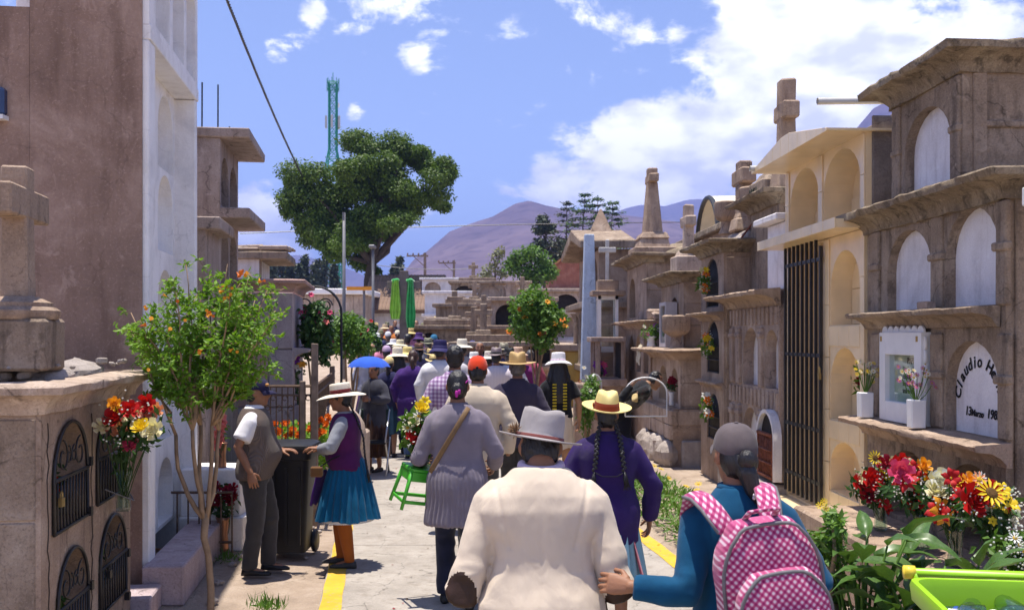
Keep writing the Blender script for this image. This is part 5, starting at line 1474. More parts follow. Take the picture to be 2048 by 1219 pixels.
b = B(); b.lathe([(0, 0), (.35, .05), (.38, .15), (0, .2)], (0, 0, 0), 10, F=lambda x, y, z: c + V3(.95 + x * .3, -.3 - z, wz(212, Y) + y)); b.obj('dish', WHITEP, t)
# orange sign board on a post
c = V3(wx(728, 38), 38, 0); t = thing('sign_post', c, 'narrow orange board on a thin post before the spreading tree', 'sign')
b = B(); b.tube([c, c + V3(0, 0, 3.75)], .05, 8); b.obj('post', STEEL, t)
b = B(); b.box(c + V3(-.15, -.08, 3.72), (1.0, .06, .14)); b.obj('board', mat('orange_board', (.75, .30, .02), .5, .1), t)

# ================================================================== wooden cross with green cloth
Y = 25.0; c = V3(wx(808, Y), Y, 0); t = thing('draped_cross', c, 'tall grey wooden cross draped with green cloth above the crowd', 'cross')
zt = wz(541, Y); za = wz(570, Y)
XW = mat('cross_grey_wood', (.16, .135, .12), .9, .25, 6, .5, 40)
b = B(); b.box(c + V3(0, 0, zt / 2), (.21, .16, zt)); b.obj('upright', XW, t, bevel=.01)
b = B(); b.box(c + V3(-.0, .0, za), (.84, .15, .19)); b.obj('arm', XW, t, bevel=.01)
def drape(px0, px1, bot, m, seed):
    b = B(); rnd = random.Random(seed); rings = []
    for i in range(15):
        s_ = i / 14; z = za + .12 - s_ * (za + .12 - wz(bot, Y)); w0 = (px1 - px0) * Y / FPX * (.55 + .45 * min(1, s_ * 1.4)) * (1 - .25 * max(0, s_ - .8) / .2)
        cx_ = wx((px0 + px1) / 2, Y); rings.append([V3(cx_ + w0 * (j / 12 - .5), Y - .12 - .05 * math.sin(j * 1.7 + seed + s_ * 2) - .02 * math.sin(j * 3.1), z) for j in range(13)])
    b.loft(rings, cap=False, closed=False)
    # over the arm and down behind
    return b.obj('cloth', m, t, smooth=True, rec=False)
drape(781, 803, 638, cloth('lime_cloth', (.34, .66, .07), .2, .5), 1)
drape(812, 832, 655, cloth('green_cloth', (.04, .42, .10), .2, .5), 3)
b = B(); b.tube([V3(wx(786, Y), Y - .1, za + .1), V3(wx(794, Y), Y, za + .13), V3(wx(800, Y), Y + .1, za + .08)], .05, 6); b.tube([V3(wx(815, Y), Y - .1, za + .1), V3(wx(821, Y), Y, za + .13), V3(wx(826, Y), Y + .1, za + .08)], .05, 6)
b.obj('cloth_knots', MATS['green_cloth'], t, smooth=True)['kind'] = 'stuff'
# ================================================================== flowers, bins, fences and other small things
rnd = random.Random(5)
# bouquet of roses tied to the left grille tomb
bp = FL(6.05, -.09, .84)
RB = [(232, 830, RED, .045), (266, 830, CRM, .045), (290, 828, SAL, .04), (312, 820, PCH, .034), (292, 806, RED, .038), (243, 855, PCH, .04), (281, 852, YLW, .036), (304, 858, CRM, .042), (262, 886, PINK, .038), (202, 852, CRM, .032), (215, 845, SAL, .034), (228, 806, ORY, .026), (238, 812, YLW, .024), (258, 818, RED, .035)]
bq = bouquet('bouquet of red, cream, peach and pink roses in glass jar on grille tomb', bp, [(W(px, py, 5.55 + rnd.uniform(-.08, .08)), 'rose', s * 1.3, m_) for (px, py, m_, s) in RB], .055, .24, VGL, 2, 260, (.17, .12, .15), LEAF_D, 60, leafL=.06)
b = B(); b.tube([FL(5.86, -.03, 1.0), FL(6.05, -.15, .90), FL(6.25, -.03, 1.0)], .004, 4); b.obj('tie_wire', STEEL, bq)

# row of bouquets on the ledge before the grey tomb, right
LZ = .50
b = B(); b.bx(5.2, 8.3, -.62, -.002, 0, LZ, FR); t = tag(b.obj('flower_ledge', S_TAN, None, loc=FR(6.7, -.3, 0), bevel=.02), 'low rough stone ledge carrying the flower vases', 'ledge'); roughen(t, .01)
HD = [  # px, py, kind, colour, size
 (1728, 965, 'rose', RED, .042), (1745, 958, 'rose', RED, .04), (1760, 948, 'rose', RED, .04), (1750, 915, 'daisy', YLW, .04), (1770, 925, 'rose', CRI, .035), (1785, 932, 'rose', CRM, .04), (1776, 945, 'rose', YLW, .042), (1803, 925, 'rose', RED, .034), (1803, 942, 'rose', PINK, .04), (1738, 990, 'rose', CRI, .035), (1760, 960, 'rose', CRM, .03), (1767, 1005, 'lily', RED, .04),
 (1812, 965, 'lily', RED, .05), (1826, 940, 'lily', RED, .04), (1828, 995, 'rose', RED, .048), (1848, 990, 'rose', RED, .046), (1852, 970, 'rose', YLW, .04), (1855, 955, 'rose', RED, .04), (1848, 930, 'rose', ORY, .03), (1882, 965, 'rose', CRM, .044), (1876, 980, 'rose', CRM, .042), (1895, 995, 'rose', RED, .052), (1902, 955, 'lily', RED, .04), (1908, 960, 'rose', YLW, .03),
 (1922, 970, 'rose', RED, .05), (1944, 975, 'rose', RED, .046), (1925, 998, 'lily', RED, .05), (1950, 998, 'rose', RED, .05), (1912, 1010, 'lily', RED, .046), (1880, 1022, 'lily', ORY, .06), (1882, 1020, 'lily', ORG, .045), (1958, 958, 'blossom', PCH, .035), (1942, 958, 'rose', ORY, .026),
 (1983, 985, 'daisy', YLW, .055), (1976, 1005, 'daisy', YLW, .045), (2000, 1012, 'lily', YLW, .035), (2012, 1020, 'lily', CRM, .045), (2020, 1008, 'lily', YLW, .04), (1962, 1015, 'lily', YLW, .035), (2005, 980, 'lily', YLW, .035), (1990, 1020, 'lily', CRM, .03)]
centers = [(1755, 'bouquet of red, cream and yellow roses at the tiled tomb corner'), (1838, 'bouquet of red roses and red lilies on the ledge beside cream roses'), (1905, 'big bouquet of red roses with cream roses and orange lily'), (1990, 'bouquet of sunflowers and pale yellow lilies with white filler')]
for i, (cx, lab) in enumerate(centers):
    hs = []
    Yb = FR(uR(cx, -.35), -.35, 0).y
    for (px, py, k, m_, s) in HD:
        if min(centers, key=lambda q: abs(q[0] - px))[0] == cx: hs.append((W(px, py, Yb - .08 + rnd.uniform(-.1, .1)), k, s * 1.6, m_)); hs.append((W(px + rnd.uniform(-16, 16), py + rnd.uniform(-10, 26), Yb - .04 + rnd.uniform(-.08, .1)), k if k != 'daisy' else 'rose', s * rnd.uniform(1.0, 1.4), rnd.choice([m_, RED, RED, CRM, YLW, WHT])))
    bouquet(lab, V3(wx(cx + 6, Yb), Yb, LZ + .003), hs, .06, .24, VGL, 100 + i, 330, (.17, .16, .13), LEAF_D, 150, leafL=.075)
# pale flowers leaning in from the right edge
Yb = 5.0
bouquet('spray of small white blossoms leaning over the green bin', V3(wx(2075, Yb), Yb, .35), [(W(2030 + 9 * i, 1075 + (i % 3) * 14, Yb), 'blossom', .035, WHT) for i in range(5)], .05, .3, VGL, 133, 160, (.16, .1, .14), LEAF_G, 130)
# flower boxes by the white cabinet
FBX = B()
for i, (u, px, col, lab) in enumerate(((7.98, 1750, [CRM, YLW, WHT], 'white box of yellow and cream flowers at the far side of the glass cabinet'), (7.06, 1828, [WHT, MAG, CRM], 'white box of white and purple flowers at the near side of the glass cabinet'))):
    base = FR(u, -.135, 1.252); t = thing('flower_box', base, lab, 'flower box')
    b = B(); b.box(base + V3(0, 0, .10), (.10, .10, .20), taper=1.05); b.obj('box', WHITEP, t, bevel=.006)
    b = B()
    rn = random.Random(i)
    tips = [base + V3(rn.uniform(-.09, .09), rn.uniform(-.09, .09), rn.uniform(.30, .44)) for _ in range(16)]
    for p in tips: b.tube([base + V3(0, 0, .18), base.lerp(p, .6) + V3(0, 0, .05), p], .003, 4)
    b.obj('stems', LEAF_G, t)
    for p in tips:
        for k in range(2): head(t, 'blossom', p + V3(rn.gauss(0, .014), rn.gauss(0, .014), rn.gauss(0, .012)), .021, rn.choice(col), rn)
# gladiolus vase in the tiled niche
base = FR(8.52, .10, 1.155)
bouquet('glass vase with dark roses and yellow gladiolus in tiled niche', base, [(base + V3(-.02, -.04, .40), 'rose', .035, CRI), (base + V3(-.08, -.0, .36), 'rose', .032, CRI), (base + V3(.0, -.05, .33), 'rose', .03, WHT), (base + V3(-.05, 0, .50), 'lily', .04, YLW), (base + V3(-.07, 0, .58), 'lily', .032, YLW), (base + V3(0.03, -.02, .42), 'rose', .035, RED)], .045, .26, VGL, 141, 50, (.07, .07, .12), LEAF_G, 0)
# flowers hanging in the black grilles of the brown tomb
for (u, z, cols, lab, k) in ((13.15, 2.62, [CRM, YLW, ORG], 'cream lilies tied in the highest black arched grille', 'lily'), (13.0, 1.75, [ORG, ORG, YLW], 'orange flowers tied in the middle black arched grille', 'lily'), (12.98, .98, [ORG, RED, ORY, WHT], 'orange and white flowers hanging in the lowest black arched grille', 'lily')):
    base = FR(u, -.16, z); rn = random.Random(int(z * 10))
    bouquet(lab, base, [(base + V3(-.03 - rn.random() * .06, rn.uniform(-.14, .14), rn.uniform(-.12, .16)), k, .055, rn.choice(cols)) for _ in range(8)], .02, .02, None, int(z * 77), 60, (.08, .14, .16), LEAF_G, 40, leafL=.08)
# pot on the ledge with cloth, pink case flowers, purple shrine flowers
base = FR(16.0, -.42, 1.735)
t = bouquet('white pot with green and lilac artificial flowers on stone ledge', base, [(base + V3(rnd.uniform(-.16, .16), rnd.uniform(-.1, .1), rnd.uniform(.2, .36)), 'blossom', .045, m_) for m_ in [PUR, WHT, WHT, PUR, WHT, MAG]], .09, .16, WHITEP, 151, 120, (.2, .16, .12), LEAF_G, 30, leafL=.09)
b = B(); rings = []
for i in range(10):
    rings.append([FR(16.3 + j * .05, -.50 - .05 * min(i, 3) / 3 - .01 * math.sin(j * 2 + i), 1.76 - .035 * i - .02 * math.sin(j)) for j in range(8)])
b.loft(rings, cap=False, closed=False); b.obj('cloth', cloth('cream_cloth', (.6, .52, .36)), t, smooth=True, rec=False)
base = FR(15.37, -.27, 1.80)
bouquet('pink flowers inside the narrow glass case', base, [(base + V3(rnd.uniform(-.02, .02), rnd.uniform(-.14, .14), rnd.uniform(.08, .48)), 'lily', .05, m_) for m_ in [PINK, PINK, MAG, PINK, MAG, PINK, PUR, PINK]], .03, .05, None, 152, 40, (.03, .14, .2), LEAF_D, 0)
base = FR(19.0, -.85, 1.12)
bouquet('purple flowers inside the small glass shrine', base, [(base + V3(rnd.uniform(-.1, .1), rnd.uniform(-.3, .3), rnd.uniform(.08, .3)), 'lily', .09, m_) for m_ in [MAG, PUR, MAG, MAG, PUR, PINK, MAG]], .05, .08, None, 153, 40, (.1, .3, .12), LEAF_D, 0)
base = FR(14.85, -.32, .87)
bouquet('red flowers in white vase in the arched niche', base, [(base + V3(rnd.uniform(-.05, .05), rnd.uniform(-.09, .09), rnd.uniform(.24, .4)), 'rose', .045, CRI) for _ in range(7)], .05, .2, WHITEP, 154, 40, (.08, .1, .08), LEAF_D, 0)
# greenery in the left grilles
for (u, z, cols, lab) in ((5.25, 1.08, [PINK, RED, WHT], 'faded pink flowers behind the cross side grille'), (5.3, .36, [CRM, WHT], 'white rose and leaves behind the lowest corner grille'), (6.1, .42, [WHT], 'small white flower behind the far low grille')):
    base = FL(u, .12, z); rn = random.Random(int(u * 9))
    bouquet(lab, base, [(base + V3(rn.uniform(-.03, .03), rn.uniform(-.1, .1), rn.uniform(.02, .2)), 'rose', .04, rn.choice(cols)) for _ in range(5)], .03, .02, None, int(z * 91), 40, (.06, .12, .12), LEAF_D, 0)
# candelabra of hoops by the pillar
t = W(1188, 720, 16.2); o = B()
for k in range(6):
    a = k * .3; o.tube([V3(t.x + math.cos(a) * .12 * math.cos(q), t.y + math.sin(a) * .12 * math.cos(q), 1.12 + .16 * math.sin(q)) for q in [math.pi * i / 12 for i in range(13)]], .012, 5)
for x in (-.12, .12): o.tube([(t.x + x, t.y, 0), (t.x + x, t.y, 1.12)], .012, 5)
tag(o.obj('wire_hoop_stand', mat('white_wire', (.6, .6, .6), .4, .1), None, loc=(t.x, t.y, 0)), 'small stand of curved white wire hoops by the pillar', 'stand')

# calla leaves in the right planter: every large leaf its own part
def calla_leaf():
    b = B(); rings = []
    for i in range(9):
        s_ = i / 8; w = .36 * math.sin(math.pi * (s_ ** .75) * .97 + .04) * (1.15 - .3 * s_); z = .35 * s_ - .55 * s_ * s_
        rings.append([V3(q * w * .5, s_, z + .09 * abs(q) * (1 - s_) * 1.6 - .02 * math.sin(s_ * 14 + q)) for q in (-1, -.5, 0, .5, 1)])
    b.loft(rings, cap=False, closed=False); me = b.mesh('leaf'); me.materials.append(LEAF_C); me.polygons.foreach_set('use_smooth', [True] * len(me.polygons)); return me
CAL = calla_leaf()
def calla(label, base, n, seed, Lr=(.25, .45), zr=(.25, .6), sp=.35):
    t = thing('calla_plant', base, label, 'plant'); rnd = random.Random(seed); b = B()
    for i in range(n):
        a = rnd.random() * 6.28; r = sp * math.sqrt(rnd.random()); p = V3(r * math.cos(a), r * math.sin(a) * .6, rnd.uniform(*zr)); L_ = rnd.uniform(*Lr)
        b.tube([base + V3(p.x * .15, p.y * .15, 0), base + V3(p.x * .6, p.y * .6, p.z * .7), base + p], [.010, .008, .006], 5)
        q = Quaternion((0, 0, 1), a - math.pi / 2 + rnd.uniform(-.5, .5)) @ Quaternion((1, 0, 0), rnd.uniform(-.3, .9)) @ Quaternion((0, 1, 0), rnd.uniform(-.5, .5))
        inst(CAL, 'leaf', p, t, q, (L_, L_, L_))
    b.obj('stems', LEAF_G, t, smooth=True)
    return t
def g2(px, Y, z=0): return V3(wx(px, Y), Y, z)
calla('clump of broad calla leaves beside the pink backpack', g2(1725, 5.15, .12), 30, 3, (.17, .33), (.22, .80), .28)
calla('clump of broad arching calla leaves before the rose bouquets', g2(1850, 5.0, .12), 34, 4, (.22, .40), (.20, .62), .36)
calla('low broad calla leaves beside the green bin', g2(1800, 4.55, .12), 16, 6, (.25, .42), (.20, .48), .3)
b = B(); rs = np.random.RandomState(9); pts = []; nn = []
for i in range(1500):
    x = rs.uniform(1680, 1990); y = rs.uniform(4.35, 5.5); pts.append((wx(x, y), y, .12 + rs.rand() ** 2 * .34)); nn.append((0, -.2, 1))
leafcloud(b, pts, nn, .06, .016, 8, -.6); o = tag(b.obj('ground_cover', LEAF_G, None, rec=False, loc=g2(1800, 4.9)), 'mixed low greenery filling the stone planter', 'ground cover', kind='stuff')
bush('thin_leafed_plant', 'upright plant with ragged leaves between backpack and calla leaves', 1625, 1700, 985, 1150, 5.2, LEAF_G, 9, 60, .06, .012, 171, [(1640, 1010, 'blossom', YLW), (1648, 1002, 'blossom', YLW), (1652, 1016, 'blossom', YLW)], 5, .15, 'plant', .022)
t = thing('stone_planter', g2(1850, 4.9), 'low rough stone kerb holding calla leaves and soil', 'planter')
b = B(); b.bx(1.62, 2.6, 4.28, 4.40, 0, .30); roughen(b.obj('kerb', S_PINK, t, bevel=.02), .012)
b = B(); b.bx(1.62, 1.74, 4.401, 5.85, 0, .295); roughen(b.obj('kerb', S_PINK, t, bevel=.02), .012)
b = B(); b.bx(1.742, 2.75, 4.401, 5.85, 0, .14); b.obj('soil', dirt, t)
for i in range(7):
    b = B(); c = V3(wx(1790 + i * 24, 5.62) + rnd.uniform(-.03, .03), 5.58, .2); b.ell(c, (rnd.uniform(.06, .1), .07, .06), 10, 7); roughen(b.obj('stone', S_RUB, t, smooth=True), .012, 12, i)
# yellow flower bed right of the path
b = B(); pts = []; nn = []; rs = np.random.RandomState(4)
for i in range(2600):
    y = rs.uniform(9.0, 13.2); x = path_left(y) + PW + .16 + rs.rand() * .75
    hh = .34 * max(.15, 1 - abs(x - (path_left(y) + PW + .5)) * 1.2)
    pts.append((x, y, rs.rand() * hh)); nn.append((0, -.3, .8))
leafcloud(b, pts, nn, .10, .012, 14, -.9); t = thing('flower_bed', V3(path_left(11) + PW + .5, 11, 0), 'bed of grassy leaves and small yellow flowers right of the path', 'flower bed')
o = b.obj('grassy_leaves', LEAF_G, t, rec=False); o['kind'] = 'stuff'
rn = random.Random(6)
for i in range(26):
    y = rn.uniform(9.0, 13); head(t, 'blossom', V3(path_left(y) + PW + rn.uniform(.25, .8), y, rn.uniform(.28, .42)), .042, YLW, rn, (0, -.4, 1))
# stones and tufts on the dirt
for i in range(46):
    rn = random.Random(900 + i); Y = rn.uniform(6.6, 12); side = rn.random() < .55
    x = path_left(Y) - rn.uniform(.1, 1.0) if side else path_left(Y) + PW + rn.uniform(.15, 1.0)
    s_ = rn.uniform(.012, .04); b = B(); b.ell((x, Y, s_ * .3), (s_, s_ * 1.2, s_ * .7), 7, 5)
    tag(roughen(b.obj('pebble', S_RUB, None, loc=(x, Y, 0)), s_ * .3, 30, i), 'small pale loose stone lying on the bare dirt beside the path', 'stone', 'loose stones on the dirt')
b = B(); pts = []; nn = []
for i in range(260):
    c = rs.randint(0, 4); cx, cy = [(wx(520, 6.9), 6.95), (wx(540, 6.8), 6.85), (wx(455, 8.4), 8.4), (wx(560, 8.3), 8.9)][c]
    pts.append((cx + rs.normal(0, .05), cy + rs.normal(0, .05), rs.rand() * .04)); nn.append((rs.normal(), rs.normal(), .2))
leafcloud(b, pts, nn, .09, .006, 3, -2.0); tag(b.obj('grass_tufts', LEAF_G, None, rec=False, loc=(wx(520, 7), 7, 0)), 'sparse green grass tufts on the left dirt verge', 'grass', kind='stuff')

# ---------------------------------------------------------------- iron fence, geraniums and grave on the left
t = thing('iron_fence', (-1.98, 10.0, 0), 'rusty brown iron fence with scrolls and wooden posts around the grave', 'fence')
zt, zb = 1.40, .30
for (z, r_) in ((zt, .016), (zt - .09, .012), (zb, .016)):
    b = B(); b.tube([(-2.62, 10.0, z), (-1.99, 10.0, z)], r_, 6); b.obj('rail', BROWNI, t)
for i in range(11):
    b = B(); x = -2.60 + i * .058; b.tube([(x, 10.0, zb), (x, 10.0, zt)], .007, 5); b.obj('bar', BROWNI, t)
for i in range(5):
    for s_ in (-1, 1):
        b = B(); cx = -2.54 + i * .117; pts = [V3(cx + s_ * (.028 + .022 * math.cos(a)), 9.985, zt - .17 + s_ * .05 + .032 * math.sin(a) * (1 - .06 * a)) for a in [k * .45 for k in range(13)]]; b.tube(pts, .005, 4); b.obj('scroll', BROWNI, t)
for i in range(3):
    Y0 = 10.02; b = B(); z = [zt, zt - .10, .35][i]; b.tube([(-1.985, Y0, z), (-1.985 - .131 * 4.2, Y0 + 4.2, z)], .014, 6); b.obj('rail', BROWNI, t)
for i in range(38):
    y = 10.08 + i * .11; b = B(); b.tube([(-1.985 - .131 * (y - 10.02), y, .3), (-1.985 - .131 * (y - 10.02), y, zt)], .007, 5); b.obj('bar', BROWNI, t)
for (x, y, h_, w) in ((-1.975, 9.98, 1.83, .062), (-2.10, 9.99, 1.45, .05), (-2.63, 10.0, 1.45, .05), (-2.42, 13.4, 1.5, .06)):
    b = B(); b.box((x, y, h_ / 2), (w, w, h_)); roughen(b.obj('post', WOOD, t, bevel=.006), .006, 9)
rs = np.random.RandomState(44); b = B(); pts = []; nn = []
for i in range(2200): pts.append((rs.uniform(-2.6, -1.95 - .0), 10.25 + rs.rand() * 1.1, .45 + rs.rand() * .48)); nn.append((0, -.4, .9))
t = thing('geranium_bed', (-2.3, 10.7, 0), 'orange geraniums growing behind the rusty fence', 'flower bed')
leafcloud(b, pts, nn, .06, .026, 24, .1); o = b.obj('leaves', LEAF_A, t, rec=False); o['kind'] = 'stuff'
b = B(); b.bx(-2.75, -2.12, 10.2, 11.5, 0, .5); b.obj('bed', S_RUB, t)
rn = random.Random(8)
for (px, py) in ((560, 862), (572, 845), (588, 858), (602, 848), (640, 838), (652, 848), (645, 862), (618, 855), (578, 868), (595, 870), (655, 835), (566, 876), (630, 868), (548, 850)):
    for k in range(3): head(t, 'rose', W(px + rn.uniform(-5, 5), py + rn.uniform(-4, 4), 10.22 + rn.uniform(0, .1)), .028, ORG, rn)
t = thing('low_grave', (-2.0, 12.6, 0), 'low beige domed grave behind the geraniums', 'grave')
b = B(); b.bx(-2.55, -1.85, 11.7, 13.0, 0, .7); b.obj('base', S_PALE, t, bevel=.03)
b = B(); b.ell((-2.15, 12.2, .72), (.34, .5, .36), 18, 10); roughen(b.obj('dome', S_PALE, t, smooth=True), .03, 3)
# wreath with purple flowers on the marble tomb, red woven cloth on arch
base = W(596, 745, 12.2)
bouquet('purple, white and orange flowers leaning on the marble tomb', V3(base.x, 12.2, 1.0), [(W(590 + rnd.uniform(-8, 14), 715 + rnd.uniform(-22, 30), 12.15), 'lily', .06, m_) for m_ in [PUR, PUR, WHT, PUR, ORY, PUR, MAG, WHT]], .03, .2, None, 161, 60, (.12, .1, .2), LEAF_D, 0)
t = thing('iron_arch', W(630, 590, 13.6) * 1, 'black wrought iron arch hung with red woven cloth', 'arch'); t.location.z = 0
c = t.location.copy(); b = B(); b.tube([V3(c.x + .36 * math.cos(q), 13.6, 2.22 + .36 * math.sin(q)) for q in [math.pi * i / 16 for i in range(17)]], .018, 6)
for s_ in (-1, 1): b.tube([(c.x + s_ * .36, 13.6, 0), (c.x + s_ * .36, 13.6, 2.22)], .018, 6)
for s_ in (-1, 1): b.tube([V3(c.x + s_ * (.14 + .10 * math.cos(a) * (1 - a * .05)), 13.59, 2.32 + .10 * math.sin(a) * (1 - a * .05)) for a in [k * .5 for k in range(16)]], .011, 5)
b.obj('frame', IRON, t)
m, tt, bs = newmat('woven_red'); tcn = node(tt, 'ShaderNodeTexCoord'); mpn = node(tt, 'ShaderNodeMapping'); mpn.inputs['Rotation'].default_value = (0, .35, 0); mpn.inputs['Scale'].default_value = (30, 30, 30); tt.links.new(tcn.outputs['Object'], mpn.inputs['Vector'])
ck = node(tt, 'ShaderNodeTexChecker'); ck.inputs['Scale'].default_value = 1; tt.links.new(mpn.outputs[0], ck.inputs['Vector']); ck.inputs['Color1'].default_value = (.38, .012, .03, 1); ck.inputs['Color2'].default_value = (.10, .012, .10, 1); tt.links.new(ck.outputs['Color'], bs.inputs['Base Color']); bs.inputs['Roughness'].default_value = .95
b = B(); rings = []
for i in range(9):
    rings.append([V3(c.x - .38 + j * .062 + .012 * i, 13.55 - .03 * math.sin(j * 1.6), 2.36 - .05 * i - .012 * j - (.04 if j > 7 else 0)) for j in range(10)])
b.loft(rings, cap=False, closed=False); b.obj('woven_cloth', m, t, smooth=True, rec=False)

# offerings beside the man in the vest: shelf with gladiolus, roses, low rail
t = thing('offering_shelf', (-2.62, 8.95, 0), 'small white tiled grave shelf with iron rail beside the columbarium', 'grave')
b = B(); b.bx(-2.95, -2.38, 8.8, 9.3, 0, .30); b.bx(-2.95, -2.42, 8.85, 9.3, .30, .72); b.obj('shelf', P_PAINT, t, bevel=.01)
b = B(); b.tube([(-2.95, 8.62, .55), (-2.42, 8.62, .55)], .012, 5); b.tube([(-2.95, 8.62, .12), (-2.42, 8.62, .12)], .012, 5)
for i in range(6): b.tube([(-2.9 + i * .095, 8.62, 0), (-2.9 + i * .095, 8.62, .55)], .008, 5)
b.obj('rail', BROWNI, t)
METV = mat('copper_vase', (.40, .20, .12), .3, .2, 14, .1, metal=.7)
bouquet('pink gladiolus in a copper vase on the small white grave shelf', V3(wx(441, 8.9), 8.95, .723), [(W(441 + rnd.uniform(-9, 9), 835 + i * 6.5, 8.85), 'lily', .05, SAL) for i in range(10)], .05, .22, METV, 171, 24, (.05, .05, .15), LEAF_G, 0)
bouquet('dark red roses in a copper vase below the white grave shelf', V3(wx(446, 8.72), 8.72, .02), [(W(446 + rnd.uniform(-24, 24), 985 + rnd.uniform(-16, 22), 8.68), 'rose', .042, CRI) for i in range(14)], .065, .3, METV, 172, 110, (.12, .1, .16), LEAF_D, 20)

# ---------------------------------------------------------------- wheeled bins
def rrect(w, d, r, n=4):
    P_ = []
    for (sx, sy, a0) in ((1, 1, 0), (-1, 1, 90), (-1, -1, 180), (1, -1, 270)):
        for k in range(n + 1):
            a = R(a0 + 90 * k / n); P_.append((sx * (w / 2 - r) + r * math.cos(a), sy * (d / 2 - r) + r * math.sin(a)))
    return P_
def wheelie(label, loc, rz, m, h=1.02, w=.50, d=.60, lid=True, mw=None, capm=None):
    t = thing('wheeled_bin', loc, label, 'bin', rz=rz)
    def ring(k, z, r=.06, off=0): return [V3(x, y + off, z) for x, y in rrect(w * k, d * k, r)]
    b = B(); b.loft([ring(.74, .06, .05), ring(.80, .3), ring(.93, h - .08), ring(.95, h - .075), ring(1.04, h - .07), ring(1.06, h - .02), ring(1.04, h), ring(.97, h), ring(.94, h - .03), ring(.72, .12, .05)], True)
    b.obj('body', m, t, auto=35, local=True)
    b = B(); b.tube([(-w * .44, d * .56, h - .04), (-w * .44, d * .66, h - .0), (w * .44, d * .66, h - .0), (w * .44, d * .56, h - .04)], .017, 8); b.obj('handle', m, t, smooth=True, local=True)
    for s_ in (-1, 1):
        b = B(); b.lathe([(0, -.025), (.08, -.025), (.098, -.012), (.098, .012), (.08, .025), (0, .025)], n=18, F=lambda x, y, z, s_=s_: V3(s_ * (w * .42) + z, d * .40 + x, .098 + y)); b.obj('wheel', mw or IRON, t, auto=40, local=True)
    for k in range(3):
        b = B(); b.box(((k - 1) * w * .28, -d * .485 + 0, h * .5), (.025, .02, h * .7)); b.obj('rib', m, t, local=True)
    if lid:
        b = B(); b.loft([ring(1.07, h + .002), ring(1.09, h + .02), ring(1.05, h + .045), ring(.9, h + .06)], True); b.obj('lid', m, t, auto=35, local=True)
        for k in range(9): b = B(); b.box((w * .545, -d * .4 + k * d * .1, h + .012), (.018, .02, .035)); b.obj('lid_rib', m, t, local=True)
    if capm is not None:
        for s_ in (-1, 1): b = B(); b.lathe([(0, 0), (.026, 0), (.026, .04), (0, .04)], n=12, F=lambda x, y, z, s_=s_: V3(s_ * (w * .44) + s_ * z, d * .66 + x, h + y)); b.obj('handle_cap', capm, t, smooth=True, local=True)
    return t
BLK = mat('black_plastic', (.012, .0115, .012), .5, .4, 5, .15, 50, spec=.3)
wheelie('scuffed black wheeled bin between the man in vest and woman in blue skirt', (wx(583, 8.62), 8.62, 0), R(0), BLK, .93, .40, .46)
LIME = mat('lime_plastic', (.27, .52, .008), .4, .05, 4, .04, 60, spec=.5)
gb = wheelie('open lime green wheeled bin with plastic bottles beside the calla planter', (wx(2052, 3.35), 3.4, 0), R(-8), LIME, 1.0, .56, .56, False, None, mat('yellow_cap', (.75, .55, .05), .4, .1))
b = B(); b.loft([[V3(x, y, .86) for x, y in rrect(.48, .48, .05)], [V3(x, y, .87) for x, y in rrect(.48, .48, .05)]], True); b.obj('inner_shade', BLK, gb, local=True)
PETB = glass('bottle_plastic', (.75, .85, .88), .9, .12); rn = random.Random(3)
for i in range(13):
    p = gb.location + V3(rn.uniform(-.17, .17), rn.uniform(-.17, .17), .90 + rn.uniform(0, .03)); t = thing('plastic_bottle', p, 'empty clear plastic bottle lying in the lime green bin', 'bottle', 'bottles in the lime green bin')
    q = Matrix.Rotation(rn.random() * 6.3, 3, 'Z') @ Matrix.Rotation(R(85 + rn.uniform(-15, 15)), 3, 'X')
    b = B(); b.lathe([(0, -.1), (.03, -.1), (.033, -.08), (.033, .04), (.028, .06), (.012, .09), (.012, .11), (0, .11)], (0, 0, 0), 12, F=lambda x, y, z: q @ V3(x, y, z) + p); b.obj('bottle_body', PETB, t, smooth=True)
    b = B(); b.lathe([(0, .105), (.014, .105), (.014, .125), (0, .125)], (0, 0, 0), 10, F=lambda x, y, z: q @ V3(x, y, z) + p); b.obj('cap', mat('blue_cap', (.05, .12, .5), .4, .1) if i % 2 else WHITEP, t)
# folding chair in the crowd
t = thing('folding_chair', (wx(745, 13.6), 13.6, 0), 'grey tubular folding chair with dark seat beside the path', 'chair')
c = t.location; CH = mat('chair_chrome', (.5, .5, .52), .3, .1, metal=.8)
for s_ in (-.21, .21):
    b = B(); b.tube([c + V3(s_, -.22, 0), c + V3(s_, .22, .48), c + V3(s_, .25, .5)], .013, 6); b.tube([c + V3(s_ * .95, .24, 0), c + V3(s_ * .95, -.2, .48), c + V3(s_ * .95, .25, .88)], .013, 6); b.obj('leg', CH, t, smooth=True)
b = B(); b.box(c + V3(0, 0, .46), (.42, .42, .03)); b.obj('seat', BLK, t, bevel=.01)
b = B(); b.box(c + V3(0, .24, .78), (.40, .03, .22)); b.obj('backrest', cloth('dark_green_cloth', (.03, .05, .04)), t, bevel=.01)
# haze
hz = B(); hz.bx(-7600, 7600, -960, 8200, -3.5, 500); ho = hz.obj('haze', None, None)
hmz = bpy.data.materials.new('haze_air'); hmz.use_nodes = True; ht = hmz.node_tree; ht.nodes.clear()
pv = ht.nodes.new('ShaderNodeVolumePrincipled'); pv.inputs['Density'].default_value = 3.8e-4; pv.inputs['Color'].default_value = (.30, .42, 1.0, 1); pv.inputs['Anisotropy'].default_value = .2
om = ht.nodes.new('ShaderNodeOutputMaterial'); ht.links.new(pv.outputs[0], om.inputs['Volume'])
ho.data.materials.clear(); ho.data.materials.append(hmz); tag(ho, 'thin pale air between the path and the mountains', 'haze', kind='stuff')
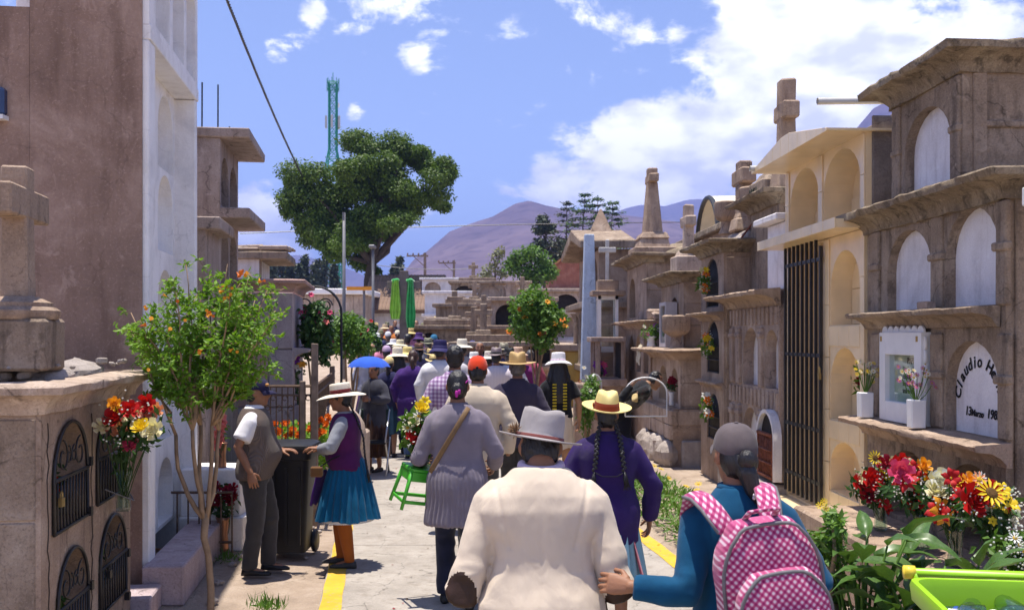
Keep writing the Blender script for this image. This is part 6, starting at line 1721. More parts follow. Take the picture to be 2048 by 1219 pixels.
# small things on the grey tomb
o = B().box(FR(6.98, -.10, 2.115), (.07, .16, .055)).obj('brick', S_PINK, None, loc=FR(6.98, -.10, 2.09), bevel=.006); tag(roughen(o, .004, 20), 'single loose brick lying on the upper shelf of the grey tomb', 'brick')
bx_ = FR(5.62, .05, 2.72); t = thing('plaque_box', bx_, 'white box with dark red side fixed at the corner of the grey tomb', 'box')
B().box(bx_, (.20, .5, .11)).obj('box_body', WHITEP, t, bevel=.006); B().box(bx_ + V3(.16, 0, 0), (.11, .48, .10)).obj('red_panel', cloth('dark_red_panel', (.12, .015, .03)), t)
B().box(bx_ + V3(.2, .28, -.02), (.03, .5, .03)).obj('bracket', IRON, t)
# petals, dry leaves and crumbs on the path
b = B(); rn = random.Random(15)
for i in range(240):
    Y = rn.uniform(6.2, 22); x = path_left(Y) + rn.uniform(.05, PW + .4); s_ = rn.uniform(.006, .02); a = rn.random() * 6.3
    ca, sa = math.cos(a) * s_, math.sin(a) * s_
    b.mi = i % 3
    b.add([(x - ca, Y - sa, .022), (x + sa * .5, Y - ca * .5, .024 + s_ * .25), (x + ca, Y + sa, .022), (x - sa * .5, Y + ca * .5, .022)], [(0, 1, 2), (0, 2, 3)])
o = b.obj('path_litter', [mat('dry_leaf', (.18, .12, .06), .9, .3), CRI, mat('grit', (.22, .18, .15), .9, .3)], None, rec=False, loc=(path_left(10) + 1.5, 10, .02)); tag(o, 'scattered petals, dry leaves and grit on the pale path', 'litter', kind='stuff')
# ================================================================== people
def fuse(b, vox, sm=8, fac=.5):
    """weld overlapping closed shapes into one continuous surface"""
    me = b.mesh('tmp'); ob = bpy.data.objects.new('tmp', me); COL.objects.link(ob)
    m = ob.modifiers.new('r', 'REMESH'); m.mode = 'VOXEL'; m.voxel_size = vox; m.adaptivity = 0
    if sm:
        s_ = ob.modifiers.new('s', 'SMOOTH'); s_.iterations = sm; s_.factor = fac
    dg = bpy.context.evaluated_depsgraph_get()
    r = bpy.data.meshes.new_from_object(ob.evaluated_get(dg))
    n = len(r.vertices); v = np.zeros(n * 3); r.vertices.foreach_get('co', v)
    f = np.zeros(len(r.loops), int); r.loops.foreach_get('vertex_index', f)
    bpy.data.objects.remove(ob); bpy.data.meshes.remove(me); bpy.data.meshes.remove(r)
    return v.reshape(-1, 3), f.reshape(-1, 4)
def vnormals(V, F):
    a = np.cross(V[F[:, 2]] - V[F[:, 0]], V[F[:, 3]] - V[F[:, 1]])
    N = np.zeros_like(V)
    for k in range(4): np.add.at(N, F[:, k], a)
    return N / (np.linalg.norm(N, axis=1)[:, None] + 1e-12)
def qobj(name, V, F, mats, parent, regions=None, smooth=True):
    me = bpy.data.meshes.new(name)
    me.vertices.add(len(V)); me.vertices.foreach_set('co', np.asarray(V, np.float32).ravel())
    me.loops.add(F.size); me.loops.foreach_set('vertex_index', F.ravel().astype(np.int32))
    me.polygons.add(len(F)); me.polygons.foreach_set('loop_start', np.arange(0, F.size, 4, dtype=np.int32))
    me.update(calc_edges=True)
    ms = mats if isinstance(mats, list) else [mats]
    for m in ms: me.materials.append(m)
    if regions is not None:
        C = V[F].mean(1); idx = np.zeros(len(F), np.int32)
        for k, fn in enumerate(regions): idx[fn(C)] = k + 1
        me.polygons.foreach_set('material_index', idx)
    me.polygons.foreach_set('use_smooth', [smooth] * len(F))
    o = bpy.data.objects.new(name, me); COL.objects.link(o); o.parent = parent
    return o
SKIN = mat('skin_brown', (.27, .125, .068), .55, .14, 12, .15, 150, spec=.35)
SKIN2 = mat('skin_tan', (.36, .19, .11), .55, .12, 12, .15, 150, spec=.35)
EYE = mat('eye_dark', (.02, .012, .01), .2, .1, 9, 0)
LIP = mat('lip', (.25, .08, .06), .5, .1, 9, 0)
def hairmat(name, c):
    if name in MATS: return MATS[name]
    m, t, b = newmat(name)
    f = noise(t, 1.0, 5, .6, stretch=(150, 150, 14))
    t.links.new(ramp(t, f, [(.35, tuple(x * .5 for x in c)), (.7, tuple(min(1, x * 1.8) for x in c))]), b.inputs['Base Color'])
    b.inputs['Roughness'].default_value = .38; b.inputs['Specular IOR Level'].default_value = .5
    bumpn(t, b, f, .9, .006); MATS[name] = m
    return m
HAIR = hairmat('black_hair', (.012, .010, .010)); HAIRB = hairmat('brown_hair', (.05, .022, .012)); HAIRG = hairmat('grey_hair', (.10, .09, .085))

TZ = [.78, .88, .95, 1.02, 1.10, 1.20, 1.30, 1.37, 1.415, 1.45, 1.48, 1.51]
TW = [.150, .165, .168, .156, .142, .150, .162, .142, .102, .076, .060, .055]
TD = [.100, .112, .114, .106, .100, .108, .114, .104, .086, .066, .056, .052]
TO = [-.01, -.018, -.012, 0, .003, -.004, -.010, -.012, -.014, -.018, -.012, -.004]
HR = [(-.115, .058, .015, .026), (-.105, .078, -.005, .040), (-.085, .088, -.030, .050), (-.055, .090, -.062, .060), (-.02, .087, -.083, .068), (.02, .084, -.094, .073), (.055, .087, -.095, .073), (.085, .072, -.083, .064), (.105, .042, -.056, .044), (.114, .012, -.026, .018)]
def sring(c, ax, ay, n=20, e=2.3):
    P_ = []
    for k in range(n):
        q = 2 * math.pi * k / n; cs, sn = math.cos(q), math.sin(q)
        P_.append(Vector(c) + Vector(ax) * (math.copysign(abs(cs) ** (2 / e), cs)) + Vector(ay) * (math.copysign(abs(sn) ** (2 / e), sn)))
    return P_
_HAND = {}
def hand_mesh(curl, side, vox=.0045):
    k = (round(curl, 2), side)
    if k in _HAND: return _HAND[k]
    b = B(); s = side
    b.loft([[V3(x, w * math.cos(q), h * math.sin(q)) for q in [2 * math.pi * i / 12 for i in range(12)]] for (x, w, h) in ((-.03, .024, .019), (.0, .026, .019), (.03, .036, .018), (.06, .042, .016), (.092, .041, .012))])
    for i, (y, L_) in enumerate(((.031, .072), (.0105, .080), (-.0105, .074), (-.030, .058))):
        p = V3(.082, y * s, 0); a = .12; pts = [p]; 
        for j, (fr, kk) in enumerate(((.45, .55), (.30, .9), (.25, .8))):
            a += curl * kk; d = V3(math.cos(a), s * (.10 - .07 * i) * (1 - curl * .6), -math.sin(a)); pts.append(pts[-1] + d * L_ * fr)
        b.tube(pts, [.0095, .0088, .0082, .0065], 8)
    p = V3(.018, .026 * s, -.004); d1 = V3(.62, .72 * s, -.28 - curl * .35).normalized(); d2 = V3(.85, .30 * s - curl * .25 * s, -.3 - curl * .5).normalized()
    b.tube([p, p + d1 * .042, p + d1 * .042 + d2 * .030, p + d1 * .042 + d2 * .054], [.014, .0115, .010, .0075], 8)
    _HAND[k] = fuse(b, vox, 3, .4); return _HAND[k]
class Person:
    def __init__(s, label, x, y, face=0, h=1.65, lean=0, nod=0, girth=1.0, belly=0, shoulder=1.0, z0=.016, skin=SKIN, stride=.0, turn=0, group=None, roll=0, drop=0):
        s.root = thing('person', (x, y, z0), label, 'person', group, R(face))
        s.k = h / 1.70; s.lean = R(lean); s.nod = R(nod); s.g = girth; s.belly = belly; s.sh = shoulder; s.skin = skin; s.turn = R(turn); s.hroll = R(roll)
        s.stride = stride; s.arms = {}
        k = s.k
        s.hc = s.T(V3(0, .012, 1.588)) + V3(0, .05 * math.sin(s.nod) + drop * .9, -.02 * abs(math.sin(s.nod)) - drop)
        s.hM = Matrix.Rotation(s.turn, 3, 'Z') @ Matrix.Rotation(-s.lean * .35 - s.nod, 3, 'X') @ Matrix.Rotation(s.hroll, 3, 'Y')
        for sd in (-1, 1):
            s.arms[sd] = dict(e=s.T(V3(sd * .245 * s.sh, -.035, 1.12)), w=s.T(V3(sd * .26, .04, .88)), curl=.55, pn=None)
        s.feet = {-1: V3(-.095, stride, 0) * k, 1: V3(.095, -stride, 0) * k}
    def T(s, p):
        """canonical 1.70 m pose to local metres, leaning forward above the hips"""
        p = Vector(p); a = s.lean * min(1, max(0, (p.z - .90) / .18)); dz = p.z - .93
        if dz > -.05: p = V3(p.x, p.y * math.cos(a) + dz * math.sin(a), .93 + dz * math.cos(a) - p.y * math.sin(a))
        return p * s.k
    def loc(s, wp):
        d = Vector(wp) - s.root.location
        return Matrix.Rotation(-s.root.rotation_euler.z, 3, 'Z') @ d
    def ring(s, z, ease=0, wk=1.0, n=20, e=2.35, dk=1.0):
        w = np.interp(z, TZ, TW) * (1 + (s.sh - 1) * (1 if 1.2 < z < 1.36 else .0)); d = np.interp(z, TZ, TD); o = np.interp(z, TZ, TO)
        be = s.belly * math.exp(-((z - 1.06) / .13) ** 2)
        gg = s.g if z < 1.40 else 1 + (s.g - 1) * max(0, (1.46 - z) / .06)
        w = w * gg * wk + ease; d = d * gg * dk + ease + be * .5; o += be * .5
        c = V3(0, o, z)
        return [s.T(p) for p in sring(c, (w, 0, 0), (0, d, 0), n, e)]
    def hp(s, p): return s.hc + s.hM @ (Vector(p) * s.k * 1.0)
    def arm_pts(s, sd):
        a = s.arms[sd]; S = s.T(V3(sd * .152 * s.sh, -.012, 1.352))
        e, w = Vector(a['e']), Vector(a['w'])
        return S, e, w
    def leg_pts(s, sd):
        f = s.feet[sd]; hip = s.T(V3(sd * .085, 0, .88)); ank = f + V3(0, -.02, .085) * s.k
        kn = hip.lerp(ank, .5) + V3(sd * .004, .035 + abs(f.y) * .25, 0) * s.k
        return hip, kn, ank
    def body(s, vox=.0105, hands=(), face=True, legs=True):
        b = B(); k = s.k
        b.loft([s.ring(z, -.012) for z in (.80, .88, .95, 1.02, 1.10, 1.20, 1.30, 1.37, 1.415, 1.45)])
        nb = s.T(V3(0, -.02, 1.42)); b.tube([nb, s.T(V3(0, -.008, 1.47)), s.hp((0, -.012, -.06)), s.hp((0, -.01, -.02))], [.068 * k, .057 * k, .053 * k, .055 * k], 14)
        b.loft([[s.hp(((w) * math.cos(q), (f + bk) / 2 + (f - bk) / 2 * math.sin(q), z)) for q in [2 * math.pi * i / 20 for i in range(20)]] for (z, f, bk, w) in HR])
        # nose, brow, lips, chin, ears
        b.tube([s.hp((0, .080, .030)), s.hp((0, .096, .0)), s.hp((0, .108, -.026)), s.hp((0, .090, -.037))], [.009 * k, .011 * k, .014 * k, .010 * k], 8)
        b.tube([s.hp((-.03, .079, .036)), s.hp((0, .086, .038)), s.hp((.03, .079, .036))], .010 * k, 7)
        b.tube([s.hp((-.02, .083, -.058)), s.hp((0, .092, -.056)), s.hp((.02, .083, -.058))], .0085 * k, 7)
        b.tube([s.hp((-.018, .080, -.069)), s.hp((0, .089, -.069)), s.hp((.018, .080, -.069))], .0085 * k, 7)
        b.ell(s.hp((0, .074, -.098)), (.022 * k, .018 * k, .016 * k), 8, 6)
        for sd in (-1, 1):
            b.ell(s.hp((sd * .045, .055, -.02)), (.026 * k, .026 * k, .026 * k), 8, 6)
            b.ell(s.hp((sd * .079, -.014, -.004)), (.011 * k, .021 * k, .034 * k), 10, 8, rot=s.hM)
            S, e, w = s.arm_pts(sd)
            b.tube([S + V3(-sd * .06, 0, .022) * k, S, S.lerp(e, .5), e, e.lerp(w, .35), w, w + (w - e).normalized() * .02], [.034 * k, .050 * k, .045 * k, .038 * k, .040 * k, .026 * k, .025 * k], 12)
            if legs:
                hip, kn, ank = s.leg_pts(sd)
                b.tube([hip, hip.lerp(kn, .5), kn, kn.lerp(ank, .35), ank], [.086 * k, .072 * k, .052 * k, .054 * k, .036 * k], 12)
                b.tube([ank - V3(0, .03, .04) * k, ank + V3(0, .05, -.045) * k, ank + V3(0, .13, -.06) * k], [.034 * k, .034 * k, .024 * k], 10)
        V, F = fuse(b, vox, 4, .45)
        ew = [s.hp((sd * .031, .083, .010)) for sd in (-1, 1)]
        for (sd, curl, pn) in hands:
            S, e, w = s.arm_pts(sd); hv, hf = hand_mesh(curl, sd)
            a = s.arms[sd]; d = Vector(a.get('hd') or (w - e)).normalized()
            up = Vector(pn) if pn is not None else V3(sd, 0, 0)          # back of the hand points this way
            z = (up - d * up.dot(d)).normalized(); y = z.cross(d)
            M = np.array([list(d), list(y), list(z)]).T * k
            V2 = hv @ M.T + np.array(w)
            F = np.vstack([F, hf + len(V)]); V = np.vstack([V, V2])
        def eyes(C): return np.minimum(np.linalg.norm(C - np.array(ew[0]), axis=1), np.linalg.norm(C - np.array(ew[1]), axis=1)) < .0115 * k
        lp = s.hp((0, .090, -.062))
        def lips(C): return (np.linalg.norm((C - np.array(lp)) * np.array([.5, .5, 1.0]), axis=1) < .011 * k)
        s.bodyo = qobj('body', V, F, [s.skin, EYE, LIP], s.root, [eyes, lips] if face else None)
        return s
    def top(s, m, z0=.80, z1=1.462, ease=.018, sleeve='long', se=.016, name='top', vox=.012, fold=.007, flare=0, wk=1.0, mats=None, regions=None, dk=1.0, collar=0, cuff=0, hem=None, shpad=0, seed=0, sm=7, pleat=0, seam=False):
        b = B(); zs = [z for z in np.linspace(z0, z1, 14)]
        b.loft([s.ring(z, ease + flare * max(0, (1.05 - z)) + (shpad if 1.33 < z < 1.43 else 0), wk, dk=dk) for z in zs])
        k = s.k
        if sleeve:
            for sd in (-1, 1):
                S, e, w = s.arm_pts(sd)
                if sleeve == 'long':
                    if (w - e).length > .06:
                        w = w - (w - e).normalized() * .012
                    b.tube([S + V3(-sd * .075, 0, .030) * k, S + V3(-sd * .03, 0, .016) * k, S.lerp(e, .08), S.lerp(e, .3), S.lerp(e, .7), e, e.lerp(w, .4), w], [(.034 + se * .6) * k, (.050 + se * .9) * k, (.056 + se) * k, (.052 + se) * k, (.046 + se) * k, (.043 + se) * k, (.041 + se) * k, (.031 + se * .9 + cuff) * k], 14)
                elif sleeve == 'short':
                    m2 = S.lerp(e, .74); b.tube([S + V3(-sd * .075, 0, .030) * k, S + V3(-sd * .03, 0, .016) * k, S.lerp(e, .1), S.lerp(e, .4), m2], [(.034 + se * .6) * k, (.050 + se * .9) * k, (.057 + se) * k, (.058 + se) * k, (.060 + se) * k], 14)
                else:
                    b.tube([S + V3(-sd * .075, 0, .030) * k, S + V3(-sd * .02, 0, .01) * k, S.lerp(e, .10)], [(.036 + se) * k, (.052 + se) * k, (.052 + se) * k], 14)
        V, F = fuse(b, vox, sm, .5)
        N = vnormals(V, F)
        rid = 1 - np.abs(vnoise(V * np.array([13, 13, 4.5]), 1, 3.3 + seed)) * 2
        el = np.zeros(len(V))
        for sd in (-1, 1):
            S, e, w = s.arm_pts(sd); d = np.linalg.norm(V - np.array(e), axis=1); el = np.maximum(el, np.exp(-(d / .12) ** 2))
        rid2 = 1 - np.abs(vnoise(V * np.array([7, 7, 20]), 1, 11 + seed)) * 2
        low = np.clip((1.30 * k - V[:, 2]) / .35, .25, 1)
        V = V + N * (fold * (rid * .6 * low * (1 - el) + rid2 * el * 1.1) + fold * .12 * vnoise(V, 28, seed))[:, None]
        # broad soft creases running down from the shoulders and across the back
        big = vnoise(V * np.array([5.5, 5.5, 2.2]) + np.array([0, 0, 1]) * np.abs(V[:, :1]) * 3, 1, 21 + seed)
        V = V + N * (fold * 1.1 * (1 - np.abs(big) * 2) * np.clip((1.36 * k - V[:, 2]) / .25, 0, 1))[:, None]
        if pleat:
            th = np.arctan2(V[:, 1], V[:, 0]); dn = np.clip((1.12 * k - V[:, 2]) / .3, 0, 1) * (np.abs(V[:, 0]) < .22 * k)
            V = V + N * (pleat * dn * np.sin(th * 40 + 1.5 * vnoise(V, 5)))[:, None]
        if seam:
            for sd in (-1, 1):
                S, e, w = s.arm_pts(sd); n_ = np.array([sd * .92, 0, -.22]); d = (V - np.array(S) + n_ * .022) @ n_
                ok = np.exp(-(d / .0075) ** 2) * (V[:, 2] > S.z - .17) * (np.sign(V[:, 0]) == sd)
                V = V - N * (.005 * ok)[:, None]
            V = V - N * (.0035 * np.exp(-(V[:, 0] / .006) ** 2) * (V[:, 1] < 0))[:, None]
        o = qobj(name, V, F, mats or m, s.root, regions)
        if collar:
            cb = B(); pts = []
            c0 = s.T(V3(0, -.012, 1.462)); r_ = .068 * k
            for i in range(25):
                a = math.pi * (-1.15 + 2.3 * i / 24) - math.pi / 2; pts.append(c0 + V3(r_ * math.cos(a), r_ * .95 * math.sin(a), .004))
            cb.tube(pts, collar, 8, flat=1.0); cb.obj('collar', m, s.root, smooth=True, local=True)
        return o
    def trousers(s, m, vox=.013, ease=.014, hem=.06, fold=.006, name='trousers', mats=None, regions=None):
        b = B(); k = s.k
        b.loft([s.ring(z, ease * .8) for z in (.80, .86, .92, .98, 1.03)])
        for sd in (-1, 1):
            hip, kn, ank = s.leg_pts(sd)
            b.tube([hip, hip.lerp(kn, .5), kn, kn.lerp(ank, .5), ank + V3(0, 0, hem - .085) * k * .6, ank + V3(0, 0, hem - .085) * k], [(.090 + ease) * k, (.080 + ease) * k, (.062 + ease) * k, (.056 + ease) * k, (.050 + ease) * k, (.052 + ease) * k], 14)
        V, F = fuse(b, vox, 5, .5); N = vnormals(V, F)
        rid = 1 - np.abs(vnoise(V * np.array([9, 9, 13]), 1, 5.1)) * 2
        V = V + N * (fold * rid)[:, None]
        return qobj(name, V, F, mats or m, s.root, regions)
    def shoes(s, m, L_=.135, sole=None):
        for sd in (-1, 1):
            f = s.feet[sd]; k = s.k; b = B(); rings = []
            for (y, w, h_) in ((-.085, .020, .03), (-.078, .034, .062), (-.04, .038, .075), (.0, .038, .07), (.05, .043, .052), (.10, .043, .042), (.145, .034, .034), (.168, .015, .022)):
                rings.append([f + V3(w * (math.copysign(abs(math.cos(q)) ** .7, math.cos(q))), y, max(0.0, h_ * .5 + h_ * .5 * math.sin(q)) + .001) * k for q in [2 * math.pi * i / 12 for i in range(12)]])
            b.loft(rings); b.obj('shoe', m, s.root, smooth=True, local=True)
    def skirt(s, m, z0, z1=1.02, r0=.16, r1=.30, n=22, amp=.03, name='skirt', petti=None, dk=.85, mats=None, split=None):
        b = B(); k = s.k; NA = n * 6; rings = []
        for i in range(15):
            t = i / 14; z = z1 + (z0 - z1) * t; r = r0 + (r1 - r0) * (t ** .8)
            rg = []
            for j in range(NA):
                q = 2 * math.pi * j / NA; ph = (j % 6) / 6; saw = abs(2 * ph - 1) * 2 - 1
                rr = r + amp * (t ** .7) * saw + .012 * t * math.sin(q * 3 + 1)
                rg.append(s.T(V3(rr * math.cos(q), rr * dk * math.sin(q) - .01, z + .012 * t * math.sin(q * 5))))
            rings.append(rg)
        b.loft(rings, cap=False)
        o = b.obj(name, m, s.root, smooth=True, rec=False, local=True)
        if petti is not None:
            b = B(); b.loft([[s.T(V3(rr * math.cos(q), rr * dk * math.sin(q), z)) for q in [2 * math.pi * i / 60 for i in range(60)]] for (rr, z) in ((r1 - amp * 2.4, z0 + .1), (r1 - amp * 1.6, z0 - .022))], cap=False); b.obj('petticoat', petti, s.root, smooth=True, rec=False, local=True)
        return o
    def hair(s, m=HAIR, style='short', vox=.008, under=False):
        b = B(); k = s.k
        b.ell(s.hp((0, -.020, .006 if under else .028)), (.0755 * k if under else .0785 * k, (.088 if under else .093) * k, (.078 if under else .098) * k), 20, 14, rot=s.hM)
        b.ell(s.hp((0, -.045, -.02)), (.074 * k, .062 * k, .075 * k), 16, 10, rot=s.hM)
        if style == 'long': 
            b.tube([s.hp((0, -.06, .03)), s.hp((0, -.085, -.08)), s.hp((0, -.10, -.20)), s.hp((0, -.115, -.34)), s.hp((.01, -.12, -.45))], [.07 * k, .085 * k, .095 * k, .085 * k, .04 * k], 14, flat=.45, up=(0, -1, 0))
            b.tube([s.hp((.07, -.03, .0)), s.hp((.10, -.06, -.15)), s.hp((.11, -.07, -.3))], [.03, .04, .015], 10); b.tube([s.hp((-.07, -.03, .0)), s.hp((-.10, -.06, -.15)), s.hp((-.11, -.07, -.3))], [.03, .04, .015], 10)
        if style == 'bun': b.ell(s.hp((0, -.118, -.015)), (.045 * k, .036 * k, .045 * k), 12, 9)
        if style == 'side': b.tube([s.hp((0, -.100, -.01)), s.hp((.0, -.125, -.06)), s.hp((.02, -.128, -.12)), s.hp((.065, -.135, -.165)), s.hp((.11, -.125, -.195)), s.hp((.14, -.11, -.235))], [.028, .034, .03, .032, .024, .006], 12)
        if style == 'pony': b.tube([s.hp((0, -.105, .0)), s.hp((0, -.135, -.04)), s.hp((0.01, -.125, -.14)), s.hp((-.01, -.115, -.24)), s.hp((0, -.12, -.33))], [.03, .032, .034, .028, .008], 12)
        V, F = fuse(b, vox, 4, .45); N = vnormals(V, F)
        V = V + N * (.0035 * (1 - 2 * np.abs(vnoise(V * np.array([60, 60, 8]), 1, 2))))[:, None]
        if style == 'short': V = V + N * (.006 * vnoise(V, 45))[:, None]
        return qobj('hair', V, F, m, s.root)
    def braid(s, pts, r, m=HAIR, tuft=True):
        b = B(); pts = [Vector(p) for p in pts]; L_ = sum((a - c).length for a, c in zip(pts[:-1], pts[1:])); n = max(6, int(L_ / (r * 1.05)))
        def at(u):
            x = u * (len(pts) - 1); i = min(int(x), len(pts) - 2); return pts[i].lerp(pts[i + 1], x - i), (pts[i + 1] - pts[i]).normalized()
        for i in range(n):
            p, d = at(i / n); sd = d.cross(V3(0, 1, 0)).normalized(); q = (d + sd * (.7 if i % 2 else -.7)).normalized()
            rot = q.to_track_quat('Z', 'Y').to_matrix(); b.ell(p + sd * (r * .35 * (1 if i % 2 else -1)), (r * .62, r * .72, r * 1.25), 8, 6, rot=rot)
        if tuft:
            p, d = at(.999)
            for i in range(14): b.tube([p, p + d * .05 + V3(random.Random(i).uniform(-.015, .015), random.Random(i + 50).uniform(-.01, .01), 0), p + d * .11 + V3(random.Random(i + 9).uniform(-.03, .03), random.Random(i + 77).uniform(-.015, .015), 0)], [r * .5, r * .35, .001], 4)
        o = b.obj('braid', m, s.root, smooth=True, local=True); o['kind'] = 'stuff'; return o
    def hat(s, m, band=None, crown=.115, rb=.165, rc=.088, curl=.02, dent=.022, tilt=0, roll=0, z=.052, top=.80, n=44, oval=1.16, sag=0, pinch=1, name='hat', lift=0, bandh=.035):
        k = s.k; M = s.hM @ Matrix.Rotation(R(tilt), 3, 'X') @ Matrix.Rotation(R(roll), 3, 'Y'); o0 = s.hp((0, -.006, z + lift))
        def pt(r, zz, q):
            x = r * math.cos(q); y = r * math.sin(q) * oval
            if r <= rc * 1.02 and zz > crown * .55 and pinch:
                zz -= dent * math.exp(-(x / (rc * .34)) ** 2) * (1 - .35 * (y / rc)) * min(1, (zz - crown * .55) / (crown * .3))
                if y > 0: x *= 1 - .22 * (y / (rc * oval)) * (zz / crown)
            if r > rc * 1.05:
                u = (r - rc) / (rb - rc); zz += curl * u * u * (math.cos(q) ** 2 * 1.6 - .55) - sag * u * u
            return o0 + M @ (V3(x, y, zz) * k)
        pf = [(rc * .02, crown), (rc * .25, crown), (rc * .5, crown), (rc * top * .82, crown * 1.0), (rc * top, crown * .965), (rc * (top + (1 - top) * .35), crown * .8), (rc * (top + (1 - top) * .65), crown * .5), (rc * .95, crown * .2), (rc, .004), (rc * 1.06, 0)]
        pf += [(rc + (rb - rc) * t, 0) for t in (.2, .4, .6, .8, .95, 1.0)] + [(rb * 1.0, -.005)] + [(rc + (rb - rc) * t, -.006) for t in (.8, .5, .2)] + [(rc * .93, -.004), (rc * .9, .03)]
        b = B(); b.loft([[pt(r, zz, 2 * math.pi * i / n) for i in range(n)] for (r, zz) in pf], cap=False)
        ob = b.obj(name, m, s.root, smooth=True, rec=True, local=True)
        if band is not None:
            b = B(); f = lambda zz: np.interp(zz, [0, crown * .2, crown * .5], [rc, rc * .955, rc * (top + (1 - top) * .65)]) + .0028
            rr = [(f(0), .003), (f(bandh * .5) , bandh * .5), (f(bandh), bandh), (f(bandh) - .006, bandh + .001)]
            b.loft([[pt(r, zz, 2 * math.pi * i / n) for i in range(n)] for (r, zz) in rr], cap=False); bo = b.obj('hat_band', band, ob, smooth=True, local=True)
            b = B(); c = pt(rc + .006, bandh * .5, R(188)); b.ell(c, (.006, .02, .016), 8, 6); b.obj('bow', band, ob, smooth=True, local=True)
        return ob
    def cap(s, m, name='cap', visor=True, button=True, seams=None, tilt=0, open_back=False, vm=None):
        k = s.k; M = s.hM @ Matrix.Rotation(R(tilt), 3, 'X'); o0 = s.hp((0, -.006, .028))
        def pt(p): return o0 + M @ (V3(*p) * k)
        b = B(); n = 36; rings = []
        for i in range(11):
            th = math.pi / 2 * i / 10; rg = []
            for j in range(n):
                q = 2 * math.pi * j / n; seam = 1 - .012 * (abs(math.cos(q * 3)) ** 14)
                rr = math.cos(th) ** .72 * seam
                lowz = -.018 * (1 if math.sin(q) < 0 else .2) * abs(math.sin(q)) * (1 - i / 10)
                if open_back and i < 3 and math.sin(q) < -.93: lowz += .018 * (1 - i / 3)
                rg.append(pt((.0865 * rr * math.cos(q), .104 * rr * math.sin(q), .102 * math.sin(th) + lowz)))
            rings.append(rg)
        b.loft(rings, cap=False); ob = b.obj(name, m, s.root, smooth=True, local=True)
        if visor:
            b = B(); rings = []
            for (t_, dz) in ((0, 0), (.5, -.004), (1, -.014), (1, -.018), (.5, -.009), (0, -.006)):
                rings.append([pt((.078 * math.sin(a) * (1 + .0 * t_), .104 * math.cos(a) * 1.0 + (.078 * t_) * (math.cos(a * .8)), dz - .022 * (a / 1.2) ** 2 * t_ * 1.2 + .004)) for a in [-1.25 + 2.5 * i / 16 for i in range(17)]])
            b.loft(rings, cap=False, closed=False); b.obj('visor', vm or m, ob, smooth=True, rec=True, local=True)
        if button: b = B(); b.ell(pt((0, 0, .103)), (.008, .008, .005), 8, 5); b.obj('button', m, ob, smooth=True, local=True)
        return ob

BEIGE = cloth('beige_suiting', (.58, .48, .375), .05, .15, 500)
BEIGE2 = cloth('beige_jacket_cloth', (.52, .43, .33), .06, .15, 500)
GREYFELT = cloth('grey_felt', (.33, .30, .295), .12, .08, 260)
STRAW = mat('yellow_straw', (.74, .60, .24), .6, .06, 9, .5, 330, spec=.3)
STRAWT = mat('tan_straw', (.46, .31, .13), .6, .12, 9, .5, 330, spec=.3)
STRAWW = mat('white_straw', (.76, .68, .55), .65, .06, 9, .5, 330, spec=.3)
MAROON = cloth('maroon_ribbon', (.10, .012, .015)); BRICK = cloth('brick_ribbon', (.17, .028, .012))
PURP = cloth('purple_knit', (.036, .012, .12), .2, .08, rib=(60, 60, 60)); PURPV = cloth('plum_quilt', (.075, .012, .075), .2, .08, 120)
LILAC = cloth('lilac_grey_knit', (.30, .255, .31), .10, .08, rib=(55, 55, 6)); TAUPE = cloth('taupe_knit', (.165, .125, .105), .1, .08, rib=(50, 50, 6))
NAVY = cloth('navy_knit', (.045, .037, .062), .12, .08, 300); JEANS = cloth('dark_jeans', (.014, .016, .035), .3, .2, 500); GREYT = cloth('charcoal_trousers', (.048, .044, .042), .15, .2)
TEAL = cloth('teal_knit', (.006, .062, .135), .15, .08, 380); BLUESK = cloth('blue_skirt_cloth', (.004, .085, .18), .12, .08, 400); WCLOTH = cloth('white_cloth', (.72, .70, .72), .04, .2, 500)
BLKC = cloth('black_cloth', (.010, .010, .012), .2, .2, 400); GREYS = cloth('heather_grey_knit', (.26, .27, .30), .12, .08, 260); ORNG = cloth('rust_stockings', (.30, .085, .015), .1, .08)
BROWNL = mat('brown_leather', (.035, .016, .009), .55, .2, 20, .3, 90); TANL = mat('tan_strap', (.17, .10, .045), .6, .15, 20, .3, 90); SHOE = mat('dark_shoe', (.018, .016, .016), .5, .2, 15, .2)
LTBLUE = cloth('pale_blue_cotton', (.25, .43, .50), .08, .08); PINKC = cloth('pink_cotton', (.55, .14, .20), .08, .08); REDC = cloth('red_cap_cloth', (.60, .045, .012), .06, .2); GREYCAP = cloth('grey_cap_cloth', (.105, .085, .088), .2, .08, 260); CREAMC = cloth('cream_cotton', (.62, .52, .42), .06, .08); NAVYC = cloth('navy_cap_cloth', (.02, .018, .05), .1, .08); PINKSH = cloth('pink_shirt', (.55, .42, .52), .05, .2)
